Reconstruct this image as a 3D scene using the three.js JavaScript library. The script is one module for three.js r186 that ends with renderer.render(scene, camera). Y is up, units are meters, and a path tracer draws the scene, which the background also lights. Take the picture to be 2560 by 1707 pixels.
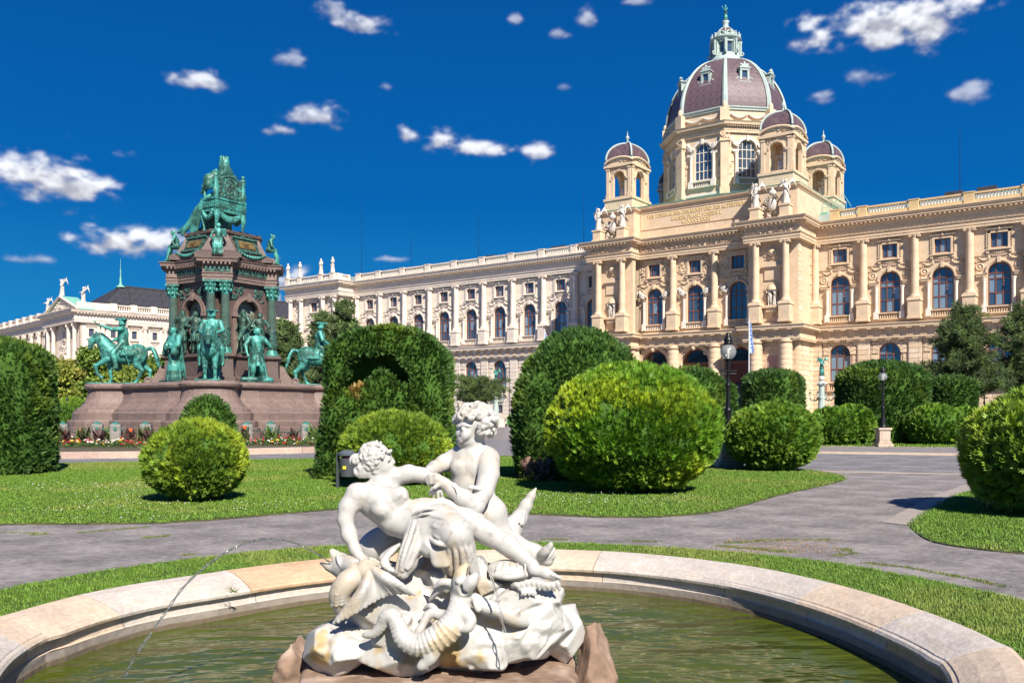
import * as THREE from 'three';
import { mergeGeometries } from 'three/addons/utils/BufferGeometryUtils.js';
import { FontLoader } from 'three/addons/loaders/FontLoader.js';
import { TextGeometry } from 'three/addons/geometries/TextGeometry.js';

// ---------------------------------------------------------------- camera, sky, sun, exposure
const scene = new THREE.Scene();
const EYE = 1.9, FOC = 2240, HORIZON = 1035;             // eye height in metres; lens in pixels of a 2560 x 1707 frame
const camera = new THREE.PerspectiveCamera(2 * Math.atan(853.5 / FOC) * 180 / Math.PI, 2560 / 1707, 0.1, 2000);
camera.position.set(0, EYE, 0);
camera.setViewOffset(2560, 1707, 0, -(HORIZON - 853.5), 2560, 1707);   // rising lens: verticals stay vertical
const renderer = new THREE.WebGLRenderer({ antialias: true });
renderer.toneMapping = THREE.LinearToneMapping;
renderer.toneMappingExposure = 1.65;
renderer.shadowMap.enabled = true;
const SUN_AZ = 30 * Math.PI / 180, SUN_EL = 51 * Math.PI / 180;       // to the right behind the viewer, high
const sunDir = new THREE.Vector3(Math.sin(SUN_AZ) * Math.cos(SUN_EL), Math.sin(SUN_EL), Math.cos(SUN_AZ) * Math.cos(SUN_EL));
const sun = new THREE.DirectionalLight(new THREE.Color().setRGB(1.0, 0.93, 0.82), 5);
sun.position.copy(sunDir).multiplyScalar(260); sun.target.position.set(0, 0, -70);
sun.castShadow = true; sun.shadow.mapSize.set(4096, 4096);
Object.assign(sun.shadow.camera, { left: -190, right: 120, top: 130, bottom: -130, near: 1, far: 700 });
scene.add(sun, sun.target);

// ---------------------------------------------------------------- noise
const hash = (x, y, z) => { let h = Math.imul(x | 0, 374761393) ^ Math.imul(y | 0, 668265263) ^ Math.imul(z | 0, 2147483647 - 1274126177); h = Math.imul(h ^ (h >>> 13), 1274126177); h = Math.imul(h ^ (h >>> 15), 2246822519); return ((h ^ (h >>> 16)) >>> 0) / 4294967296; };
const n3 = (x, y, z) => {
  const ix = Math.floor(x), iy = Math.floor(y), iz = Math.floor(z); let a = x - ix, b = y - iy, c = z - iz;
  a = a * a * (3 - 2 * a); b = b * b * (3 - 2 * b); c = c * c * (3 - 2 * c);
  const L = (p, q, t) => p + (q - p) * t;
  return L(L(L(hash(ix, iy, iz), hash(ix + 1, iy, iz), a), L(hash(ix, iy + 1, iz), hash(ix + 1, iy + 1, iz), a), b),
    L(L(hash(ix, iy, iz + 1), hash(ix + 1, iy, iz + 1), a), L(hash(ix, iy + 1, iz + 1), hash(ix + 1, iy + 1, iz + 1), a), b), c) * 2 - 1;
};
const fbm = (x, y, z, o = 4) => { let s = 0, a = .5; for (let i = 0; i < o; i++) { s += a * n3(x, y, z); x = x * 2.03 + 7.1; y = y * 2.03 + 3.7; z = z * 2.03 + 1.3; a *= .5; } return s; };
let SEED = 12345;
const rnd = () => { SEED = (SEED + 0x6d2b79f5) | 0; let t = Math.imul(SEED ^ (SEED >>> 15), 1 | SEED); t = (t + Math.imul(t ^ (t >>> 7), 61 | t)) ^ t; return ((t ^ (t >>> 14)) >>> 0) / 4294967296; };
const rr = (a, b) => a + (b - a) * rnd();
const clamp = (x, a = 0, b = 1) => Math.min(b, Math.max(a, x)), mixn = (a, b, t) => a + (b - a) * t, sstep = (a, b, x) => { const t = clamp((x - a) / (b - a)); return t * t * (3 - 2 * t); };

// ---------------------------------------------------------------- the sky: deep clear blue, small fair-weather clouds all round
{
  const W = 4096, Hh = 2048, data = new Float32Array(W * Hh * 4);
  const zen = [0.001, 0.036, 0.172], mid = [0.0015, 0.080, 0.275], low = [0.010, 0.165, 0.375], hor = [0.13, 0.29, 0.43];
  for (let r = 0; r < Hh; r++) {
    const el = ((r + .5) / Hh - .5) * 180, e = Math.max(0, el);
    for (let c = 0; c < W; c++) {
      const az = ((c + .5) / W) * 2 * Math.PI - Math.PI, ce = Math.cos(el * Math.PI / 180), cs = Math.cos(az) * ce * sunDir.x + Math.sin(el * Math.PI / 180) * sunDir.y + Math.sin(az) * ce * sunDir.z;
      const g = 1 + .9 * Math.pow(Math.max(0, cs), 6), o = (r * W + c) * 4;
      for (let k = 0; k < 3; k++) {
        let v = e < 3 ? mixn(hor[k], low[k], e / 3) : e < 13 ? mixn(low[k], mid[k], (e - 3) / 10) : mixn(mid[k], zen[k], clamp((e - 13) / 22));
        data[o + k] = v * g + Math.pow(Math.max(0, cs), 24) * .25;
      }
      data[o + 3] = 1;
    }
  }
  // clouds: [azimuth, elevation] in degrees, half width, half height, density
  const clouds = [], px = (x, y, w, h, d) => { x *= 1.0884; y *= 1.0884; const dx = (x - 1280) / FOC, a = Math.atan(dx), el = Math.atan((HORIZON - y) / FOC * Math.cos(a)); clouds.push([a * 57.2958, el * 57.2958, w * 1.0884 / FOC * 57.3 / 2, h * 1.0884 / FOC * 57.3 / 2, d]); };
  px(70, 405, 330, 120, 1.05); px(180, 425, 150, 66, 1.05); px(285, 556, 190, 70, 1); px(375, 562, 150, 70, .95); px(85, 597, 120, 26, .5); px(445, 185, 120, 48, .85); px(500, 195, 60, 40, .4);
  px(725, 266, 130, 56, .8); px(655, 300, 80, 30, .6); px(820, 55, 150, 50, .8); px(765, 22, 70, 80, .5); px(660, 135, 80, 50, .45); px(940, 312, 66, 44, .8); px(1010, 325, 80, 60, .9); px(1080, 340, 150, 40, .95);
  px(1230, 350, 90, 44, .9); px(2050, 50, 380, 110, 1); px(2150, 40, 200, 130, 1.05); px(2030, 90, 90, 60, .8); px(2225, 215, 100, 50, .5); px(1980, 178, 90, 40, .42); px(1355, 47, 46, 56, .55); px(1185, 40, 36, 34, .5); px(1285, 78, 60, 26, .42);
  px(665, 640, 75, 80, .8); px(640, 690, 40, 60, .7); px(905, 597, 70, 16, .6); px(1890, 222, 50, 36, .45); px(1455, 5, 90, 20, .5); px(1300, 200, 40, 18, .3); px(885, 200, 40, 18, .3);
  const sv = SEED; SEED = 77;
  for (let i = 0; i < 150; i++) { const az = rr(36, 324), el = rr(3, 50), s = rr(1, 3.6) * (1 - el / 110); clouds.push([az, el, s, s * rr(.25, .4), rr(.5, 1)]); }
  SEED = sv;
  for (const [az0, el0, hw, hh, dn] of clouds) {
    const rows = [el0 - hh * 1.7, el0 + hh * 1.9].map((e) => Math.round((e / 180 + .5) * Hh)), cx = az0;
    for (let r = Math.max(0, rows[0]); r < rows[1]; r++) {
      const el = ((r + .5) / Hh - .5) * 180;
      if (el < .4) continue;
      const span = hw * 1.8, c0 = Math.round((cx - 90 - span) / 360 * W + W / 2), c1 = Math.round((cx - 90 + span) / 360 * W + W / 2);
      for (let c = c0; c <= c1; c++) {
        const az = (c + .5 - W / 2) / W * 360 + 90, u = (az - cx) / hw, v = (el - el0) / hh;
        const q = u + .8 * fbm(az * .45, el * .8, 9.3, 3), vv = v + .55 * fbm(az * .8, el * 1.2, 3.1, 3);
        const flat = vv < 0 ? 1.35 : 1, rad = Math.sqrt(q * q * .9 + vv * vv * flat), nz = fbm(az * 1.1, el * 2.2, 5.5, 6);
        let d = (1.0 - rad) * 1.3 + nz * 1.15 + .22 * fbm(az * 5, el * 9, 1.5, 3);
        const a = Math.pow(sstep(-.05, .95, d), 1.25) * Math.min(1, dn);
        if (a <= 0) continue;
        const thick = sstep(.1, 1.1, d), top = clamp(.5 + .55 * v + .75 * nz + .2 * fbm(az * 4, el * 5, 2, 3)), lit = mixn(.29, .68, sstep(.15, .85, top));
        const wgt = a * mixn(.7, 1, thick), o = (r * W + ((c % W) + W) % W) * 4, col = [lit * .93, lit * .95, lit * .99 + .05 * (1 - top)];
        for (let k = 0; k < 3; k++) data[o + k] = mixn(data[o + k], col[k], wgt);
      }
    }
  }
  const sky = new THREE.DataTexture(data, W, Hh, THREE.RGBAFormat, THREE.FloatType);
  sky.mapping = THREE.EquirectangularReflectionMapping; sky.magFilter = sky.minFilter = THREE.LinearFilter; sky.needsUpdate = true;
  scene.background = sky; scene.environment = sky;
}

// ---------------------------------------------------------------- building blocks
const taken = new Map();
const numbered = (n) => { const k = taken.get(n) ?? 0; taken.set(n, k + 1); return k ? n + '_' + String(k).padStart(3, '0') : n; };
const V3 = (x, y, z) => new THREE.Vector3(x, y, z);
/** The point of the place seen at a pixel of the 2560 x 1707 photograph, at a given distance along the view. Used for measuring out where things stand. */
const at = (px, py, Z) => V3((px - 1280) / FOC * Z, EYE + (HORIZON - py) / FOC * Z, -Z);
const gnd = (px, py) => { const Z = FOC * EYE / (py - HORIZON); return V3((px - 1280) / FOC * Z, 0, -Z); };
function thing(name, label, category, group, pos, turn = 0) {
  const o = new THREE.Group(); o.name = numbered(name); o.userData = { label, category }; if (group) o.userData.group = group;
  if (pos) o.position.copy(pos); o.rotation.y = turn; scene.add(o); return o;
}
function part(parent, name, geo, mat, label) {
  const m = new THREE.Mesh(geo, mat); m.name = parent === scene ? numbered(name) : name; m.castShadow = m.receiveShadow = true;
  if (label) m.userData.label = label; parent.add(m); return m;
}
function solo(name, geo, mat, label, category, group, pos, turn = 0) {
  const m = part(scene, name, geo, mat); m.userData = { label, category }; if (group) m.userData.group = group; if (pos) m.position.copy(pos); m.rotation.y = turn; return m;
}
function struct(name, geo, mat) { const m = part(scene, name, geo, mat); m.userData.kind = 'structure'; return m; }
function stuff(parent, name, geo, mat, label, category) { const m = part(parent, name, geo, mat); m.userData.kind = 'stuff'; if (label) m.userData.label = label; if (category) m.userData.category = category; return m; }
function copyOf(o, label, pos, turn) { const c = o.clone(); c.name = numbered(o.name.replace(/_\d\d\d$/, '')); c.userData = { ...o.userData, label }; if (pos) c.position.copy(pos); if (turn !== undefined) c.rotation.y = turn; scene.add(c); return c; }
/** Seeds of copies scattered as one mass. */
function scatter(parent, name, geo, mat, mats, cols, label, category) {
  const m = new THREE.InstancedMesh(geo, mat, mats.length); m.name = parent === scene ? numbered(name) : name;
  mats.forEach((x, i) => m.setMatrixAt(i, x)); if (cols) cols.forEach((c, i) => m.setColorAt(i, c));
  m.castShadow = m.receiveShadow = true; m.userData.kind = 'stuff'; if (label) m.userData.label = label; if (category) m.userData.category = category; parent.add(m); return m;
}
const M4 = (x, y, z, sx = 1, sy = sx, sz = sx, rx = 0, ry = 0, rz = 0) => new THREE.Matrix4().compose(V3(x, y, z), new THREE.Quaternion().setFromEuler(new THREE.Euler(rx, ry, rz, 'YXZ')), V3(sx, sy, sz));
const bare = (g) => { const h = g.index ? g.toNonIndexed() : g; for (const k of Object.keys(h.attributes)) if (!['position', 'normal', 'uv'].includes(k)) h.deleteAttribute(k); if (!h.attributes.uv) h.setAttribute('uv', new THREE.BufferAttribute(new Float32Array(h.attributes.position.count * 2), 2)); return h; };
const merge = (list) => mergeGeometries(list.map(bare));
const tf = (g, ...a) => g.applyMatrix4(M4(...a));
/** uv in metres, from the plane that each face lies closest to */
function boxUV(g, s = 1) {
  g = bare(g); const p = g.attributes.position.array, uv = g.attributes.uv.array;
  for (let i = 0; i < p.length; i += 9) {
    const ax = p[i + 3] - p[i], ay = p[i + 4] - p[i + 1], az = p[i + 5] - p[i + 2], bx = p[i + 6] - p[i], by = p[i + 7] - p[i + 1], bz = p[i + 8] - p[i + 2];
    const nx = Math.abs(ay * bz - az * by), ny = Math.abs(az * bx - ax * bz), nz = Math.abs(ax * by - ay * bx);
    for (let k = 0; k < 3; k++) {
      const x = p[i + k * 3], y = p[i + k * 3 + 1], z = p[i + k * 3 + 2], o = (i / 3 + k) * 2;
      if (ny >= nx && ny >= nz) { uv[o] = x * s; uv[o + 1] = z * s; } else if (nx >= nz) { uv[o] = z * s; uv[o + 1] = y * s; } else { uv[o] = x * s; uv[o + 1] = y * s; }
    }
  }
  return g;
}
const box = (x0, x1, y0, y1, z0, z1) => new THREE.BoxGeometry(x1 - x0, y1 - y0, z1 - z0).translate((x0 + x1) / 2, (y0 + y1) / 2, (z0 + z1) / 2);
/** a box with its long edges taken off */
function chbox(x0, x1, y0, y1, z0, z1, c = .02) {
  const s = new THREE.Shape(); const a = x0 + c, b = x1 - c, d = y0 + c, e = y1 - c;
  s.moveTo(a, d); s.lineTo(b, d); s.lineTo(b, e); s.lineTo(a, e); s.closePath();
  return new THREE.ExtrudeGeometry(s, { depth: z1 - z0 - 2 * c, bevelEnabled: true, bevelThickness: c, bevelSize: c, bevelSegments: 1, steps: 1 }).translate(0, 0, z0 + c);
}
const lathe = (pts, seg = 16) => new THREE.LatheGeometry(pts.map(([r, y]) => new THREE.Vector2(r, y)), seg);
const cyl = (r0, r1, y0, y1, seg = 12) => new THREE.CylinderGeometry(r1, r0, y1 - y0, seg).translate(0, (y0 + y1) / 2, 0);
const ball = (x, y, z, r, a = 10, b = 8) => new THREE.SphereGeometry(r, a, b).translate(x, y, z);
const tube = (pts, r, seg = 20, rad = 6, closed = false) => new THREE.TubeGeometry(new THREE.CatmullRomCurve3(pts.map((p) => p.isVector3 ? p : V3(...p)), closed), seg, r, rad, closed);
const rod = (a, b, r0, r1 = r0, seg = 6) => { const A = V3(...a), B = V3(...b), d = B.clone().sub(A), g = new THREE.CylinderGeometry(r1, r0, d.length(), seg); g.applyQuaternion(new THREE.Quaternion().setFromUnitVectors(V3(0, 1, 0), d.clone().normalize())); return g.translate((A.x + B.x) / 2, (A.y + B.y) / 2, (A.z + B.z) / 2); };
/** a profile [outward, up] carried along a path of [x, z] corners with mitred joints; outward is to the right of the walking direction */
function sweep(path, prof, closed = false) {
  const n = path.length, P = [], off = path.map((p, i) => {
    const a = path[(i - 1 + n) % n], b = path[(i + 1) % n]; let d0 = [p[0] - a[0], p[1] - a[1]], d1 = [b[0] - p[0], b[1] - p[1]];
    if (!closed && i === 0) d0 = d1; if (!closed && i === n - 1) d1 = d0;
    const N = (d) => { const l = Math.hypot(...d); return [-d[1] / l, d[0] / l]; }, n0 = N(d0), n1 = N(d1), k = 1 + n0[0] * n1[0] + n0[1] * n1[1];
    return [(n0[0] + n1[0]) / Math.max(.3, k), (n0[1] + n1[1]) / Math.max(.3, k)];
  });
  const pos = [], m = closed ? n : n - 1, pt = (i, j) => [path[i][0] + off[i][0] * prof[j][0], prof[j][1], path[i][1] + off[i][1] * prof[j][0]];
  for (let i = 0; i < m; i++) for (let j = 0; j < prof.length - 1; j++) {
    const i2 = (i + 1) % n, a = pt(i, j), b = pt(i2, j), c = pt(i2, j + 1), d = pt(i, j + 1);
    pos.push(...a, ...b, ...c, ...a, ...c, ...d);
  }
  const g = new THREE.BufferGeometry(); g.setAttribute('position', new THREE.Float32BufferAttribute(pos, 3)); g.computeVertexNormals(); return boxUV(g);
}
const poly = (pts) => { const s = new THREE.Shape(); pts.forEach(([x, y], i) => i ? s.lineTo(x, y) : s.moveTo(x, y)); s.closePath(); return s; };
const slab = (shape, depth, z = 0, seg = 12) => new THREE.ExtrudeGeometry(shape, { depth, bevelEnabled: false, curveSegments: seg }).translate(0, 0, z);

// ---------------------------------------------------------------- solids as distance fields on a grid, meshed with surface nets (figures, animals, rocks)
class Vol {
  constructor(lo, hi, cell) {
    this.lo = lo; this.c = cell; this.n = [0, 1, 2].map((i) => Math.ceil((hi[i] - lo[i]) / cell) + 1);
    this.f = new Float32Array(this.n[0] * this.n[1] * this.n[2]).fill(1e3);
  }
  op(lo, hi, pad, fn, k, mode = 0) {
    const { n, c, f } = this, a = [0, 1, 2].map((i) => Math.max(0, Math.floor((lo[i] - pad - this.lo[i]) / c))), b = [0, 1, 2].map((i) => Math.min(n[i] - 1, Math.ceil((hi[i] + pad - this.lo[i]) / c)));
    for (let z = a[2]; z <= b[2]; z++) for (let y = a[1]; y <= b[1]; y++) {
      let o = (z * n[1] + y) * n[0] + a[0];
      for (let x = a[0]; x <= b[0]; x++, o++) {
        const d = fn(this.lo[0] + x * c, this.lo[1] + y * c, this.lo[2] + z * c), g = f[o];
        if (mode === 0) { const h = k > 0 ? Math.max(0, k - Math.abs(g - d)) : 0; f[o] = Math.min(g, d) - (k > 0 ? h * h / (4 * k) : 0); }
        else if (mode === 1) { const e = -d, h = k > 0 ? Math.max(0, k - Math.abs(g - e)) : 0; f[o] = Math.max(g, e) + (k > 0 ? h * h / (4 * k) : 0); }
        else if (mode === 2) { if (g < pad * 2) f[o] = g + d; }
      }
    }
    return this;
  }
  cap(a, b, ra, rb, k = .02, mode = 0) {
    const [ax, ay, az] = a, bx = b[0] - ax, by = b[1] - ay, bz = b[2] - az, l = bx * bx + by * by + bz * bz || 1e-9, R = Math.max(ra, rb);
    return this.op([0, 1, 2].map((i) => Math.min(a[i], b[i]) - R), [0, 1, 2].map((i) => Math.max(a[i], b[i]) + R), Math.max(k, this.c * 2.5), (x, y, z) => {
      const t = clamp(((x - ax) * bx + (y - ay) * by + (z - az) * bz) / l), dx = x - ax - bx * t, dy = y - ay - by * t, dz = z - az - bz * t;
      return Math.sqrt(dx * dx + dy * dy + dz * dz) - ra - (rb - ra) * t;
    }, k, mode);
  }
  chain(pts, k = .02, mode = 0) { for (let i = 0; i < pts.length - 1; i++) this.cap(pts[i], pts[i + 1], pts[i][3], pts[i + 1][3], k, mode); return this; }
  /** a smooth curve through [x, y, z, r] points */
  worm(pts, k = .02, seg = 24, mode = 0) {
    const cv = new THREE.CatmullRomCurve3(pts.map((p) => V3(p[0], p[1], p[2]))), out = [];
    for (let i = 0; i <= seg; i++) { const t = i / seg, p = cv.getPoint(t), q = t * (pts.length - 1), j = Math.min(pts.length - 2, Math.floor(q)), w = q - j, s = w * w * (3 - 2 * w); out.push([p.x, p.y, p.z, mixn(pts[j][3], pts[j + 1][3], s)]); }
    return this.chain(out, k, mode);
  }
  ell(c, r, k = .02, e = null, mode = 0) {
    const q = e ? new THREE.Matrix3().setFromMatrix4(new THREE.Matrix4().makeRotationFromEuler(new THREE.Euler(...e))).elements : null, R = e ? Math.max(...r) : 0;
    return this.op([0, 1, 2].map((i) => c[i] - (R || r[i])), [0, 1, 2].map((i) => c[i] + (R || r[i])), Math.max(k, this.c * 2.5), (x, y, z) => {
      let a = x - c[0], b = y - c[1], d = z - c[2];
      if (q) { const A = q[0] * a + q[1] * b + q[2] * d, B = q[3] * a + q[4] * b + q[5] * d, D = q[6] * a + q[7] * b + q[8] * d; a = A; b = B; d = D; }
      a /= r[0]; b /= r[1]; d /= r[2];
      const k0 = Math.sqrt(a * a + b * b + d * d), k1 = Math.sqrt(a * a / (r[0] * r[0]) + b * b / (r[1] * r[1]) + d * d / (r[2] * r[2]));
      return k1 < 1e-6 ? -Math.min(...r) : k0 * (k0 - 1) / k1;
    }, k, mode);
  }
  box(c, h, rd = .01, k = .01, e = null, mode = 0) {
    const q = e ? new THREE.Matrix3().setFromMatrix4(new THREE.Matrix4().makeRotationFromEuler(new THREE.Euler(...e))).elements : null, R = e ? Math.hypot(...h) : 0;
    return this.op([0, 1, 2].map((i) => c[i] - (R || h[i])), [0, 1, 2].map((i) => c[i] + (R || h[i])), Math.max(k, this.c * 2.5), (x, y, z) => {
      let a = x - c[0], b = y - c[1], d = z - c[2];
      if (q) { const A = q[0] * a + q[1] * b + q[2] * d, B = q[3] * a + q[4] * b + q[5] * d, D = q[6] * a + q[7] * b + q[8] * d; a = A; b = B; d = D; }
      a = Math.abs(a) - h[0] + rd; b = Math.abs(b) - h[1] + rd; d = Math.abs(d) - h[2] + rd;
      return Math.hypot(Math.max(a, 0), Math.max(b, 0), Math.max(d, 0)) + Math.min(0, Math.max(a, b, d)) - rd;
    }, k, mode);
  }
  /** moves the skin in or out by fn(x, y, z) */
  rough(fn, band = .15) { const { n, c, lo } = this; return this.op(lo, [0, 1, 2].map((i) => lo[i] + n[i] * c), band, fn, 0, 2); }
  mesh(paint) {
    const { n, f, c, lo } = this, [nx, ny, nz] = n, id = new Int32Array(f.length).fill(-1), pos = [], idx = [], sx = 1, sy = nx, sz = nx * ny, off = [0, sx, sy, sx + sy, sz, sx + sz, sy + sz, sx + sy + sz];
    for (let z = 0; z < nz - 1; z++) for (let y = 0; y < ny - 1; y++) for (let x = 0; x < nx - 1; x++) {
      const o = z * sz + y * sy + x; let m = 0; for (let i = 0; i < 8; i++) if (f[o + off[i]] < 0) m |= 1 << i;
      if (m === 0 || m === 255) continue;
      let px = 0, py = 0, pz = 0, k = 0;
      for (let i = 0; i < 8; i++) for (let b = 1; b < 8; b <<= 1) { const j = i | b; if (j === i) continue; const fi = f[o + off[i]], fj = f[o + off[j]]; if ((fi < 0) === (fj < 0)) continue; const t = fi / (fi - fj); px += (i & 1) + ((j & 1) - (i & 1)) * t; py += ((i >> 1) & 1) + (((j >> 1) & 1) - ((i >> 1) & 1)) * t; pz += (i >> 2) + ((j >> 2) - (i >> 2)) * t; k++; }
      id[o] = pos.length / 3; pos.push(lo[0] + (x + px / k) * c, lo[1] + (y + py / k) * c, lo[2] + (z + pz / k) * c);
    }
    const quad = (a, b, d, e, flip) => { if (a < 0 || b < 0 || d < 0 || e < 0) return; flip ? idx.push(a, d, b, a, e, d) : idx.push(a, b, d, a, d, e); };
    for (let z = 1; z < nz - 1; z++) for (let y = 1; y < ny - 1; y++) for (let x = 1; x < nx - 1; x++) {
      const o = z * sz + y * sy + x, s = f[o] < 0;
      if (s !== (f[o + sx] < 0)) quad(id[o - sy - sz], id[o - sz], id[o], id[o - sy], !s);
      if (s !== (f[o + sy] < 0)) quad(id[o - sx - sz], id[o - sx], id[o], id[o - sz], !s);
      if (s !== (f[o + sz] < 0)) quad(id[o - sx - sy], id[o - sy], id[o], id[o - sx], !s);
    }
    const g = new THREE.BufferGeometry(); g.setAttribute('position', new THREE.Float32BufferAttribute(pos, 3)); g.setIndex(idx); g.computeVertexNormals();
    if (paint) { const col = new Float32Array(pos.length), nm = g.attributes.normal.array; for (let i = 0; i < pos.length; i += 3) { const q = paint(pos[i], pos[i + 1], pos[i + 2], nm[i], nm[i + 1], nm[i + 2]); col[i] = q[0]; col[i + 1] = q[1]; col[i + 2] = q[2]; } g.setAttribute('color', new THREE.BufferAttribute(col, 3)); }
    return g;
  }
}
// ---------------------------------------------------------------- materials
const pn = (x, y, p, s) => { const ix = Math.floor(x), iy = Math.floor(y); let a = x - ix, b = y - iy; a = a * a * (3 - 2 * a); b = b * b * (3 - 2 * b); const h = (i, j) => hash(((i % p) + p) % p, ((j % p) + p) % p, s); return mixn(mixn(h(ix, iy), h(ix + 1, iy), a), mixn(h(ix, iy + 1), h(ix + 1, iy + 1), a), b) * 2 - 1; };
/** noise that repeats every unit of u and v */
const tfbm = (u, v, p, o, s) => { let r = 0, a = .5; for (let i = 0; i < o; i++) { r += a * pn(u * p, v * p, p, s + i); p *= 2; a *= .5; } return r; };
function tex(n, fn, srgb = true) {
  const d = new Uint8Array(n * n * 4);
  for (let y = 0; y < n; y++) for (let x = 0; x < n; x++) { const q = fn((x + .5) / n, (y + .5) / n), o = (y * n + x) * 4; for (let k = 0; k < 3; k++) d[o + k] = clamp(Array.isArray(q) ? q[k] : q) * 255; d[o + 3] = 255; }
  const t = new THREE.DataTexture(d, n, n); t.wrapS = t.wrapT = THREE.RepeatWrapping; t.magFilter = THREE.LinearFilter; t.minFilter = THREE.LinearMipmapLinearFilter; t.generateMipmaps = true;
  if (srgb) t.colorSpace = THREE.SRGBColorSpace; t.needsUpdate = true; return t;
}
const rep = (t, s) => { const c = t.clone(); c.repeat.set(s, s); c.needsUpdate = true; return c; };
const T = {
  // weathered stone: cloudy patches, fine grain, dark specks; multiplies the base colour
  stone: tex(512, (u, v) => { const a = tfbm(u, v, 4, 5, 1), b = tfbm(u, v, 32, 4, 2), s = hash(u * 512, v * 512, 5), st = sstep(.12, .4, tfbm(u, v * .999, 8, 4, 9)); const g = .93 + a * .07 + b * .08 - (s > .985 ? .1 : 0); return [g, g * (1 - .012 * st), g * (1 - .035 * st)]; }),
  stoneB: tex(512, (u, v) => .5 + tfbm(u, v, 16, 5, 3) * .55 + (hash(u * 512, v * 512, 7) - .5) * .12, false),
  asphalt: tex(1024, (u, v) => { const q = hash(u * 1024, v * 1024, 3), q2 = hash(u * 512, v * 512, 8), a = tfbm(u, v, 3, 5, 4), b = tfbm(u, v, 24, 4, 5); let g = .80 + a * .2 + b * .2 + (q - .5) * .26 + (q2 > .93 ? .2 : q2 < .07 ? -.16 : 0); return [g * 1.0, g * .985, g * .98 + .008]; }),
  asphaltB: tex(1024, (u, v) => .5 + tfbm(u, v, 64, 4, 6) * .6 + (hash(u * 1024, v * 1024, 4) - .5) * .4, false),
  soil: tex(512, (u, v) => { const a = tfbm(u, v, 6, 5, 14), b = tfbm(u, v, 40, 3, 15), g = .8 + .3 * a + .3 * b; return [g * (1 + .1 * a), g, g * .9]; }),
  granite: tex(512, (u, v) => { const q = hash(u * 256, v * 256, 21), b = tfbm(u, v, 48, 3, 22), a = tfbm(u, v, 4, 4, 23); const g = .84 + b * .22 + a * .12 + (q > .9 ? .14 : q < .12 ? -.2 : 0); return [g, g * .99, g * .98]; }),
  patina: tex(512, (u, v) => { const a = tfbm(u, v, 5, 5, 31), b = tfbm(u, v * .999, 26, 4, 32), s = sstep(.0, .32, a * .8 + b * .5); return [mixn(.7, 1.0, 1 - s), mixn(.62, 1, 1 - s), mixn(.6, 1, 1 - s)]; }),
  slate: tex(512, (u, v) => { const row = Math.floor(v * 32), q = hash(Math.floor(u * 24 + (row % 2) * .5), row, 4), e = Math.abs((v * 32) % 1 - .5) > .42 ? -.1 : 0, g = .85 + (q - .5) * .22 + e + tfbm(u, v, 6, 4, 8) * .2; return [g, g, g]; }),
  ripple: tex(1024, (u, v) => { const wx = .02 * tfbm(u, v, 4, 3, 41), wy = .02 * tfbm(u, v, 4, 3, 42); return .5 + .5 * tfbm(u + wx, v + wy, 5, 3, 43) + .22 * tfbm(u - wy, v + wx, 14, 3, 44); }, false),
};
const mat = (r, g, b, o = {}) => new THREE.MeshStandardMaterial({ color: new THREE.Color().setRGB(r, g, b), roughness: .85, ...o });
const stoneMat = (r, g, b, s = .25, bump = .006, o = {}) => mat(r, g, b, { map: rep(T.stone, s), bumpMap: rep(T.stoneB, s * 2), bumpScale: bump, ...o });
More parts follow.
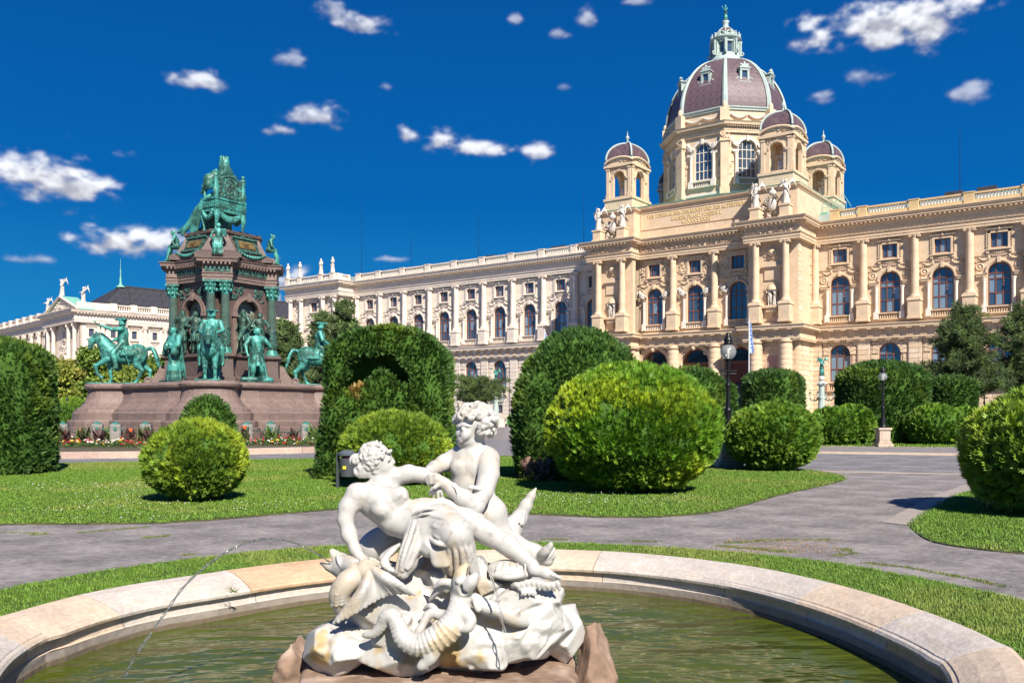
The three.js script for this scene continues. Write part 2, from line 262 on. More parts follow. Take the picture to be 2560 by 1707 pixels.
const MT = {
  whiteStone: stoneMat(.80, .70, .60, .23), creamStone: stoneMat(.755, .575, .395, .23), paleStone: stoneMat(.82, .74, .65, .31), yellowStone: stoneMat(.74, .53, .28, .27), pinkPanel: stoneMat(.50, .30, .26, .4),
  statueStone: stoneMat(.70, .635, .56, .5, .004), palaceStone: stoneMat(.80, .69, .58, .15), rimStone: stoneMat(.63, .50, .38, .8, .004), rimStoneB: stoneMat(.60, .41, .26, .7, .004), rimStoneC: stoneMat(.58, .515, .455, .9, .004),
  basinWet: stoneMat(.15, .115, .075, .6, .006), basinGrey: stoneMat(.30, .26, .225, .5, .006),
  wood: mat(.20, .072, .036, { roughness: .55 }), doorWood: mat(.13, .03, .015, { roughness: .5 }), dark: mat(.012, .012, .014, { roughness: .6 }), room: mat(.05, .047, .045), blind: mat(.55, .56, .55),
  glass: new THREE.MeshPhysicalMaterial({ color: new THREE.Color().setRGB(.045, .075, .12), roughness: .04, metalness: 0, ior: 1.9, clearcoat: 1, clearcoatRoughness: .03 }),
  glassPale: new THREE.MeshPhysicalMaterial({ color: new THREE.Color().setRGB(.20, .27, .33), roughness: .05, ior: 1.9, clearcoat: 1, clearcoatRoughness: .03 }),
  slatePurple: mat(.165, .105, .118, { map: rep(T.slate, 1), roughness: .5, bumpMap: rep(T.stoneB, .6), bumpScale: .01 }), slateGrey: mat(.055, .052, .06, { map: rep(T.slate, .4), roughness: .6 }),
  copperPale: mat(.44, .53, .49, { map: rep(T.stone, .3), roughness: .7 }), copperGreen: mat(.22, .52, .40, { map: rep(T.stone, .3), roughness: .7 }),
  bronze: mat(.070, .315, .265, { map: rep(T.patina, .45), roughness: .5, metalness: .2, bumpMap: rep(T.stoneB, 1.4), bumpScale: .006 }), nicheBronze: mat(.20, .25, .20, { map: rep(T.patina, .5), roughness: .6 }), bronzeDark: mat(.055, .145, .115, { map: rep(T.patina, .9), roughness: .5, metalness: .25, bumpMap: rep(T.stoneB, 2), bumpScale: .01 }),
  serpentine: mat(.105, .17, .135, { map: rep(T.granite, .9), roughness: .22, metalness: .05 }), goldLetter: mat(.78, .60, .27, { roughness: .4, metalness: .2 }),
  redGranite: mat(.28, .20, .175, { map: rep(T.granite, .7), roughness: .62, bumpMap: rep(T.stoneB, 1), bumpScale: .002 }), darkGranite: mat(.155, .108, .096, { map: rep(T.granite, .7), roughness: .55 }),
  bollard: mat(.36, .34, .31, { map: rep(T.granite, 1.2) }), blackIron: mat(.012, .013, .014, { roughness: .38, metalness: .4 }), plasticGrey: mat(.06, .068, .078, { roughness: .5 }),
  lampGlass: new THREE.MeshPhysicalMaterial({ color: new THREE.Color().setRGB(.86, .88, .86), transmission: .8, thickness: 0, roughness: .12, ior: 1.5, clearcoat: 1 }), doorGlass: mat(.012, .014, .018, { roughness: .12 }), lampWhite: mat(.8, .8, .78, { roughness: .4 }),
  asphalt: mat(.32, .293, .282, { map: rep(T.asphalt, .55), bumpMap: rep(T.asphaltB, .55), bumpScale: .006, roughness: .93 }), roadGrey: mat(.26, .258, .265, { map: rep(T.asphalt, .4), bumpMap: rep(T.asphaltB, .4), bumpScale: .006, roughness: .93 }),
  turf: mat(.09, .15, .02, { map: rep(T.soil, .7), bumpMap: rep(T.stoneB, 1), bumpScale: .03, roughness: 1 }), soil: mat(.13, .105, .075, { map: rep(T.soil, .8), roughness: 1 }), bark: mat(.09, .06, .045, { map: rep(T.soil, 1), bumpMap: rep(T.stoneB, 2), bumpScale: .03 }),
};
const leafMat = (r, g, b, tr = .25) => new THREE.MeshPhysicalMaterial({ color: new THREE.Color().setRGB(r, g, b), roughness: .62, transmission: tr, thickness: 0, side: THREE.DoubleSide });
// ---------------------------------------------------------------- ground, paths, lawns, basin of water
const flat = (pts, y, seg) => { const g = new THREE.ShapeGeometry(poly(pts.map(([x, z]) => [x, -z])), seg).rotateX(-Math.PI / 2).translate(0, y, 0); const p = g.attributes.position.array, uv = g.attributes.uv.array; for (let i = 0; i < uv.length / 2; i++) { uv[i * 2] = p[i * 3]; uv[i * 2 + 1] = p[i * 3 + 2]; } return g; };
const smooth = (pts, n = 8, closed = true) => { const c = new THREE.CatmullRomCurve3(pts.map(([x, z]) => V3(x, 0, z)), closed, 'centripetal'); return c.getPoints(pts.length * n).slice(0, closed ? -1 : undefined).map((p) => [p.x, p.z]); };
const G = (px, py) => { const p = gnd(px, py); return [p.x, p.z]; };
struct('ground', flat([[-900, 60], [900, 60], [900, -900], [-900, -900]], 0), MT.asphalt);

// the fountain basin: a nearly round rim; radius by bearing, seen from its centre
const BC = [-0.19, -6.25];
const RIMY = .46;
const rimPts = [[0, 1534], [194, 1489], [559, 1426], [798, 1397], [1100, 1378], [1387, 1373], [1508, 1376], [1847, 1409], [2087, 1458], [2317, 1530], [2530, 1615]].map(([x, y]) => { const Z = FOC * (EYE - RIMY) / (y - HORIZON); return [(x - 1280) / FOC * Z - BC[0], -Z - BC[1]]; });
const rimA = rimPts.map(([x, z]) => [Math.atan2(x, -z), Math.hypot(x, z)]);
const rimR = (a) => { // a = 0 away from the viewer
  a = Math.atan2(Math.sin(a), Math.cos(a)); const A = rimA; const base = 3.33;
  const lo = A[0], hi = A[A.length - 1];
  if (a < lo[0]) return mixn(lo[1], base, sstep(0, .9, lo[0] - a)); if (a > hi[0]) return mixn(hi[1], base, sstep(0, .9, a - hi[0]));
  let s = 0, w = 0; for (const [b, r] of A) { const q = Math.exp(-Math.pow((a - b) / .24, 2)); s += q * r; w += q; } return s / w;
};
const rimAt = (a, dr = 0) => { const r = rimR(a) + dr; return [BC[0] + Math.sin(a) * r, BC[1] - Math.cos(a) * r]; };
const rimLoop = (dr, n = 120) => Array.from({ length: n }, (_, i) => rimAt(i / n * 2 * Math.PI, dr));

const lawnMain = smooth([G(-700, 1316), G(-300, 1317), [...G(0, 1313)], G(316, 1311), G(451, 1307), G(676, 1289), G(857, 1275), G(1080, 1279), G(1316, 1287), G(1560, 1295), G(1700, 1291), G(1800, 1279), G(1956, 1238), G(2090, 1208), G(2113, 1199), G(2085, 1186), G(1960, 1172), G(1700, 1158), G(1250, 1142), G(785, 1148), G(343, 1156), G(100, 1161), G(-700, 1170)], 6);
const lawnRight = smooth([G(2278, 1317), G(2290, 1330), G(2338, 1357), G(2440, 1374), G(2560, 1386), G(2760, 1400), G(2900, 1330), G(2760, 1240), G(2560, 1222), G(2431, 1230), G(2350, 1266)], 6);
const lawnFar = smooth([G(2040, 1118), G(2300, 1120), G(2600, 1123), G(2900, 1115), G(2800, 1098), G(2300, 1092), G(2000, 1096), G(1700, 1100), G(1650, 1112)], 5);
const lawnLeftFar = smooth([G(-300, 1092), G(200, 1088), G(220, 1078), G(-300, 1076)], 4);
const lawns = [lawnMain, lawnRight, lawnFar, lawnLeftFar];
lawns.forEach((p, i) => {
  struct('lawn', flat(p, .02), MT.turf);
  if (i < 2) struct('lawn_edge', sweep([...p].reverse(), [[0, -.01], [.0, .02]], true), MT.soil);
});
// ring of turf round the basin
const ringOut = smooth([G(-560, 1640), G(-200, 1540), G(0, 1485), G(270, 1433), G(676, 1383), G(1000, 1366), G(1387, 1363), G(1737, 1380), G(2010, 1405), G(2229, 1440), G(2560, 1511), G(2800, 1600), [4.6, -4.2], [3.9, -2.2], [0, -1.3], [-4, -2.4], [-4.8, -4.4]], 8);
{ const s = poly(ringOut.map(([x, z]) => [x, -z])); s.holes.push(new THREE.Path(rimLoop(.02).map(([x, z]) => new THREE.Vector2(x, -z)))); const g = new THREE.ShapeGeometry(s).rotateX(-Math.PI / 2).translate(0, .04, 0); const p = g.attributes.position.array, uv = g.attributes.uv.array; for (let i = 0; i < uv.length / 2; i++) { uv[i * 2] = p[i * 3]; uv[i * 2 + 1] = p[i * 3 + 2]; } struct('lawn', g, MT.turf); }
// the carriageway round the monument and its kerbs
const roadNear = smooth([G(-400, 1172), G(100, 1161), G(343, 1156), G(785, 1146), G(1250, 1140), G(1700, 1157), G(1960, 1171), G(2054, 1177), G(2385, 1184), G(2800, 1196)], 5, false);
const roadFar = smooth([G(3000, 1148), G(2400, 1138), G(2050, 1133), G(1700, 1124), G(1250, 1098), G(1000, 1100), G(785, 1128), G(343, 1138), G(-400, 1142)], 5, false);
struct('road', flat([...roadNear, ...roadFar], .004), MT.roadGrey);
const stripe = (pts, w, y, name, m) => struct(name, sweep(pts, [[-w / 2, 0], [-w / 2, y], [w / 2, y], [w / 2, 0]]), m);
stripe(smooth([G(1960, 1171), G(2054, 1177.5), G(2200, 1181), G(2385, 1185), G(2800, 1197)], 5, false), .14, .012, 'kerb', MT.rimStone);
stripe(smooth([G(2900, 1148), G(2400, 1139), G(2050, 1133.5), G(1800, 1128)], 5, false), .3, .1, 'kerb', MT.rimStone);
stripe(smooth([G(3000, 1135), G(2400, 1120.5), G(2100, 1118), G(1900, 1116)], 5, false), .2, .06, 'kerb', MT.rimStone);
struct('pavement', flat([G(3000, 1147), G(2400, 1138.5), G(2050, 1133), G(1800, 1127), G(1800, 1114), G(2400, 1120), G(3000, 1134)], .05), MT.asphalt);
struct('kerb', flat([G(2204, 1306), G(2270, 1314), G(2360, 1258), G(2434, 1228), G(2425, 1208), G(2340, 1238)], .01), stoneMat(.36, .31, .28, .6, .005));

// ---------------------------------------------------------------- turf as blades
{
  const blade = (x, z, h, w, lean, dir, out) => { const c = Math.cos(dir), s = Math.sin(dir), px = -s * w, pz = c * w; out.push(x - px, 0, z - pz, x + px, 0, z + pz, x + c * lean * .4 + px * .7, h * .6, z + s * lean * .4 + pz * .7, x - px, 0, z - pz, x + c * lean * .4 + px * .7, h * .6, z + s * lean * .4 + pz * .7, x + c * lean * .4 - px * .7, h * .6, z + s * lean * .4 - pz * .7, x + c * lean * .4 - px * .7, h * .6, z + s * lean * .4 - pz * .7, x + c * lean * .4 + px * .7, h * .6, z + s * lean * .4 + pz * .7, x + c * lean, h, z + s * lean); };
  const tuft = (n, rad, h, w) => { const o = []; for (let i = 0; i < n; i++) { const a = rnd() * 6.283, r = Math.sqrt(rnd()) * rad; blade(Math.cos(a) * r, Math.sin(a) * r, h * rr(.5, 1.15), w * rr(.7, 1.3), h * rr(.1, .9), rnd() * 6.283, o); } const g = new THREE.BufferGeometry(); g.setAttribute('position', new THREE.Float32BufferAttribute(o, 3)); g.computeVertexNormals(); return g; };
  const inside = (p, x, z) => { let c = false; for (let i = 0, j = p.length - 1; i < p.length; j = i++) if ((p[i][1] > z) !== (p[j][1] > z) && x < (p[j][0] - p[i][0]) * (z - p[i][1]) / (p[j][1] - p[i][1]) + p[i][0]) c = !c; return c; };
  const grassMat = mat(1, 1, 1, { roughness: .6, side: THREE.DoubleSide });
  const seen = (x, z, m = 1.5) => z < -2 && Math.abs(x) < -z * .59 + m;
  const fill = (polyg, test, step, rad, h, w, n, name, label) => {
    const near = tuft(n, rad, h, w), ms = [], cs = [], xs = polyg.map((p) => p[0]), zs = polyg.map((p) => p[1]);
    for (let x = Math.min(...xs); x < Math.max(...xs); x += step) for (let z = Math.min(...zs); z < Math.max(...zs); z += step) {
      const X = x + rr(-.6, .6) * step, Z = z + rr(-.6, .6) * step; if (!seen(X, Z) || !inside(polyg, X, Z) || (test && !test(X, Z))) continue;
      const q = fbm(X * .5, 3, Z * .5, 4), f = fbm(X * 3, 7, Z * 3, 2), s = rr(.65, 1.25) * (1 + .5 * f);
      ms.push(M4(X, .03, Z, rr(.9, 1.2), s, rr(.9, 1.2), 0, rnd() * 6.28));
      const dry = sstep(-.05, .45, q + f * .5) * .75, v = rr(.75, 1.2);
      cs.push(new THREE.Color().setRGB(mixn(.125, .23, dry) * v, mixn(.235, .27, dry) * v, mixn(.018, .05, dry) * v));
    }
    scatter(scene, name, near, grassMat, ms, cs, label, 'grass');
  };
  const offRim = (x, z) => Math.hypot(x - BC[0], z - BC[1]) > rimR(Math.atan2(x - BC[0], -(z - BC[1]))) + .03;
  fill(ringOut, offRim, .05, .048, .04, .0028, 12, 'grass', 'short green grass ring around the stone fountain basin');
  fill(lawnMain, null, .12, .11, .042, .0055, 17, 'grass', 'mown green lawn grass beneath the round clipped bushes');
  fill(lawnRight, null, .095, .085, .042, .0045, 15, 'grass', 'mown green lawn grass under the right edge bush');
  fill(lawnFar, null, .4, .34, .09, .02, 14, 'grass', 'green grass strip behind the carriageway kerb');
  // clover heads, and weeds in the cracks of the path
  const clover = new THREE.IcosahedronGeometry(.008, 0), cm = [];
  for (let i = 0; i < 2200; i++) { const onRing = i < 330, a = rr(-2, 2), r = rr(.06, .5), c = onRing ? [BC[0] + Math.sin(a) * (rimR(a) + r), BC[1] - Math.cos(a) * (rimR(a) + r)] : [rr(-14, 4.5), rr(-24, -14.5)]; if (onRing ? !inside(ringOut, ...c) : !inside(lawnMain, ...c) || fbm(c[0] * .35, 1, c[1] * .35, 3) < .1) continue; cm.push(M4(c[0], .075 + rnd() * .03, c[1], rr(.7, 1.3))); }
  scatter(scene, 'clover_flowers', clover, mat(.75, .75, .66), cm, null, 'tiny white clover flowers dotted over the grass', 'clover');
  const wm = [], wc = [], weed = tuft(10, .05, .03, .004), dry = new THREE.IcosahedronGeometry(.014, 0), dm = [], dc = [];
  const crack = (pts, n, sp) => { for (let i = 0; i < n; i++) { const k = Math.floor(rnd() * (pts.length - 1)), t = rnd(), a = gnd(...pts[k]), b = gnd(...pts[k + 1]); wm.push(M4(mixn(a.x, b.x, t) + rr(-sp, sp), .002, mixn(a.z, b.z, t) + rr(-sp, sp) * .6, rr(.5, 1.1), rr(.4, 1), rr(.5, 1.1), 0, rnd() * 6)); const v = rr(.7, 1.2), y = rnd() < .4; wc.push(new THREE.Color().setRGB((y ? .2 : .1) * v, (y ? .19 : .17) * v, .03 * v)); } };
  crack([[-20, 1331], [90, 1333], [100, 1338]], 60, .12); crack([[200, 1332], [320, 1322], [370, 1318]], 70, .05); crack([[360, 1345], [420, 1340]], 60, .06); crack([[460, 1388], [480, 1387]], 20, .03);
  crack([[1360, 1349], [1420, 1350]], 40, .04); crack([[1580, 1353], [1650, 1355]], 40, .04); crack([[1790, 1365], [1900, 1374], [1970, 1381]], 160, .12); crack([[1820, 1358], [1950, 1350], [2080, 1350]], 120, .1); crack([[2100, 1370], [2140, 1382], [2090, 1392]], 70, .1); crack([[2160, 1407], [2260, 1418], [2360, 1436], [2440, 1450], [2510, 1468]], 170, .05); crack([[2320, 1245], [2338, 1246]], 40, .06);
  scatter(scene, 'weeds', weed, grassMat, wm, wc, 'low moss and weeds growing in cracks of the asphalt path', 'weeds');
  for (let i = 0; i < 800; i++) { const a = gnd(rnd() < .6 ? rr(1800, 1985) : rr(1950, 2090), 0 + (rnd() < .6 ? rr(1362, 1382) : rr(1346, 1358))); dm.push(M4(a.x + rr(-.15, .15), .004, a.z, rr(.4, 1.2), rr(.2, .6), rr(.4, 1.2), 0, rnd() * 6)); const v = rr(.6, 1.2); dc.push(new THREE.Color().setRGB(.30 * v, .20 * v, .12 * v)); }
  for (let i = 0; i < 500; i++) { const a = gnd(rr(0, 2560), rr(1300, 1500)); dm.push(M4(a.x, .004, a.z, rr(.2, .6), rr(.1, .3), rr(.2, .6), 0, rnd() * 6)); const v = rr(.4, 1.2); dc.push(new THREE.Color().setRGB(.30 * v, .24 * v, .18 * v)); }
  scatter(scene, 'leaf_litter', dry, mat(1, 1, 1), dm, dc, 'dry brown litter and grit lying on the path', 'litter');
}
// ---------------------------------------------------------------- carved and cast figures, one unit tall, standing on y = 0 and facing +z
/** o: arms/legs as joint lists, robe, wings, hat, crown, skirt, cape, seated ... */
function fig(o = {}) {
  const c = o.cell || .017, v = new Vol(o.lo || [-.46, -.03, -.42], o.hi || [.46, 1.2, .46], c), s = o.sit ? 1 : 0, hipY = o.hipY ?? (s ? .5 : .53), lean = o.lean || 0, tw = o.twist || 0, wide = o.wide || 1;
  const top = (x, y, z) => { const dy = y - hipY, Y = hipY + dy * Math.cos(lean), Z = z + dy * Math.sin(lean); return [x * Math.cos(tw) + Z * Math.sin(tw), Y, Z * Math.cos(tw) - x * Math.sin(tw)]; };
  const up = (l) => l.map((p) => [...top(p[0], p[1] - (.53 - hipY), p[2]), p[3]]);
  const B = (x, y, z) => top(x, y - (.53 - hipY), z);
  // trunk
  v.ell([0, hipY + .005, 0], [.085 * wide, .07, .07], .03); v.chain([[...B(0, .55, 0), .07 * wide], [...B(0, .64, .005), .064 * wide], [...B(0, .73, .005), .072 * wide]], .04); v.ell(B(0, .735, 0), [.098 * wide, .085, .072], .04); v.chain(up([[-.1 * wide, .8, 0, .042], [0, .815, -.005, .045], [.1 * wide, .8, 0, .042]]), .04);
  if (o.bust) for (const q of [-1, 1]) v.ell(B(.042 * q, .745, .062), [.036, .034, .032], .02);
  // head
  const hd = o.head || [0, 0]; const H = (x, y, z) => { const X = x * Math.cos(hd[0]) + z * Math.sin(hd[0]), Z0 = z * Math.cos(hd[0]) - x * Math.sin(hd[0]), Y = (y - .86) * Math.cos(hd[1]) - Z0 * Math.sin(hd[1]), Z = Z0 * Math.cos(hd[1]) + (y - .86) * Math.sin(hd[1]); return B(X, .86 + Y, Z + .01); };
  v.cap(B(0, .81, 0), B(0, .875, .006), .034, .032, .02); v.ell(H(0, .935, 0), [.05, .06, .058], .015); v.ell(H(0, .9, .022), [.036, .042, .04], .015); v.cap(H(0, .935, .056), H(0, .915, .068), .007, .009, .006); v.cap(H(-.02, .938, .05), H(.02, .938, .05), .008, .008, .006);
  if (o.hair) { for (let i = 0; i < 14; i++) { const a = -2.3 + 4.6 * i / 13; v.cap(H(Math.sin(a + 3.14) * .05, .95, Math.cos(a + 3.14) * .052), H(Math.sin(a + 3.14) * .058, .89 - (o.hair - 1) * .05, Math.cos(a + 3.14) * .06), .016, .012, .006); } v.ell(H(0, .955, -.012), [.056, .05, .062], .008); }
  if (o.bun) v.ell(H(0, .95, -.075), [.032, .032, .032], .01);
  if (o.tricorn) { for (let i = 0; i < 3; i++) { const a = i * 2.094, b = a + 2.094; v.cap(H(Math.sin(a) * .1, .985, Math.cos(a) * .11), H(Math.sin(b) * .1, .985, Math.cos(b) * .11), .02, .02, .015); } v.ell(H(0, .985, 0), [.062, .034, .066], .015); }
  if (o.laurel) for (let i = 0; i < 12; i++) { const a = i / 12 * 6.28; v.ell(H(Math.sin(a) * .054, .965, Math.cos(a) * .06), [.014, .012, .014], .004); }
  if (o.helmet) { v.ell(H(0, .965, -.01), [.058, .05, .066], .006); v.worm([[...H(0, 1.0, .05), .012], [...H(0, 1.035, 0), .018], [...H(0, .99, -.08), .016], [...H(0, .92, -.09), .01]], .008, 10); }
  // arms and hands
  const arms = o.arms || [[[-.12, .8, 0], [-.15, .64, .0], [-.13, .5, .04]], [[.12, .8, 0], [.15, .64, 0], [.13, .5, .04]]], fat = o.sleeve || 1;
  for (const a of arms) { const [S, Ee, W] = a.map((p) => B(p[0] * (wide > 1 ? 1 + (wide - 1) * .7 : 1), p[1], p[2])); v.chain([[...S, .037 * fat], [...Ee, .029 * fat], [...W, .02 * fat]], .02); const d = V3(W[0] - Ee[0], W[1] - Ee[1], W[2] - Ee[2]).normalize(), pd = [W[0] + d.x * .035, W[1] + d.y * .035, W[2] + d.z * .035]; v.cap(W, pd, .017, .018, .01); if (!o.crude) { const sd = V3(-d.y, d.x, .3).normalize(); for (let i = -1.5; i <= 1.5; i++) v.cap([pd[0] + sd.x * i * .009, pd[1] + sd.y * i * .009, pd[2] + sd.z * i * .009], [pd[0] + sd.x * i * .011 + d.x * .028, pd[1] + sd.y * i * .011 + d.y * .028 - .006, pd[2] + sd.z * i * .011 + d.z * .028 + .006], .007, .005, .003); } }
  // legs and feet
  const legs = o.legs || [[[-.05, .5, 0], [-.055, .28, .012], [-.055, .05, -.01]], [[.05, .5, 0], [.06, .28, .02], [.07, .05, .005]]];
  for (const l of legs) { const [a, k, f] = l; v.chain([[...a, .062], [...k, .042], [mixn(k[0], f[0], .35), mixn(k[1], f[1], .35), mixn(k[2], f[2], .35) - .008, .042], [...f, o.boots ? .032 : .024]], .025); v.chain([[...f, .026], [f[0] + (f[3] || 0), f[1] - .03, f[2] + .03, .024], [f[0] + (f[3] || 0) * 1.5, f[1] - .032, f[2] + .08, .018]], .012); if (o.boots) v.cap([mixn(k[0], f[0], .08), mixn(k[1], f[1], .08), mixn(k[2], f[2], .08)], [mixn(k[0], f[0], .2), mixn(k[1], f[1], .2), mixn(k[2], f[2], .2)], .052, .048, .006); }
  // clothing
  const folds = (y0, y1, r0, r1, n, amp, cx = 0, cz = 0) => { for (let i = 0; i < n; i++) { const a = i / n * 6.283 + .3 * Math.sin(i * 2.7), q = r0 * (.95 + .1 * Math.sin(i * 3.1)), w = r1 * (.93 + .12 * Math.sin(i * 1.9 + 1)); v.cap([cx + Math.sin(a) * q * 1.02, y0, cz + Math.cos(a) * q * .92], [cx + Math.sin(a) * w * 1.08, y1, cz + Math.cos(a) * w], amp * .55, amp, .004); } };
  if (o.robe) { v.chain([[0, .6, 0, .075], [0, .45, .01, .1], [.01, .25, .012, .115], [.012, .07, .012, .13]], .03); folds(.58, .035, .078, .132, 11, .021, .008, .01); v.worm([[...B(-.1, .8, .03), .025], [...B(0, .68, .1), .022], [...B(.1, .56, .085), .022], [.13, .42, .04, .02]], .015, 12); }
  if (o.coat) { v.chain([[...B(0, .72, -.01), .088], [...B(0, .56, -.005), .084]], .03); v.chain([[0, .58, -.01, .082], [0, .4, -.015, .1]], .02); folds(.58, .3, .085, .132, 11, .019, 0, -.015); v.chain(up([[-.085, .56, .03, .016], [0, .575, .085, .016], [.085, .56, .03, .016]]), .004); v.cap(B(0, .78, .08), B(0, .58, .09), .008, .01, .006); for (const q of [-1, 1]) v.cap(B(.05 * q, .79, .06), B(.035 * q, .6, .085), .012, .01, .008); }
  if (o.cape) { const [cx, cz] = o.cape; v.chain([[...B(0, .8, -.06), .06], [cx * .5, .5, -.1 + cz * .5, .07], [cx, .12, -.12 + cz, .07]], .05); for (let i = 0; i < 8; i++) v.cap([...B(-.1 + .028 * i, .79, -.06)], [cx - .14 + .038 * i, .04 + .03 * (i % 3), -.15 + cz - .04 * Math.sin(i * 1.3)], .016, .02, .005); }
  if (o.lap) { for (let i = 0; i < 9; i++) { const t = i / 8; v.worm([[-.11 + .22 * t, hipY + .02, .03, .03], [-.1 + .2 * t, hipY + .03 - .01 * (i % 2), .17, .03], [-.11 + .22 * t, hipY - .2, .22 + .04 * (i % 2), .026], [-.13 + .26 * t, .04, .2 + .04 * (i % 3), .022]], .007, 10); } }
  if (o.wings) for (const q of [-1, 1]) { for (let i = 0; i < 9; i++) { const t = i / 8, R = B(.05 * q, .79, -.06); v.worm([[...R, .02], [R[0] + q * (.1 + .09 * t), R[1] + .2 - .1 * t, R[2] - .08, .02], [R[0] + q * (.2 + .13 * t), R[1] + .34 - .52 * t, R[2] - .12 - .03 * t, .009]], .01, 8); } }
  if (o.extra) o.extra(v, B, H);
  v.rough((x, y, z) => .0035 * fbm(x * 20, y * 20, z * 20, 2), .03);
  return boxUV(v.mesh(), 1.5);
}
/** a horse two units long, facing -x, hooves on y = 0; legs: [near fore, off fore, near hind, off hind] as lists of joints */
function horseVol(v, legs, o = {}) {
  const hd = o.head || [[-.62, 1.36, 0], [-.74, 1.56, 0], [-.86, 1.60, 0], [-1.0, 1.44, 0], [-1.06, 1.22, 0]];
  v.ell([-.05, 1.0, 0], [.62, .29, .27], .05); v.ell([-.42, 1.05, 0], [.3, .32, .26], .08); v.ell([.45, 1.07, 0], [.33, .31, .29], .08); v.ell([.1, .93, 0], [.4, .25, .25], .08); v.ell([.55, .95, .12], [.2, .26, .13], .06); v.ell([.55, .95, -.12], [.2, .26, .13], .06); v.ell([-.56, .95, 0], [.16, .22, .22], .08);
  v.chain([[-.42, 1.12, 0, .29], [hd[0][0], hd[0][1], 0, .215], [hd[1][0], hd[1][1], 0, .165], [hd[2][0], hd[2][1], 0, .125]], .08);
  v.chain([[...hd[2], .125], [...hd[3], .112], [...hd[4], .07]], .04); v.ell([hd[3][0] + .05, hd[3][1] + .03, 0], [.1, .11, .085], .05); for (const q of [-1, 1]) { v.cap([hd[2][0] + .0, hd[2][1] + .08, .06 * q], [hd[2][0] - .01, hd[2][1] + .2, .075 * q], .035, .012, .01); v.ell([hd[3][0] + .045, hd[3][1] + .1, .09 * q], [.03, .024, .02], .01); v.ell([hd[4][0] - .03, hd[4][1], .05 * q], [.02, .018, .015], .01, null, 1); v.cap([hd[2][0] - .02, hd[2][1], .1 * q], [hd[4][0] + .03, hd[4][1] + .12, .085 * q], .012, .012, .004); v.cap([hd[3][0] - .06, hd[3][1] - .1, .1 * q], [hd[3][0] + .1, hd[3][1] - .12, .08 * q], .012, .012, .004); }
  for (let i = 0; i < 12; i++) { const t = i / 11, p = [mixn(hd[2][0] + .08, -.38, t), mixn(hd[2][1] + .08, 1.42, t) + .06 * Math.sin(t * 3.1)]; v.cap([p[0], p[1], .02], [p[0] + .03, p[1] - .22, .13], .04, .02, .015); }
  for (const l of legs) { const z = l[0][2]; v.chain(l.map((p) => [p[0], p[1], p[2], p[3]]), .035); const f = l[l.length - 1], g = l[l.length - 2], d = V3(f[0] - g[0], f[1] - g[1], f[2] - g[2]).normalize(); v.cap([f[0], f[1], f[2]], [f[0] + d.x * .07 + (o.toe ?? -.03), f[1] + d.y * .07, f[2]], f[3] * 1.05, f[3] * 1.45, .012); v.ell([l[2][0], l[2][1], l[2][2]], [l[2][3] * 1.2, l[2][3] * 1.25, l[2][3] * 1.15], .015); }
  if (o.tail !== 0) for (let i = 0; i < 7; i++) { const q = (i - 3) * .03; v.worm([[.74, 1.2, q * .4, .05], [.92, 1.22, q, .06], [1.04, 1.0, q * 1.5, .06], [1.12, .72, q * 1.6, .05], [1.22, .48, q * 1.2, .02]], .015, 14); }
}
const FIG = {};
const mir = (g) => { const h = g.clone(); h.scale(-1, 1, 1); const p = h.attributes.position.array, n = h.attributes.normal.array, u = h.attributes.uv.array; for (let i = 0; i < p.length; i += 9) { for (let k = 0; k < 3; k++) { [p[i + 3 + k], p[i + 6 + k]] = [p[i + 6 + k], p[i + 3 + k]]; [n[i + 3 + k], n[i + 6 + k]] = [n[i + 6 + k], n[i + 3 + k]]; } } return h; };
FIG.roof = [fig({ robe: 1, hair: 1, crude: 1, cell: .022, arms: [[[-.12, .8, 0], [-.16, .64, .02], [-.03, .6, .11]], [[.12, .8, 0], [.15, .64, .02], [.04, .66, .12]]] }), fig({ robe: 1, hair: 2, crude: 1, cell: .022, arms: [[[-.12, .8, 0], [-.15, .63, 0], [-.12, .5, .05]], [[.12, .8, 0], [.14, .66, .04], [.02, .74, .12]]] })];
FIG.winged = fig({ robe: 1, wings: 1, hair: 1, crude: 1, cell: .02, arms: [[[-.12, .8, 0], [-.2, .7, .1], [-.12, .66, .22]], [[.12, .8, 0], [.17, .64, .04], [.12, .52, .08]]] });
FIG.pair = (() => { const a = fig({ cell: .024, crude: 1, hair: 1, arms: [[[-.12, .8, 0], [-.15, .66, .05], [.02, .6, .12]], [[.12, .8, 0], [.2, .72, .02], [.26, .66, 0]]] }), b = fig({ cell: .024, crude: 1, bun: 1, robe: 1, arms: [[[-.12, .8, 0], [-.18, .7, .06], [-.24, .74, .1]], [[.12, .8, 0], [.15, .66, .04], [.05, .6, .1]]] }); return merge([tf(a, -.12, 0, 0, 1), tf(b, .14, 0, -.03, .95, .95, .95, 0, -.4, 0)]); })();
FIG.seated = fig({ cell: .02, sit: 1, robe: 0, lap: 1, hipY: .42, crude: 1, hair: 1, lo: [-.4, -.03, -.3], legs: [[[-.06, .42, 0], [-.08, .4, .2], [-.08, .06, .2]], [[.06, .42, 0], [.08, .42, .2], [.07, .06, .24]]], arms: [[[-.12, .8, 0], [-.2, .72, .06], [-.22, .9, .1]], [[.12, .8, 0], [.17, .66, .04], [.12, .58, .16]]], extra: (v) => v.box([0, .2, -.06], [.15, .22, .12], .03, .02) });
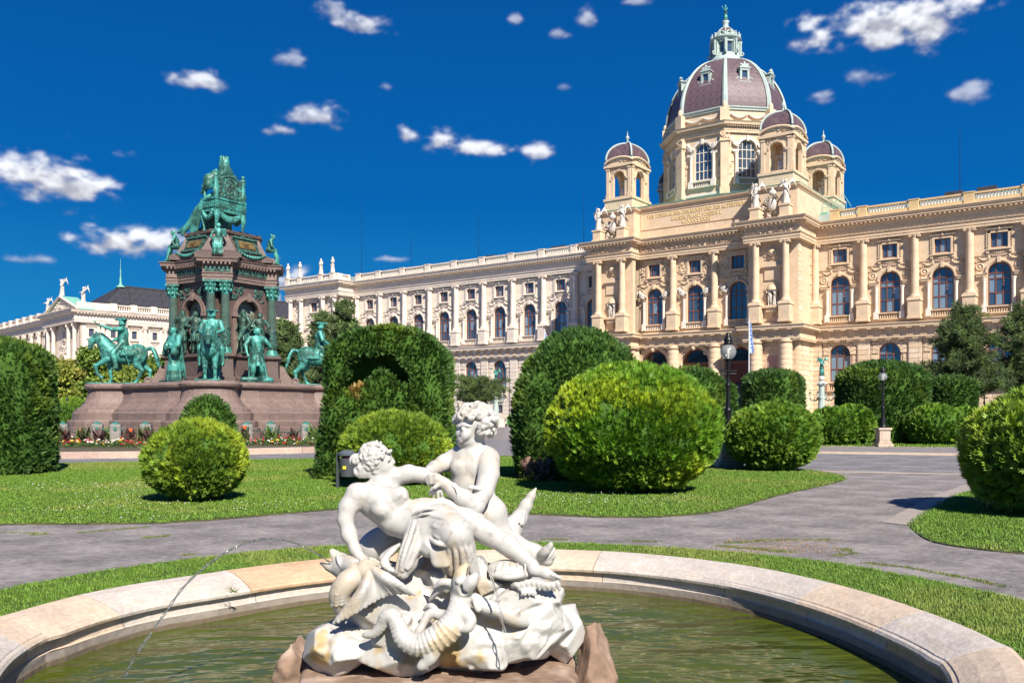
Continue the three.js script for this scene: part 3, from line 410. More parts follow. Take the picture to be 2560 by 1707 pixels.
FIG.recline = fig({ cell: .022, crude: 1, hair: 1, lap: 0, hipY: .4, sit: 1, lean: -.35, twist: .5, lo: [-.5, -.03, -.3], hi: [.6, 1.1, .4], legs: [[[-.04, .4, .02], [.18, .46, .1], [.36, .28, .08]], [[.05, .38, 0], [.26, .3, .06], [.46, .14, .04]]], arms: [[[-.12, .8, 0], [-.2, .66, .02], [-.24, .52, .08]], [[.12, .8, 0], [.2, .86, .06], [.26, .98, .1]]], extra: (v) => { for (let i = 0; i < 6; i++) v.worm([[-.05, .44 - .03 * i, .08, .03], [.15, .4 - .05 * i, .12, .03], [.3, .25 - .03 * i, .1, .025]], .02, 8); } });
FIG.angel = fig({ cell: .02, crude: 1, wings: 1, robe: 1, laurel: 1, arms: [[[-.12, .8, 0], [-.2, .86, .02], [-.24, 1.0, .05]], [[.12, .8, 0], [.17, .66, .04], [.1, .6, .12]]] });
FIG.athena = fig({ cell: .02, crude: 1, helmet: 1, robe: 1, arms: [[[-.12, .8, 0], [-.2, .9, .02], [-.25, 1.05, .05]], [[.12, .8, 0], [.16, .66, .06], [.06, .72, .14]]], extra: (v, B) => v.ell(B(.1, .72, .16), [.03, .05, .03], .01) });
// ---------------------------------------------------------------- the domed museum: x runs along the front, z towards the square
const archPath = (w, y0, sp, Cls = THREE.Shape, n = 20) => { const s = new Cls(), r = w / 2; s.moveTo(-r, y0); s.lineTo(r, y0); s.lineTo(r, sp); for (let i = 1; i <= n; i++) { const a = i / n * Math.PI; s.lineTo(Math.cos(a) * r, sp + Math.sin(a) * r); } s.lineTo(-r, y0); return s; };
const rectPath = (x0, x1, y0, y1, Cls = THREE.Shape) => { const s = new Cls(); s.moveTo(x0, y0); s.lineTo(x1, y0); s.lineTo(x1, y1); s.lineTo(x0, y1); s.closePath(); return s; };
/** frame and panes of a window: columns, and rows given by their upper edges; the last row may run up into the arch */
function windowGeo(w, y0, rows, cols, sp, bar = .1) {
  const r = w / 2, topAt = (x) => sp === null ? rows[rows.length - 1] : sp + Math.sqrt(Math.max(0, r * r - x * x)), out = sp === null ? rectPath(-r, r, y0, rows[rows.length - 1]) : archPath(w, y0, sp), panes = [], cw = w / cols; let yb = y0;
  rows.forEach((yt, j) => {
    for (let i = 0; i < cols; i++) {
      const x0 = -r + i * cw + bar * (i ? .5 : 1), x1 = -r + (i + 1) * cw - bar * (i < cols - 1 ? .5 : 1), b = yb + bar * (j ? .6 : 1), pts = [[x0, b], [x1, b]], n = 5;
      if (sp !== null && j === rows.length - 1) { const rr0 = r - bar; for (let k = n; k >= 0; k--) { const x = mixn(x0, x1, k / n); pts.push([x, Math.max(b + .02, sp + Math.sqrt(Math.max(0, rr0 * rr0 - x * x)) - .01)]); } } else pts.push([x1, yt - bar * .6], [x0, yt - bar * .6]);
      const s = poly(pts); panes.push(new THREE.ShapeGeometry(s)); const h = new THREE.Path(pts.map((p) => new THREE.Vector2(...p))); h.closePath(); out.holes.push(h);
    }
    yb = yt;
  });
  return { frame: boxUV(slab(out, .12, -.04)), panes };
}
const tubeRing = (r, w, d, y, a0 = 0, a1 = Math.PI, n = 22) => { const s = new THREE.Shape(); for (let i = 0; i <= n; i++) { const a = mixn(a0, a1, i / n); s[i ? 'lineTo' : 'moveTo'](Math.cos(a) * (r + w), Math.sin(a) * (r + w)); } for (let i = n; i >= 0; i--) { const a = mixn(a0, a1, i / n); s.lineTo(Math.cos(a) * r, Math.sin(a) * r); } return slab(s, d).translate(0, y, 0); };
const ico = new THREE.IcosahedronGeometry(1, 1);
/** carved ornament: scrolls, leaves and knobs over a field */
function carve(w, h, n, dep = .12, seed = 1) {
  const sv = SEED; SEED = seed * 7919 + 13; const L = [];
  for (let i = 0; i < n; i++) { const x = rr(-w / 2, w / 2), y = rr(-h / 2, h / 2), s = rr(.35, 1) * Math.min(.26, h * .3); L.push(tf(ico.clone(), x, y, 0, s * rr(.5, 1.2), s * rr(.4, 1), dep, 0, 0, rr(-1, 1))); if (i % 3 === 0) { const q = [], tr = rr(0, 6); for (let k = 0; k < 6; k++) { const a = tr + k * .9, rad = s * (1.5 - k * .18); q.push([x + Math.cos(a) * rad, y + Math.sin(a) * rad, dep * .6]); } L.push(tube(q, s * .2, 10, 5)); } }
  SEED = sv; return boxUV(merge(L));
}
const swag = (w, drop, r, n = 9) => { const L = []; for (let i = 0; i <= n; i++) { const t = i / n * 2 - 1; L.push(tf(ico.clone(), t * w / 2, -drop * (1 - t * t), r * .4, r * (1.15 - .35 * Math.abs(t)) * 1.1, r * (1.1 - .3 * Math.abs(t)), r)); } return L; };
const balusterGeo = boxUV(lathe([[.07, 0], [.11, .02], [.11, .07], [.06, .1], [.12, .22], [.13, .3], [.055, .5], [.1, .54], [.1, .6], [.0, .6]], 10));
const capIonic = (r) => merge([box(-r * 1.25, r * 1.25, .32, .42, -r * 1.1, r * 1.1), lathe([[r * .88, 0], [r * 1.02, .05], [r * .9, .08], [r * 1.12, .2], [r * 1.1, .32]], 16), ...[-1, 1].map((s) => merge([new THREE.CylinderGeometry(.19, .19, r * 2.1, 14).rotateX(Math.PI / 2).translate(s * r * 1.18, .19, 0), new THREE.TorusGeometry(.13, .035, 5, 12).translate(s * r * 1.18, .19, r * 1.07), ball(s * r * 1.18, .19, r * 1.06, .05, 6, 5)]))]);
const museum = thing('museum_building', 'long cream stone museum with columned front, central dome and corner towers', 'museum', null, V3(26.4, 0, -122.5), -.6398);
const mp = (name, geo, m, label) => part(museum, name, boxUV(geo), m, label);
{
  const W = MT.whiteStone, C = MT.creamStone, P = 5.9, MID = 11.55;
  const stoneOf = (x) => x < -14.7 ? W : C;
  // ---- columns of the upper floor
  const colGeo = boxUV(merge([lathe([[.62, 0], [.62, .12], [.58, .14], [.6, .24], [.5, .3], [.54, .38], [.455, .44], [.455, 2.2], [.395, 7.06]], 20), box(-.64, .64, -.14, 0, -.64, .64)])), capGeo = boxUV(capIonic(.41)), pedGeo = boxUV(merge([chbox(-.78, .78, 0, .28, -.72, .72, .03), chbox(-.7, .7, .28, 2.12, -.64, .64, .02), chbox(-.8, .8, 2.12, 2.42, -.74, .74, .05)]));
  const column = (x, z, m) => { const g = part(museum, 'column', colGeo, m); g.position.set(x, 15.8, z); const c = part(g, 'capital', capGeo, m); c.position.y = 7.08; const p = part(museum, 'pedestal', pedGeo, m); p.position.set(x, 13.22, z); };
  // ---- windows
  const gMain = windowGeo(2.3, 14.25, [15.75, 17.35, 17.95, 19.15], 3, 18.0), gUp = windowGeo(1.76, 20.9, [22.5], 3, null, .09), gLow = windowGeo(2.5, 6.0, [7.55, 9.2, 10.55], 3, 9.3), gBase = windowGeo(1.1, 2.1, [3.4], 2, null, .06);
  const putWindow = (name, g, x, z, pale) => { const o = new THREE.Group(); o.name = name; o.position.set(x, 0, z); museum.add(o); part(o, 'frame', g.frame, MT.wood); g.panes.forEach((p, i) => { const low = i < g.panes.length * .67; part(o, 'pane', p, pale && low && hash(i, x * 10, 3) < pale ? MT.glassPale : MT.glass); }); return o; };
  const lite = (x, a) => x < -14 ? .4 : a;
  // ---- shared ornaments of a bay
  const arch = boxUV(merge([tubeRing(1.18, .3, .16, 18.0), tubeRing(1.3, .12, .24, 18.0), box(-.17, .17, 19.1, 19.75, 0, .38), ...[-1, 1].flatMap((s) => [box(s * 1.95 - .42, s * 1.95 + .42, 17.62, 17.95, 0, .3), box(s * 1.95 - .5, s * 1.95 + .5, 17.85, 17.97, 0, .38)])]));
  const smallCol = boxUV(merge([lathe([[.24, 0], [.24, .1], [.19, .16], [.185, .2], [.16, 2.55], [.2, 2.6], [.2, 2.66], [.17, 2.7], [.27, 3.0], [.27, 3.08]], 12), box(-.27, .27, -.75, 0, -.22, .25), box(-.3, .3, -.86, -.72, -.24, .28)]));
  const winRail = boxUV(merge([box(-1.2, 1.2, 13.35, 13.5, 0, .34), box(-1.2, 1.2, 14.08, 14.22, -.02, .38)])), smallBal = boxUV(lathe([[.05, 0], [.07, .05], [.04, .1], [.085, .22], [.035, .42], [.07, .5], [.07, .58]], 8));
  const upFrame = boxUV(merge([box(-1.12, -.88, 20.7, 22.75, 0, .16), box(.88, 1.12, 20.7, 22.75, 0, .16), box(-1.12, 1.12, 22.5, 22.75, 0, .16), box(-1.3, 1.3, 20.55, 20.72, 0, .34), box(-1.25, 1.25, 22.8, 22.9, 0, .2), box(-1.4, 1.4, 22.9, 23.0, 0, .3), box(-1.3, -1.0, 20.2, 20.55, 0, .25), box(1.0, 1.3, 20.2, 20.55, 0, .25), tf(ico.clone(), 0, 22.95, .2, .2, .22, .18), ...[-1, 1].flatMap((s) => Array.from({ length: 6 }, (_, i) => tf(ico.clone(), s * 1.28, 21.0 + i * .28, .06, .1, .13, .1))), ...swag(1.7, .18, .12).map((g) => g.translate(0, 20.4, .04)), ...[-1, 1].map((s) => tube([[s * .2, 23.0, .2], [s * .6, 23.08, .18], [s * 1.0, 22.98, .14], [s * 1.25, 23.06, .1]], .07, 10, 5))]));
  const spand = boxUV(merge([...[-1, 1].flatMap((s) => [new THREE.TorusGeometry(.36, .09, 6, 18).translate(s * 1.98, 18.75, .06), tf(ico.clone(), s * 1.98, 18.75, .02, .22, .24, .1), ...swag(.95, .26, .12, 7).map((g) => g.translate(s * 1.55, 19.75, .05)), tf(ico.clone(), s * 1.05, 19.75, .08, .13, .2, .12), ...[0, 1, 2].map((i) => tf(ico.clone(), s * (2.3 - .12 * i), 18.1 - .06 * i, .04, .12, .16, .1)), ...[0, 1, 2].map((i) => tf(ico.clone(), s * (2.32 - .2 * i), 19.35 + .1 * i, .04, .15, .12, .1))]), box(-2.45, 2.45, 20.0, 20.09, 0, .12), ...Array.from({ length: 24 }, (_, i) => box(-2.36 + i * .2, -2.26 + i * .2, 19.9, 20.0, 0, .1))]));
  // ---- rusticated blocks
  const unit = boxUV(chbox(-.5, .5, -.5, .5, -.5, .5, .07)); const blocks = [];
  const course = .605, Y0 = 1.3;
  const coursed = (xa, xb, z, y0, y1, hole, off = 0, len = 1.25) => { // hole(y) -> half width of the opening about hole.x, or 0
    for (let y = y0, k = 0; y < y1 - .1; y += course, k++) {
      const h = hole ? hole(y + course / 2) : 0, segs = h > 0 ? [[xa, hole.x - h], [hole.x + h, xb]] : [[xa, xb]];
      for (const [a, b] of segs) { if (b - a < .12) continue; const n = Math.max(1, Math.round((b - a) / len)), sh = (k + off) % 2 ? .25 : 0; const cuts = [a]; for (let i = 1; i <= n - (sh ? 0 : 1); i++) { const q = a + (b - a) * (i - sh * 2 * .5) / n; if (q > a + .2 && q < b - .2) cuts.push(q); } cuts.push(b); for (let i = 0; i < cuts.length - 1; i++) blocks.push([(cuts[i] + cuts[i + 1]) / 2, y + course / 2, z, cuts[i + 1] - cuts[i] - .035, course - .035, .16 + .03 * hash(blocks.length, 3, 1)]); }
    }
  };
  const sideBlocks = [];
  // ---- one bay of a wing
  const wallUp = (w, x0) => { const s = rectPath(-w / 2, w / 2, 12.9, 24.4); s.holes.push(archPath(2.36, 14.2, 18.0, THREE.Path), rectPath(-.9, .9, 20.86, 22.54, THREE.Path)); return boxUV(slab(s, .6, -.6)); };
  const wallLow = (w) => { const s = rectPath(-w / 2, w / 2, .0, 12.95); s.holes.push(archPath(2.56, 5.95, 9.3, THREE.Path), rectPath(-.57, .57, 2.08, 3.42, THREE.Path)); return boxUV(slab(s, .6, -.6)); };
  const wu = wallUp(P), wl = wallLow(P);
  const vous = Array.from({ length: 11 }, (_, i) => { const a0 = (i + .06) / 11 * Math.PI, a1 = (i + .94) / 11 * Math.PI; return boxUV(tubeRing(1.28, .72 + (i === 5 ? .15 : (i % 2) * .1), .17 + (i === 5 ? .12 : 0), 9.3, a0, a1, 4)); }), lowTrim = boxUV(merge([box(-1.55, 1.55, 5.75, 5.95, 0, .5), box(-1.5, 1.5, 4.75, 4.95, 0, .45), box(-1.45, -1.2, 4.95, 5.75, 0, .4), box(1.2, 1.45, 4.95, 5.75, 0, .4)]));
  const addBay = (x, z, m, o = {}) => {
    const A = (name, g, zz, mm = m) => { const q = part(museum, name, g, mm); q.position.set(x, 0, z + zz); return q; };
    A('upper_wall', wu, 0); A('lower_wall', wl, 0); A('arch_moulding', arch, 0); A('window_surround', upFrame, 0); A('spandrel_ornament', spand, 0); A('balcony_rail', winRail, 0); A('sill_rail', lowTrim, 0); vous.forEach((g) => A('voussoir', g, 0));
    for (const s of [-1, 1]) { const q = part(museum, 'window_column', smallCol, MT.paleStone); q.position.set(x + s * 1.5, 14.3, z + .22); }
    for (let i = 0; i < 9; i++) { const q = part(museum, 'window_baluster', smallBal, m); q.position.set(x - 1.04 + i * .26, 13.5, z + .18); }
    for (let i = 0; i < 8; i++) { const q = part(museum, 'window_baluster', smallBal, m); q.position.set(x - 1.02 + i * .29, 5.0, z + .2); }
    A('inset_panel', boxUV(box(-.75, .75, 19.82, 19.98, 0, .07)), .02, MT.pinkPanel);
    putWindow('arched_window', gMain, x, z - .32, lite(x, .55)); putWindow('attic_window', gUp, x, z - .3, .25); putWindow('arched_window', gLow, x, z - .32, x < 0 ? .1 : .3); if (!o.noBase) putWindow('basement_window', gBase, x, z - .3, 0);
    const hole = (y) => y > 2 && y < 3.5 ? .62 : y > 4.6 && y < 9.3 ? 1.5 : y >= 9.3 && y < 11.3 ? Math.sqrt(Math.max(0, 2.05 * 2.05 - (y - 9.3) ** 2)) : 0; hole.x = x; coursed(x - P / 2 + .78, x + P / 2 - .78, z + .01, Y0, 10.9, hole);
  };
  const pier = (x, z, w = 1.5) => coursed(x - w / 2, x + w / 2, z + .22, Y0, 10.9, null, 0, 2);
  const wingZ = -.42;
  for (let i = 0; i <= 8; i++) { addBay((i + .5 - MID) * P, wingZ, W); column((i - MID) * P, 0, W); pier((i - MID) * P, wingZ); }
  column((9 - MID) * P + .6, 0, W);
  for (let k = 0; k < 6; k++) { addBay((14.1 + .5 + k - MID) * P, wingZ, C); column((14.1 + k - MID) * P, 0, C); pier((14.1 + k - MID) * P, wingZ); }
  // pier walls behind the rusticated piers, ends
  mp('wall_core', merge([box(-70, -15, 0, 24.4, -9, -1.05), box(14.6, 56, 0, 24.4, -9, -1.05), box(-15, -14.3, 0, 26, -9, 5.0), box(14.3, 14.62, 0, 26, -9, 5.0)]), C);
  // ---- left end pavilion
  {
    const x = -76.4, z = 3; const s = rectPath(-6.9, 6.9, 0, 24.4); s.holes.push(archPath(2.36, 14.2, 18.0, THREE.Path), rectPath(-.9, .9, 20.86, 22.54, THREE.Path), archPath(2.56, 5.95, 9.3, THREE.Path)); const g = boxUV(slab(s, .6, -.6)); part(museum, 'pavilion_wall', g, W).position.set(x, 0, z - .1);
    for (const [n, gg] of [['arch_moulding', arch], ['window_surround', upFrame], ['spandrel_ornament', spand], ['balcony_rail', winRail]]) part(museum, n, gg, W).position.set(x, 0, z - .1);
    putWindow('arched_window', gMain, x, z - .42, .3); putWindow('attic_window', gUp, x, z - .4, .2); putWindow('arched_window', gLow, x, z - .42, .1);
    for (const u of [-70.3, -73.4, -79.4, -82.4]) column(u, 3.5, W); for (const [u, k] of [[-71.85, 5], [-80.9, 6]]) { part(museum, 'carved_trophy', carve(1.6, 3.2, 22, .16, k), W).position.set(u, 21, 2.92); part(museum, 'carved_niche', carve(1.3, 2.2, 14, .2, k + 3), W).position.set(u, 16, 2.92); }
    mp('side_wall', merge([box(-69.5, -69.45, 0, 24.4, -9, 2.9), box(-83.4, -83.3, 0, 24.4, -40, 2.9)]), W);
    for (let k = 0; k < 37; k++) { const d = k % 2 ? .75 : 1.15; for (const [a, b] of [[2.9 - d, 2.9], [-.42, -.42 + d * .8]]) blocks.push([-69.45, 1.3 + k * course + course / 2, (a + b) / 2, .12, course - .035, b - a - .03]); }
  }
  // ---- entablature, string course, plinth along the whole front
  const run = (a, b, zz) => [[a, zz], [b, zz]];
  const path = (d) => [[-83.4 - d, -30], [-83.4 - d, 3.4 + d], [-69.2 + d, 3.4 + d], [-69.2 + d, -.2 + d], [-14.9 - d, -.2 + d], [-14.9 - d, 5.9 + d], [-8.35 + d, 5.9 + d], [-8.35 + d, 3.5 + d], [8.35 - d, 3.5 + d], [8.35 - d, 5.9 + d], [14.9 + d, 5.9 + d], [14.9 + d, -.2 + d], [56, -.2 + d]];
  const cut = (p, i, j, x0, x1) => p.slice(i, j).map(([x, z]) => [clamp(x, x0, x1), z]);
  const entab = [[-.9, 23.3], [.3, 23.3], [.3, 23.58], [.36, 23.6], [.36, 23.92], [.42, 23.94], [.5, 24.06], [.5, 24.12], [.3, 24.16], [.3, 25.0], [.4, 25.02], [.4, 25.2], [.52, 25.24], [.52, 25.4], [1.05, 25.44], [1.05, 25.66], [1.16, 25.72], [1.26, 25.9], [1.26, 25.96], [-.4, 26.06]];
  const strc = [[.0, 10.9], [.34, 10.92], [.34, 11.08], [.4, 11.1], [.4, 11.28], [.3, 11.3], [.3, 12.14], [.42, 12.16], [.42, 12.3], [.95, 12.38], [.95, 12.6], [1.08, 12.78], [1.08, 12.84], [-.2, 13.0], [-.2, 13.22]];
  const plin = [[.55, 0], [.55, 1.1], [.42, 1.22], [.0, 1.24]];
  const full = path(0);
  for (const [i, j, m, x0, x1] of [[0, 5, W, -90, -15], [4, 12, C, -15.2, 15.2], [11, 13, C, 14.6, 60]]) { const p = cut(full, i, j, x0, x1); if (i === 4) p[0] = [-14.9, -.2]; mp('entablature', sweep(p, entab), m); mp('string_course', sweep(p, strc), m); mp('plinth_course', sweep(p, plin), m); }
  { // modillions under the cornice, mutules and triglyphs of the string course
    const a = [], b = [], tr = []; const pw = path(0);
    for (let i = 1; i < 12; i++) { const [x0, z0] = pw[i], [x1, z1] = pw[i + 1], L = Math.hypot(x1 - x0, z1 - z0), alongX = Math.abs(x1 - x0) > Math.abs(z1 - z0), dir = alongX ? 1 : (z1 > z0 ? -1 : 1); const n = Math.floor(L / .52);
      for (let k = 0; k < n; k++) { const t = (k + .5) / n, x = mixn(x0, x1, t), z = mixn(z0, z1, t); if (x > 50) continue; a.push(alongX ? box(x - .11, x + .11, 25.22, 25.43, z + .5, z + .98) : box(Math.min(x + dir * .5, x + dir * .98), Math.max(x + dir * .5, x + dir * .98), 25.22, 25.43, z - .11, z + .11)); }
      if (!alongX) continue; const m = Math.floor(L / 1.47); for (let k = 0; k < m; k++) { const x = mixn(x0, x1, (k + .5) / m); if (x > 50) continue; b.push(box(x - .3, x + .3, 12.22, 12.34, z0 + .44, z0 + .92)); for (const q of [-.26, 0, .26]) tr.push(box(x + q - .1, x + q + .1, 11.34, 12.12, z0 + .29, z0 + .4)); tr.push(box(x - .4, x + .4, 11.12, 11.2, z0 + .4, z0 + .47)); } }
    const J = (n, L) => { const q = mp(n, merge(L), C); q.userData.kind = 'stuff'; }; J('modillions', a); J('mutules', b); J('triglyphs', tr);
  }
  // ---- roof balustrade of the wings
  const balus = (xs, z, m, bm, gap) => {
    const g = []; const x0 = xs[0], x1 = xs[xs.length - 1]; g.push(box(x0, x1, 26.0, 26.42, z - .3, z + .22), box(x0, x1, 27.04, 27.24, z - .34, z + .26)); const o = part(museum, 'balustrade', boxUV(merge(g)), m);
    xs.forEach((x, i) => { const q = part(o, 'balustrade_post', boxUV(merge([chbox(-.56, .56, 26.0, 27.28, -.36, .34, .03), box(-.62, .62, 27.22, 27.34, -.42, .4)])), m); q.position.set(x, 0, z); if (i < xs.length - 1) { const n = Math.round((xs[i + 1] - x - 1.3) / .36); for (let k = 0; k < n; k++) { const b = part(o, 'baluster', balusterGeo, bm); b.position.set(mixn(x + .75, xs[i + 1] - .75, (k + .5) / n), 26.43, z); b.scale.y = 1.02; } } });
  };
  balus(Array.from({ length: 10 }, (_, i) => (i - MID) * P + (i === 0 ? .9 : 0)), .35, W, MT.paleStone); balus(Array.from({ length: 6 }, (_, i) => (14.1 + i - MID) * P + (i === 0 ? 2.6 : 0)), .35, MT.yellowStone, MT.paleStone);
  balus([-82.6, -79.2, -73.4, -70.3], 3.9, W, MT.paleStone); { const o = part(museum, 'balustrade', boxUV(merge([box(-69.9, -69.4, 26, 26.42, .6, 3.6), box(-69.9, -69.4, 27.04, 27.24, .6, 3.6), box(-70.0, -69.35, 26, 27.3, 2.4, 3.7), box(-70.0, -69.35, 26, 27.3, .5, 1.0)])), W); for (let k = 0; k < 4; k++) part(o, 'baluster', balusterGeo, MT.paleStone).position.set(-69.65, 26.43, 1.3 + k * .32); }
  // ---- low roofs with pale copper edging behind the balustrades
  mp('roof', merge([sweep([[-82, -1.2], [-15, -1.2]], [[0, 26.3], [-.1, 27.3], [-3, 27.75], [-3, 26]]), sweep([[15, -1.2], [56, -1.2]], [[0, 26.3], [-.1, 27.3], [-3, 27.75], [-3, 26]])]), MT.copperPale, 'pale green copper roof edge behind the balustrade');
  mp('roof_ridge', merge([box(-66, -15, 27.7, 27.95, -5.2, -3.6), box(15.5, 24, 27.7, 28.0, -5.2, -3.4), box(25, 38, 27.75, 28.1, -5.2, -3.4), box(39, 56, 27.75, 28.15, -5.2, -3.4)]), MT.copperPale);
  mp('roof_hatch', merge([box(-41.5, -38.8, 27.6, 28.25, -5, -3), box(-27.5, -25, 27.6, 28.3, -5, -3), box(29.5, 31.5, 27.7, 28.45, -5, -3), box(33, 35, 27.7, 28.5, -5, -3)]), MT.slateGrey);
  for (const [x, h, zz] of [[-69, 41, -2], [-58.5, 33.5, -4], [-43, 36, -4], [-22, 36, -4], [31, 36, -4]]) mp('lightning_rod', cyl(.05, .02, 26.5, h, 5).translate(x, 0, zz), MT.blackIron);

  // ---- central projection: three arched doors between rusticated half columns
  {
    const s = rectPath(-8.4, 8.4, 0, 26); for (const x of [-6.05, 0, 6.05]) { const a = archPath(2.36, 14.2, 18.0, THREE.Path); const m = (p) => new THREE.Path(p.getPoints().map((q) => new THREE.Vector2(q.x + x, q.y))); s.holes.push(m(a), m(rectPath(-.9, .9, 20.86, 22.54, THREE.Path)), m(archPath(4.0, 1.0, 8.75, THREE.Path))); }
    part(museum, 'central_wall', boxUV(slab(s, .7, -.7)), C).position.z = 3.1;
    const doorG = merge([tubeRing(1.72, .26, .2, 8.75), box(-2.0, 2.0, 8.55, 8.85, -.05, .22), box(-2.0, -1.75, 1, 8.6, 0, .18), box(1.75, 2.0, 1, 8.6, 0, .18)]), leafG = merge([box(-1.75, 1.75, 7.3, 8.55, 0, .1), box(-1.75, 1.75, 7.2, 7.34, 0, .24), box(-1.75, -.04, 1.0, 7.2, 0, .08), box(.04, 1.75, 1.0, 7.2, 0, .08), ...[-1, 1].flatMap((q) => [box(q * .9 - .62, q * .9 + .62, 6.3, 7.0, .06, .14), box(q * .9 - .62, q * .9 + .62, 4.6, 6.1, .06, .14), box(q * .9 - .62, q * .9 + .62, 1.6, 4.4, .06, .14)]), box(-.14, .14, 1, 7.2, 0, .2)]);
    for (const x of [-6.05, 0, 6.05]) {
      for (const [n, g] of [['arch_moulding', arch], ['window_surround', upFrame], ['spandrel_ornament', spand], ['balcony_rail', winRail]]) part(museum, n, g, C).position.set(x, 0, 3.1);
      for (const q of [-1, 1]) { part(museum, 'window_column', smallCol, MT.paleStone).position.set(x + q * 1.5, 14.3, 3.32); const c = part(museum, 'carved_side_panel', carve(.75, 2.2, 13, .16, x * 3 + q + 40), C); c.position.set(x + q * 1.85, 21.7, 3.14); const f = part(museum, 'spandrel_figure', q < 0 ? FIG.recline : (FIG.reclineM ??= mir(FIG.recline)), MT.statueStone); f.position.set(x + q * 2.0, 17.55, 3.25); f.scale.setScalar(2.15); f.rotation.z = q * -.15; }
      for (let i = 0; i < 9; i++) part(museum, 'window_baluster', smallBal, MT.paleStone).position.set(x - 1.04 + i * .26, 13.5, 3.28);
      putWindow('arched_window', gMain, x, 2.75, .12); putWindow('attic_window', gUp, x, 2.78, .15); part(museum, 'inset_panel', boxUV(box(-.75, .75, 19.82, 19.98, 0, .07)), MT.pinkPanel).position.set(x, 0, 3.12);
      const d = new THREE.Group(); d.name = 'arched_door'; d.position.set(x, 0, 2.2); museum.add(d); part(d, 'door_frame', boxUV(doorG), MT.wood); part(d, 'door_leaf', boxUV(leafG), MT.doorWood); part(d, 'fanlight', new THREE.ShapeGeometry(archPath(3.44, 8.8, 8.8)), MT.doorGlass).position.z = .06; part(d, 'lattice', merge(Array.from({ length: 15 }, (_, i) => { const a = -1.6 + i * .23, h = Math.sqrt(Math.max(.02, 1.66 * 1.66 - a * a)); return rod([a, 8.85, .1], [clamp(a + h * .9, -1.5, 1.5) * .8, 8.8 + h * .85, .1], .016); })), MT.blackIron);
      part(museum, 'door_arch', boxUV(merge([tubeRing(2.0, .5, .16, 8.75), tubeRing(2.3, .2, .24, 8.75), box(-.25, .25, 10.6, 11.2, 0, .5)])), C).position.set(x, 0, 3.1); for (const q of [-1, 1]) part(museum, 'impost', boxUV(box(-.42, .42, 8.5, 8.8, 0, .3)), C).position.set(x + q * 2.4, 0, 3.1);
      for (const q of [-1, 1]) part(museum, 'carved_spandrel', carve(1.2, 1.1, 9, .24, x * 5 + q + 90), C).position.set(x + q * 2.05, 10.35, 3.15);
      part(museum, 'keystone_head', tf(ico.clone(), 0, 0, 0, .3, .38, .35), C).position.set(x, 10.75, 3.6);
    }
    // interior dark behind the doors
    mp('porch_wall', merge([box(-9, 9, 0, 26, -1, 1.9), box(-9, -8.3, 0, 26, 1.8, 3.0), box(8.3, 9, 0, 26, 1.8, 3.0)]), C);
    part(museum, 'poster', new THREE.BoxGeometry(2.4, 2.0, .05), mat(.32, .42, .68)).position.set(.5, 5.0, 2.7); part(museum, 'poster', new THREE.BoxGeometry(3.2, 3.4, .05), mat(.02, .025, .05)).position.set(6.1, 4.2, 2.7);
    for (const x of [-3.0, 3.0]) column(x, 3.6, C); 
    const drum = [[.0, 0]]; for (let y = 1.3, k = 0; y < 10.6; y += .66, k++) drum.push([.78, y + .03], [.82, y + .07], [.82, y + .58], [.78, y + .62], [.76, y + .64]); drum.push([.85, 10.62], [.92, 10.75], [.92, 10.9]);
    const rust = boxUV(lathe(drum.slice(1), 18)); for (const x of [-3.0, 3.0, -9.0, 9.0]) part(museum, 'rusticated_column', rust, C).position.set(x, 0, 3.5);
    for (const x of [-13.35, -9.55, 9.55, 13.35]) { column(x, 5.95, C); part(museum, 'rusticated_column', rust, C).position.set(x, 0, 5.9); }
    for (const q of [-1, 1]) {
      const x = q * 11.45; const s2 = rectPath(-3.15, 3.15, 0, 26); s2.holes.push(archPath(1.6, 15.4, 17.3, THREE.Path)); part(museum, 'pavilion_wall', boxUV(slab(s2, .8, -.8)), C).position.set(x, 0, 5.2);
      part(museum, 'niche', boxUV(merge([new THREE.CylinderGeometry(.85, .85, 2.2, 16, 1, true, Math.PI / 2, Math.PI).translate(0, 16.2, 0), new THREE.SphereGeometry(.85, 16, 8, 0, Math.PI * 2, 0, Math.PI / 2).scale(1, 1, 1).translate(0, 17.3, 0)])), C).position.set(x, 0, 5.0);
      part(museum, 'niche_trim', boxUV(merge([tubeRing(.8, .2, .14, 17.3), box(-1.3, 1.3, 15.1, 15.4, 0, .65), box(-.7, .7, 14.6, 15.1, 0, .45), lathe([[.0, 13.9], [.2, 14.0], [.5, 14.6], [.55, 14.7]], 14), box(-1.0, 1.0, 18.6, 20.2, 0, .14), box(-1.25, 1.25, 20.2, 20.4, 0, .4), slab(poly([[-1.35, 20.4], [1.35, 20.4], [0, 20.95]]), .35), new THREE.TorusGeometry(.7, .13, 8, 24).translate(0, 22.0, .05), tf(ico.clone(), 0, 21.8, .05, .42, .42, .2), tf(ico.clone(), 0, 22.2, .12, .22, .28, .22), ball(0, 22.0, -.1, .62, 16, 10)])), C).position.set(x, 0, 5.22);
      part(museum, 'carved_surround', carve(2.3, 1.8, 16, .14, 70 + q), C).position.set(x, 21.95, 5.2); part(museum, 'inset_panel', boxUV(merge([box(-.8, .8, 6.9, 9.4, 0, .12)])), C).position.set(x, 0, 5.22); part(museum, 'inset_panel', boxUV(box(-.6, .6, 7.15, 9.15, 0, .15)), MT.pinkPanel).position.set(x, 0, 5.23);
      const st = part(museum, 'niche_figures', FIG.pair, MT.statueStone, 'pair of pale stone figures standing in the wall niche'); st.position.set(x, 15.4, 5.45); st.scale.setScalar(2.5);
      coursed(x - 3.1, x + 3.1, 5.22, Y0, 10.9, null, 0, 1.6);
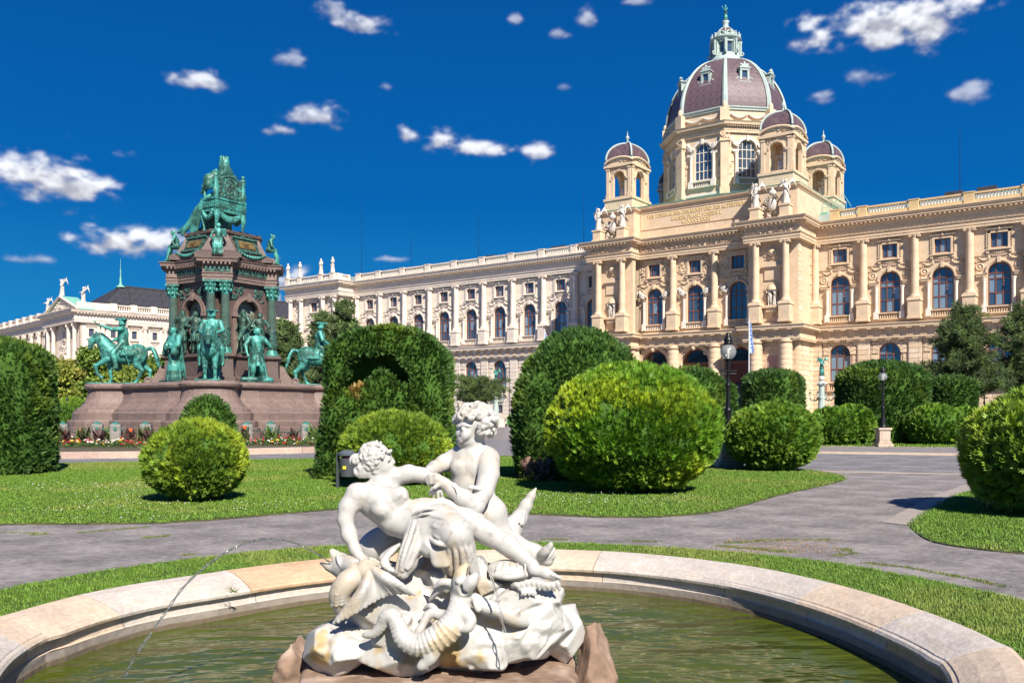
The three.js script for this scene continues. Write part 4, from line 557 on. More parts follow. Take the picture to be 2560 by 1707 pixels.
      const vs = part(museum, 'vase', boxUV(lathe([[.5, 4.9], [.5, 5.1], [.25, 5.3], [.6, 5.7], [.55, 5.8], [.2, 5.95], [.16, 6.4], [.22, 6.5]], 14)), MT.paleStone); vs.position.set(x, -.7, 5.9);
      // frieze carving and heads over the pavilions
      part(museum, 'carved_frieze', carve(6.0, .7, 34, .22, 33 + q), C).position.set(x, 24.6, 6.22);
      for (let k = -1; k <= 1; k++) part(museum, 'metope', boxUV(merge([new THREE.TorusGeometry(.26, .07, 6, 14), tf(ico.clone(), 0, 0, .02, .16, .16, .1)])), C).position.set(x + k * 1.45, 11.72, 6.22);
    }
    part(museum, 'carved_frieze', carve(16, .72, 96, .22, 39), C).position.set(0, 24.6, 3.82);
    for (let k = -5; k <= 5; k++) { const x = k * 1.47; part(museum, 'metope', carve(.7, .6, 5, .09, 200 + k), MT.paleStone).position.set(x, 11.72, 3.82); }
    for (let k = 0; k < 36; k++) { const d = k % 2 ? .8 : 1.25; for (const [a, b] of [[5.15 - d, 5.15], [-.42, -.42 + d]]) sideBlocks.push([14.64, 1.3 + k * course + course / 2, (a + b) / 2, .12, course - .035, b - a - .03]); if (k < 16) sideBlocks.push([14.64, 1.3 + k * course + course / 2, 2.4 + (k % 2 ? .1 : -.1), .1, course - .035, 2.6]); }
  }
  blocks.sort((a, b) => b[0] - a[0]); const vis = [...sideBlocks, ...blocks.filter((b) => b[0] < 34 && b[0] > -50)], rest = blocks.filter((b) => !(b[0] < 34 && b[0] > -50)), Mk = (b) => M4(b[0], b[1], b[2], b[3], b[4], b[5]);
  const near = vis.slice(0, 300); rest.push(...vis.slice(300)); const tones = [C, stoneMat(.74, .56, .38, .3), stoneMat(.82, .66, .49, .3)]; near.forEach((b, i) => { const q = part(museum, 'stone_block', unit, tones[Math.floor(hash(i, 5, 2) * 3)]); q.position.set(b[0], b[1], b[2]); q.scale.set(b[3], b[4], b[5]); });
  const J = (L, m) => { const q = mp('stone_blocks', merge(L.map((b) => unit.clone().applyMatrix4(Mk(b)))), m); q.userData.kind = 'stuff'; }; J(rest.filter((b) => b[0] > -14.7), C); J(rest.filter((b) => b[0] <= -14.7), W);

  // ---- attic storey with the inscription, pavilion attics
  mp('attic_wall', merge([box(-8.5, 8.5, 26.0, 30.3, -1, 3.0), box(-8.45, 8.45, 26.0, 27.2, 3.0, 3.16), ...[-1, 1].map((q) => box(q * 11.4 - 2.95, q * 11.4 + 2.95, 26.0, 30.1, -16, 4.6))]), C);
  mp('attic_cornice', merge([sweep([[-8.45, 3.0], [8.45, 3.0]], [[0, 30.0], [.12, 30.05], [.12, 30.25], [.4, 30.4], [.45, 30.6], [-.3, 30.66]]), ...[-1, 1].map((q) => sweep([[q * 11.4 - 2.95, -16], [q * 11.4 - 2.95, 4.6], [q * 11.4 + 2.95, 4.6], [q * 11.4 + 2.95, -16]], [[0, 29.8], [.1, 29.85], [.1, 30.0], [.34, 30.15], [.38, 30.34], [-2.9, 30.42]]))]), C);
  mp('attic_panel', merge([box(-8.2, 8.2, 27.45, 27.55, 3.0, 3.1), box(-8.2, 8.2, 29.75, 29.84, 3.0, 3.08), box(-8.2, -8.05, 27.5, 29.8, 3.0, 3.07)]), C);
  mp('copper_flashing', merge([box(-8.6, 8.6, 30.66, 30.72, -1, 3.5), ...[-1, 1].map((q) => box(q * 11.4 - 3.3, q * 11.4 + 3.3, 30.425, 30.47, -16.3, 4.95)), sweep([[-83, 4.2], [-69.6, 4.2]], [[.0, 26.07], [.25, 26.0]])]), MT.copperGreen);
  const font = await new FontLoader().loadAsync('fonts/droid/droid_serif_regular.typeface.json');
  const lines = [['DEN DENKMÄLERN DER KUNST UND DES ALTERTHUMS', 29.02, 14.6], ['KAISER FRANZ JOSEPH I.', 28.32, 7.4], ['MDCCCLXXXI', 27.68, 4.2]];
  for (const [t, y, w] of lines) { const g = new TextGeometry(t, { font, size: .44, depth: .06, curveSegments: 3 }); g.computeBoundingBox(); const bw = g.boundingBox.max.x; g.scale(w / bw, 1, 1).translate(-w / 2, 0, 0); part(museum, 'inscription_line', g, MT.goldLetter, 'raised gold lettering on the attic').position.set(.1, y, 3.0); }
  for (const x of [-13.35, -9.55, 9.55, 13.35]) mp('statue_plinth', merge([chbox(x - .62, x + .62, 26.0, 27.5, 5.2, 6.5, .04), box(x - .72, x + .72, 27.4, 27.62, 5.1, 6.6), box(x - .72, x + .72, 26.0, 26.25, 5.1, 6.6)]), C);
  for (const q of [-1, 1]) { const g = merge([tf(ico.clone(), 0, 27.9, .1, .6, .8, .3), tf(ico.clone(), 0, 29.4, .1, .5, .42, .35), tf(ico.clone(), 0, 29.85, .1, .2, .26, .2)]); const o = part(museum, 'coat_of_arms', boxUV(g), MT.statueStone, 'carved shield between the winged figures'); o.position.set(q * 11.45, 0, 5.2); part(o, 'carved_trophy', carve(2.7, 2.6, 44, .3, 55 + q), MT.statueStone).position.set(0, 27.7, -.1); }

  // ---- dome on its drum
  {
    const dm = new THREE.Group(); dm.name = 'dome'; dm.position.set(0, 0, -7); museum.add(dm);
    const oct = (R, prof) => sweep(Array.from({ length: 8 }, (_, i) => { const a = -(i + .5) * Math.PI / 4; return [Math.sin(a) * R, Math.cos(a) * R]; }).reverse().map(([x, z]) => [x, z]), prof, true);
    const R = 8.3, ap = R * Math.cos(Math.PI / 8), fw = 2 * R * Math.sin(Math.PI / 8);
    const D = (n, g, m, l) => part(dm, n, boxUV(g), m, l);
    // faces with windows
    const s = rectPath(-fw / 2, fw / 2, 26, 42.9); s.holes.push(archPath(2.5, 33.8, 37.55, THREE.Path)); const face = boxUV(slab(s, .6, -.6)), gW = windowGeo(2.46, 33.8, [35.0, 36.3, 37.5, 38.75], 4, 37.55, .08);
    const ftrim = boxUV(merge([tubeRing(1.28, .32, .16, 37.55), box(-.16, .16, 38.6, 39.3, 0, .32), ...[-1, 1].flatMap((q) => [box(q * 1.75 - .45, q * 1.75 + .45, 37.1, 37.4, 0, .3), lathe([[.26, 33.6], [.26, 33.8], [.2, 33.9], [.18, 36.5], [.28, 36.95], [.3, 37.1]], 10).translate(q * 1.65, 0, .2), box(q * 1.65 - .32, q * 1.65 + .32, 32.7, 33.6, 0, .5)]), box(-1.35, 1.35, 32.7, 32.86, 0, .4), box(-1.35, 1.35, 33.45, 33.62, 0, .45), box(-fw / 2 + .3, fw / 2 - .3, 31.6, 31.9, 0, .12)]));
    for (let i = 0; i < 8; i++) {
      const a = i * Math.PI / 4; if (i > 2 && i < 6) { const w = D('drum_face', slab(rectPath(-fw / 2, fw / 2, 26, 42.9), .5, -.5).translate(0, 0, ap).rotateY(a), C); continue; }
      const P2 = (n, g, m) => { const q = part(dm, n, g, m); q.rotation.y = a; q.position.set(Math.sin(a) * ap, 0, Math.cos(a) * ap); return q; };
      P2('drum_face', face, C); P2('drum_trim', ftrim, MT.paleStone);
      const wn = new THREE.Mesh(gW.frame, MT.paleStone); wn.name = 'drum_window'; wn.rotation.y = a; wn.position.set(Math.sin(a) * (ap - .3), 0, Math.cos(a) * (ap - .3)); dm.add(wn); P2('window_glass', new THREE.ShapeGeometry(archPath(2.4, 33.85, 37.55)), MT.glass).position.multiplyScalar((ap - .3) / ap);
      for (let k = 0; k < 8; k++) { const b = P2('drum_baluster', smallBal, MT.paleStone); b.position.set(Math.sin(a) * (ap + .2) + Math.cos(a) * (-.98 + k * .28), 32.87, Math.cos(a) * (ap + .2) - Math.sin(a) * (-.98 + k * .28)); }
      for (const q of [-1, 1]) { const f = P2('drum_relief_figure', q < 0 ? FIG.recline : FIG.reclineM, MT.statueStone); f.position.set(Math.sin(a) * (ap + .15) + Math.cos(a) * q * 2.05, 37.5, Math.cos(a) * (ap + .15) - Math.sin(a) * q * 2.05); f.scale.setScalar(2.1); const p = P2('carved_panel', carve(.75, 3.1, 12, .1, 300 + i * 3 + q), C); p.position.set(Math.sin(a) * (ap + .05) + Math.cos(a) * q * 2.45, 34.8, Math.cos(a) * (ap + .05) - Math.sin(a) * q * 2.45); }
      for (const q of [-1, 1]) { const g = P2('carved_garland', boxUV(merge(swag(2.1, .38, .19, 9))), MT.statueStone); g.position.set(Math.sin(a) * (ap + .1) + Math.cos(a) * q * 1.25, 42.1, Math.cos(a) * (ap + .1) - Math.sin(a) * q * 1.25); }
    }
    for (let i = 0; i < 8; i++) { const a = (i + .5) * Math.PI / 4; const g = merge([box(-.55, .55, 26, 38.4, -.3, .45), box(-.66, .66, 31.4, 32.3, -.3, .56), box(-.7, .7, 38.4, 38.6, -.3, .6), tf(carve(1.2, .9, 8, .2, 400), 0, 39.1, .4, 1), box(-.62, .62, 38.6, 39.7, -.3, .4), box(-.6, .6, 40.8, 42.9, -.3, .6), tf(ico.clone(), 0, 43.2, .2, .35, .7, .35)]); const q = D('drum_pier', g, C); q.rotation.y = a; q.position.set(Math.sin(a) * R, 0, Math.cos(a) * R); q.scale.z = 1; }
    D('drum_cornice', oct(R, [[.1, 39.6], [.3, 39.65], [.3, 39.9], [.36, 39.95], [.36, 40.15], [.3, 40.2], [.35, 40.5], [.85, 40.6], [.9, 40.85], [1.05, 41.05], [.0, 41.15]]), C); D('dome_base', oct(R, [[.05, 42.7], [.2, 42.75], [.2, 42.95], [.35, 43.05], [.35, 43.2], [-.3, 43.3]]), MT.copperPale);
    { const L = []; for (let i = 0; i < 8; i++) { const a = i * Math.PI / 4; for (let k = -9; k <= 9; k++) L.push(box(k * .33 - .08, k * .33 + .08, 40.38, 40.58, ap + .3, ap + .7).rotateY(a)); } D('drum_modillions', merge(L), C).userData.kind = 'stuff'; }
    // the shell: eight curved webs and copper ribs
    const prof = []; for (let k = 0; k <= 16; k++) { const t = k / 16 * 1.34; prof.push([8.25 * Math.cos(t), 43.2 + 9.1 * Math.sin(t)]); }
    for (let i = 0; i < 8; i++) {
      const a0 = (i - .5) * Math.PI / 4, a1 = (i + .5) * Math.PI / 4, pos = []; for (let k = 0; k < 16; k++) { const [r0, y0] = prof[k], [r1, y1] = prof[k + 1], q = (a, r, y) => [Math.sin(a) * r, y, Math.cos(a) * r]; const A = q(a0, r0, y0), B = q(a1, r0, y0), C2 = q(a1, r1, y1), D2 = q(a0, r1, y1); pos.push(...A, ...B, ...C2, ...A, ...C2, ...D2); }
      const g = new THREE.BufferGeometry(); g.setAttribute('position', new THREE.Float32BufferAttribute(pos, 3)); g.computeVertexNormals(); D('dome_web', boxUV(g, .25), MT.slatePurple);
      const am = (i + .5) * Math.PI / 4, rp = prof.map(([r, y]) => [r + .12, y]); const rib = []; for (let k = 0; k < 16; k++) { const w = mixn(.42, .18, k / 15), w2 = mixn(.42, .18, (k + 1) / 15), q = (r, y, x) => [Math.sin(am) * r + Math.cos(am) * x, y, Math.cos(am) * r - Math.sin(am) * x]; const [r0, y0] = rp[k], [r1, y1] = rp[k + 1]; for (const [x0, x1, X0, X1, o0, o1] of [[-w, -w * .4, -w2, -w2 * .4, -.12, .14], [-w * .4, w * .4, -w2 * .4, w2 * .4, .14, .14], [w * .4, w, w2 * .4, w2, .14, -.12]]) rib.push(...q(r0 + o0, y0, x0), ...q(r0 + o1, y0, x1), ...q(r1 + o1, y1, X1), ...q(r0 + o0, y0, x0), ...q(r1 + o1, y1, X1), ...q(r1 + o0, y1, X0)); }
      const rg = new THREE.BufferGeometry(); rg.setAttribute('position', new THREE.Float32BufferAttribute(rib, 3)); rg.computeVertexNormals(); D('dome_rib', rg, MT.copperPale);
      if (i < 3 || i > 5) { const a = i * Math.PI / 4, t = .52, r = 8.25 * Math.cos(t) * Math.cos(Math.PI / 8), y = 43.2 + 9.1 * Math.sin(t); const dg = merge([box(-.8, -.45, -.9, 1.2, -1.4, .25), box(.45, .8, -.9, 1.2, -1.4, .25), box(-.8, .8, .9, 1.25, -1.6, .3), box(-.95, .95, 1.25, 1.4, -1.8, .42), slab(poly([[-.9, 1.4], [.9, 1.4], [0, 2.1]]), .4, -.1), box(-1.0, 1.0, -1.1, -.85, -1, .4), ...[-1, 1].map((q) => new THREE.TorusGeometry(.3, .12, 6, 12).translate(q * 1.0, -.5, .1)), tf(ico.clone(), 0, 2.1, .1, .2, .25, .2), ...[-1, 1].map((q) => tf(ico.clone(), q * .5, 1.85, .1, .3, .2, .2))]); const q = D('dormer', dg, MT.copperPale); q.rotation.y = a; q.position.set(Math.sin(a) * r, y, Math.cos(a) * r); q.scale.setScalar(.85); part(q, 'dormer_pane', boxUV(box(-.45, .45, -.85, .9, -.3, .05)), MT.glass); }
    }
    // lantern
    const LN = (n, g, m) => D(n, g, m); const lo = (r, pr) => sweep(Array.from({ length: 8 }, (_, i) => { const a = (i + .5) * Math.PI / 4; return [Math.sin(a) * r, Math.cos(a) * r]; }), pr, true);
    LN('lantern_base', lathe([[2.4, 51.6], [2.5, 52.0], [2.2, 52.3], [2.0, 52.6], [2.0, 52.8], [1.75, 52.85]], 24), MT.copperPale); const lat = []; for (let i = 0; i < 8; i++) { const a = (i + .5) * Math.PI / 4; lat.push(merge([box(-.28, .28, 52.7, 55.0, -.35, .2), lathe([[.2, 52.8], [.16, 53], [.14, 54.5], [.24, 54.9]], 8).translate(0, 0, .35), new THREE.TorusGeometry(.24, .1, 5, 10).rotateY(Math.PI / 2).translate(0, 53.1, .5)]).translate(0, 0, 1.75).rotateY(a)); const b = i * Math.PI / 4; lat.push(merge([box(-.55, .55, 52.7, 53.1, -.1, .1), box(-.5, .5, 54.6, 55.0, -.1, .15)]).translate(0, 0, 1.6).rotateY(b)); } LN('lantern_piers', merge(lat), MT.copperPale); LN('lantern_glass', lathe([[1.5, 53], [1.5, 54.7]], 8), MT.glass);
    LN('lantern_cornice', lathe([[1.6, 54.95], [2.05, 55.05], [2.2, 55.3], [2.1, 55.4], [1.5, 55.42]], 24), MT.copperPale); LN('lantern_crown', merge(Array.from({ length: 16 }, (_, i) => { const a = i / 16 * 6.283; return merge([cyl(.14, .1, 55.35, 55.8, 6), ball(0, 55.9, 0, .14, 6, 5)]).translate(Math.sin(a) * 2.0, 0, Math.cos(a) * 2.0); })), MT.copperPale); for (let i = 0; i < 8; i++) { const a = i * Math.PI / 4; const q = LN('lantern_gable', merge([new THREE.TorusGeometry(.45, .12, 6, 12, Math.PI), box(-.5, .5, -.1, .1, -.4, .1)]), MT.copperPale); q.rotation.y = a; q.position.set(Math.sin(a) * 1.5, 55.7, Math.cos(a) * 1.5); }
    LN('lantern_cap', lathe([[1.6, 55.4], [1.5, 55.9], [1.15, 56.5], [.6, 56.95], [.45, 57.05]], 16), MT.slatePurple); LN('lantern_ribs', merge(Array.from({ length: 8 }, (_, i) => tube([[1.62, 55.4, 0], [1.52, 55.9, 0], [1.17, 56.5, 0], [.62, 56.97, 0]], .09, 8, 5).rotateY((i + .5) * Math.PI / 4))), MT.copperPale); LN('statue_pedestal', lathe([[.55, 56.9], [.6, 57.1], [.4, 57.3], [.4, 57.8], [.55, 58.0], [.3, 58.1], [.0, 58.12]], 14), MT.copperPale);
  }
  // ---- four corner towers round the dome, open arches, small domes
  const towerGeo = (() => {
    const w = 2.0, d = 2.45, L = [], base = 32.4; const walls = []; const f = (W2, rot, dist) => { const s = rectPath(-W2, W2, base, 37.2); s.holes.push(archPath(W2 * .92, base + .15, base + 2.85, THREE.Path)); const g = merge([slab(s, .45, -.45), tubeRing(W2 * .46, .2, .12, base + 2.85), ...[-1, 1].flatMap((q) => [box(q * W2 * .74 - .3, q * W2 * .74 + .3, base + 2.55, base + 2.85, 0, .16), box(q * (W2 - .28) - .28, q * (W2 - .28) + .28, base, base + .55, 0, .2), box(q * (W2 - .28) - .24, q * (W2 - .28) + .24, base + .55, 36.5, 0, .14), box(q * (W2 - .28) - .3, q * (W2 - .28) + .3, 36.4, 36.65, 0, .22)]), tf(carve(W2 * 1.3, .5, 12, .1, 500), 0, base + 4.05, .06, 1), tf(carve(W2 * 1.3, .55, 10, .16, 501), 0, 37.72, .0, 1)]); const arc = []; for (let i = 0; i <= 12; i++) { const t = i / 12 * 2 - 1; arc.push([t * (W2 + .25), 37.3 + 1.0 * Math.sqrt(Math.max(0, 1 - t * t * .9)) - .3]); } const sh = poly([[-W2 - .25, 36.9], [W2 + .25, 36.9], ...arc.reverse()]); return merge([g, slab(poly([[-W2, 37], [W2, 37], ...arc.map(([x, y]) => [x * .92, y - .1])]), .3, -.32), tube(arc.map(([x, y]) => [x, y + .06, .15]), .17, 20, 6), box(-W2 - .3, W2 + .3, 36.75, 37.1, -.2, .32)]).translate(0, 0, dist).rotateY(rot); };
    L.push(f(w, 0, d), f(w, Math.PI, d), f(d, Math.PI / 2, w), f(d, -Math.PI / 2, w), box(-w - .35, w + .35, 32.05, 32.4, -d - .35, d + .35), box(-w - .2, w + .2, 30.3, 32.1, -d - .2, d + .2), box(-w + .1, w - .1, 37.0, 37.35, -d + .1, d - .1));
    const dome = [], rib = []; const pr = []; for (let k = 0; k <= 10; k++) { const t = k / 10 * 1.5; pr.push([Math.cos(t), 37.95 + 2.6 * Math.sin(t)]); } const quad = (A, B, C2, D2) => dome.push(...A, ...B, ...C2, ...A, ...C2, ...D2); for (let k = 0; k < 10; k++) { const [a, y] = pr[k], [b, z] = pr[k + 1], c = [[-1, 1], [1, 1], [1, -1], [-1, -1]]; for (let i = 0; i < 4; i++) { const p = c[i], q = c[(i + 1) % 4]; quad([p[0] * w * 1.02 * a, y, p[1] * d * 1.02 * a], [q[0] * w * 1.02 * a, y, q[1] * d * 1.02 * a], [q[0] * w * 1.02 * b, z, q[1] * d * 1.02 * b], [p[0] * w * 1.02 * b, z, p[1] * d * 1.02 * b]); } }
    const dg = new THREE.BufferGeometry(); dg.setAttribute('position', new THREE.Float32BufferAttribute(dome, 3)); dg.computeVertexNormals(); for (const [p, q] of [[-1, 1], [1, 1], [1, -1], [-1, -1]]) rib.push(tube(pr.map(([a, y]) => [p * w * 1.03 * a, y + .05, q * d * 1.03 * a]), .15, 16, 6));
    rib.push(box(-w - .1, w + .1, 37.7, 37.98, -d - .1, d + .1), lathe([[.35, 40.4], [.4, 40.6], [.15, 40.8], [.12, 41.1], [.28, 41.35], [.25, 41.55], [.08, 41.75], [.05, 42.2], [.0, 42.5]], 10));
    return { body: boxUV(merge(L)), dome: boxUV(dg, .25), rib: boxUV(merge(rib)) };
  })();
  for (const [x, z, st] of [[-11.35, 1.25, 1], [11.35, 1.25, 1], [11.35, -15, 1], [-11.35, -15, 0]]) { const t = new THREE.Group(); t.name = 'corner_tower'; t.position.set(x, 0, z); museum.add(t); part(t, 'tower_arcade', towerGeo.body, C); part(t, 'tower_dome', towerGeo.dome, MT.slatePurple); part(t, 'tower_ribs', towerGeo.rib, MT.copperPale); if (st) { const f = part(t, 'tower_statue', FIG.seated, MT.statueStone, 'pale seated figure inside the tower'); f.position.set(.3, 32.4, .9); f.scale.setScalar(3.4); } }
  mp('roof_block', merge([box(-8.6, 8.6, 26, 30, -20, -1), box(-14.3, 14.3, 26, 29.6, -20, -9)]), MT.copperGreen);
  mp('roof_stair', merge([...Array.from({ length: 7 }, (_, i) => merge([rod([14.6 + i * .4, 28, -4.5], [14.6 + i * .4, 29.4 + (i > 3 ? (i - 3) * .3 : 0), -4.5], .035), rod([14.6 + i * .4, 28, -6.5], [14.6 + i * .4, 29.5, -6.5], .035)])), rod([14.4, 29.4, -4.5], [16.2, 29.4, -4.5], .04), rod([16.2, 29.4, -4.5], [17.2, 30.4, -4.5], .04), rod([17.2, 30.4, -4.5], [18.2, 28.6, -4.5], .04), rod([14.4, 28.9, -4.5], [17.6, 28.9, -4.5], .03), box(14.3, 17.4, 27.9, 28.2, -7, -4)]), MT.copperGreen, 'green metal railing on the roof');
}
// ---- statues standing on the museum
const onMuseum = (x, y, z) => V3(x, y, z).applyEuler(new THREE.Euler(0, -.6398, 0)).add(museum.position);
[[-82.6, 0, 'leftmost white stone statue standing on the museum roof corner'], [-79.2, 1, 'second white stone statue from the left on the museum roof'], [-73.4, 0, 'third white stone statue from the left on the museum roof'], [-70.3, 1, 'rightmost of four white stone statues on the museum end roof']].forEach(([x, k, l]) => { const s = solo('roof_statue', FIG.roof[k], MT.statueStone, l, 'statue', 'statues on the end pavilion roof', onMuseum(x, 27.3, 3.9), -.64); s.scale.setScalar(2.9); });
[[-13.35, 'winged stone figure at the far left of the attic inscription'], [-9.55, 'winged stone figure just left of the attic inscription'], [9.55, 'winged stone figure just right of the attic inscription'], [13.35, 'winged stone figure on the right corner of the attic']].forEach(([x, l], i) => { const s = solo('winged_statue', i % 2 ? FIG.winged : (FIG.wingedM ??= mir(FIG.winged)), MT.statueStone, l, 'statue', 'winged statues on the attic', onMuseum(x, 27.6, 5.85), -.64); s.scale.setScalar(3.15); });
{ const s = solo('dome_statue', FIG.athena, MT.bronze, 'green bronze helmeted statue on top of the dome lantern', 'statue', null, onMuseum(0, 58.1, -7), -.9); s.scale.setScalar(2.2); }
// ---------------------------------------------------------------- far palace on the left: two fronts meeting at a pedimented corner block
{
  const pal = thing('palace_building', 'distant pale palace with pedimented corner block and dark hipped roof on the left', 'palace', null, V3(-111, 0, -230), -.802);
  const m = MT.palaceStone, A = (n, g, mm = m, l) => part(pal, n, boxUV(g), mm, l);
  const gW = windowGeo(1.35, 21.9, [24.0], 2, null, .1), gA = windowGeo(1.9, 12.2, [14, 16.2], 2, 15.2, .1);
  const win = (x, z, turn, ped) => { const o = new THREE.Group(); o.name = 'palace_window'; o.position.set(x, 0, z); o.rotation.y = turn; pal.add(o); part(o, 'frame', gW.frame, MT.wood).position.z = -.25; gW.panes.forEach((p) => part(o, 'pane', p, MT.glass).position.z = -.25); part(o, 'surround', boxUV(merge([box(-1.0, -.68, 21.6, 24.3, 0, .22), box(.68, 1.0, 21.6, 24.3, 0, .22), box(-1.1, 1.1, 24.0, 24.35, 0, .25), box(-1.2, 1.2, 21.35, 21.65, 0, .4), ...(ped ? [slab(poly([[-1.35, 24.5], [1.35, 24.5], [0, 25.4]]), .4), box(-1.3, 1.3, 24.35, 24.5, 0, .45)] : [box(-1.3, 1.3, 24.6, 24.75, 0, .4)]), ...swag(1.6, .3, .13, 7).map((g) => g.translate(0, 21.0, .1))])), m); };
  const lowWin = (x, z, turn) => { const o = new THREE.Group(); o.name = 'palace_window'; o.position.set(x, 0, z); o.rotation.y = turn; pal.add(o); part(o, 'pane', new THREE.ShapeGeometry(archPath(1.9, 12.2, 15.2)), MT.glass).position.z = -.3; part(o, 'surround', boxUV(merge([tubeRing(.98, .3, .25, 15.2), box(-1.3, -.98, 12, 15.2, 0, .22), box(.98, 1.3, 12, 15.2, 0, .22), box(-1.6, 1.6, 16.6, 16.85, 0, .5), slab(poly([[-1.7, 16.85], [1.7, 16.85], [0, 18.1]]), .45)])), m); };
  const colG = boxUV(merge([lathe([[.75, 11.5], [.75, 11.9], [.58, 12.2], [.56, 15], [.48, 24.0]], 14), lathe([[.5, 24], [.56, 24.1], [.55, 24.5], [.85, 25.3], [.85, 25.5]], 12), ...Array.from({ length: 8 }, (_, i) => tf(ico.clone(), Math.sin(i * .785) * .68, 24.7 + .3 * (i % 2), Math.cos(i * .785) * .68, .2, .28, .2)), box(-.9, .9, 9.4, 11.5, -.9, .9)]));
  const wallA = (w, n) => { const s = rectPath(-w / 2, w / 2, 0, 28); for (let i = 0; i < n; i++) { const x = -w / 2 + w * (i + .5) / n; s.holes.push(rectPath(x - .66, x + .66, 21.92, 23.98, THREE.Path)); const a = archPath(1.86, 12.2, 15.2, THREE.Path).getPoints().map((p) => new THREE.Vector2(p.x + x, p.y)); s.holes.push(new THREE.Path(a)); } return boxUV(slab(s, .7, -.7)); };
  const PW = 24, LA = 90, nA = 13, LB = 77, nB = 14, bA = LA / nA, bB = LB / nB;
  // corner block front
  { const s = rectPath(-PW / 2, PW / 2, 0, 28); s.holes.push(rectPath(-.66, .66, 21.92, 23.98, THREE.Path), archPath(2.6, 12, 15.8, THREE.Path)); part(pal, 'corner_wall', boxUV(slab(s, .7, -.7)), m).position.set(-PW / 2, 0, 0); win(-PW / 2, 0, 0, 1); part(pal, 'window_glass', new THREE.ShapeGeometry(archPath(2.6, 12, 15.8)), MT.glass).position.set(-PW / 2, 0, -.4); part(pal, 'carved_arch', merge([boxUV(tubeRing(1.4, .5, .4, 15.8)), tf(carve(6, 3, 40, .4, 601), 0, 19, .1, 1)]), m).position.set(-PW / 2, 0, 0); for (const x of [-22.5, -18, -6, -1.5]) part(pal, 'column', colG, m).position.set(x, 0, .9); for (const x of [-20.2, -3.8]) { part(pal, 'carved_trophy', carve(2.0, 5, 22, .3, 610 + x), m).position.set(x, 22.5, .1); const st = part(pal, 'niche_figure', FIG.roof[0], MT.statueStone); st.position.set(x, 13, .6); st.scale.setScalar(4); } }
  // left wing
  part(pal, 'left_wall', wallA(LA, nA), m).position.set(-PW - LA / 2, 0, -2); for (let i = 0; i < nA; i++) { const x = -PW - LA + bA * (i + .5); win(x, -2, 0, 1); lowWin(x, -2, 0); if (i < nA) part(pal, 'column', colG, m).position.set(-PW - bA * (i + 1) + .2, 0, -1.2); }
  // right front
  { const g = part(pal, 'right_wall', wallA(LB, nB), m); g.rotation.y = Math.PI / 2; g.position.set(0, 0, -LB / 2); for (let i = 0; i < nB; i++) { const z = -bB * (i + .5); win(0, z, Math.PI / 2, 0); lowWin(0, z, Math.PI / 2); if (i) { const c = part(pal, 'column', colG, m); c.position.set(.5, 0, -bB * i); c.rotation.y = Math.PI / 2; } } }
  const path = [[-PW - LA, -1.6], [-PW - .4, -1.6], [-PW - .4, 1.4], [.5, 1.4], [.5, -LB]];
  A('entablature', sweep(path, [[-.8, 25.5], [.3, 25.5], [.3, 26.0], [.4, 26.1], [.4, 26.5], [.25, 26.55], [.25, 27.5], [.5, 27.6], [.6, 27.9], [1.2, 28.0], [1.3, 28.35], [1.45, 28.6], [-1, 28.8]])); A('string_course', sweep(path, [[0, 8.6], [.5, 8.8], [.6, 9.2], [0, 9.4]]));
  { const L = []; const put = (x0, z0, x1, z1) => { const n = Math.floor(Math.hypot(x1 - x0, z1 - z0) / .8); for (let k = 0; k < n; k++) { const x = mixn(x0, x1, (k + .5) / n), z = mixn(z0, z1, (k + .5) / n); L.push(box(x - .18, x + .18, 27.65, 27.98, z - .18, z + .18)); } }; put(-PW - LA, -.7, -PW, -.7); put(-PW, 2.3, 1.2, 2.3); put(1.4, 1.4, 1.4, -LB); A('modillions', merge(L)).userData.kind = 'stuff'; }
  // balustrade
  { const L = [], bl = []; const runB = (x0, z0, x1, z1, n) => { const horiz = Math.abs(x1 - x0) > Math.abs(z1 - z0); L.push(horiz ? merge([box(Math.min(x0, x1), Math.max(x0, x1), 28.8, 29.3, z0 - .3, z0 + .3), box(Math.min(x0, x1), Math.max(x0, x1), 30.3, 30.6, z0 - .35, z0 + .35)]) : merge([box(x0 - .3, x0 + .3, 28.8, 29.3, Math.min(z0, z1), Math.max(z0, z1)), box(x0 - .35, x0 + .35, 30.3, 30.6, Math.min(z0, z1), Math.max(z0, z1))])); for (let i = 0; i <= n; i++) { const x = mixn(x0, x1, i / n), z = mixn(z0, z1, i / n); const q = part(pal, 'balustrade_post', boxUV(box(-.8, .8, 28.8, 30.85, -.8, .8)), m); q.position.set(x, 0, z); if (i < n) for (let k = 1; k < 9; k++) bl.push(tf(balusterGeo.clone(), mixn(x, mixn(x0, x1, (i + 1) / n), k / 9), 29.3, mixn(z, mixn(z0, z1, (i + 1) / n), k / 9), 1.6, 1.68, 1.6)); } };
    runB(-PW - LA, -1.6, -PW - .5, -1.6, nA); runB(.4, -8, .4, -LB, nB - 1); A('balustrade_rail', merge([...L, box(.0, .7, 28.8, 30.7, -8, 1)])); A('balusters', merge(bl)).userData.kind = 'stuff'; }
  // pediment
  A('pediment', merge([slab(poly([[-PW - .9, 28.6], [.9, 28.6], [-PW / 2, 32.6]]), 1.4, -.6), sweep([[-PW - .9, 1.4], [.9, 1.4]], [[.9, 28.62], [1.5, 28.7], [1.5, 28.9]])])); A('pediment_cornice', merge([rod([-PW - 1.6, 28.9, 1.2], [-PW / 2, 33.1, 1.2], .38, .38, 4), rod([1.6, 28.9, 1.2], [-PW / 2, 33.1, 1.2], .38, .38, 4)])); part(pal, 'pediment_relief', merge([tf(carve(14, 1.8, 44, .5, 620), -PW / 2, 29.8, .8, 1), tf(carve(5, 2.2, 18, .6, 621), -PW / 2, 30.8, .8, 1)]), MT.statueStone);
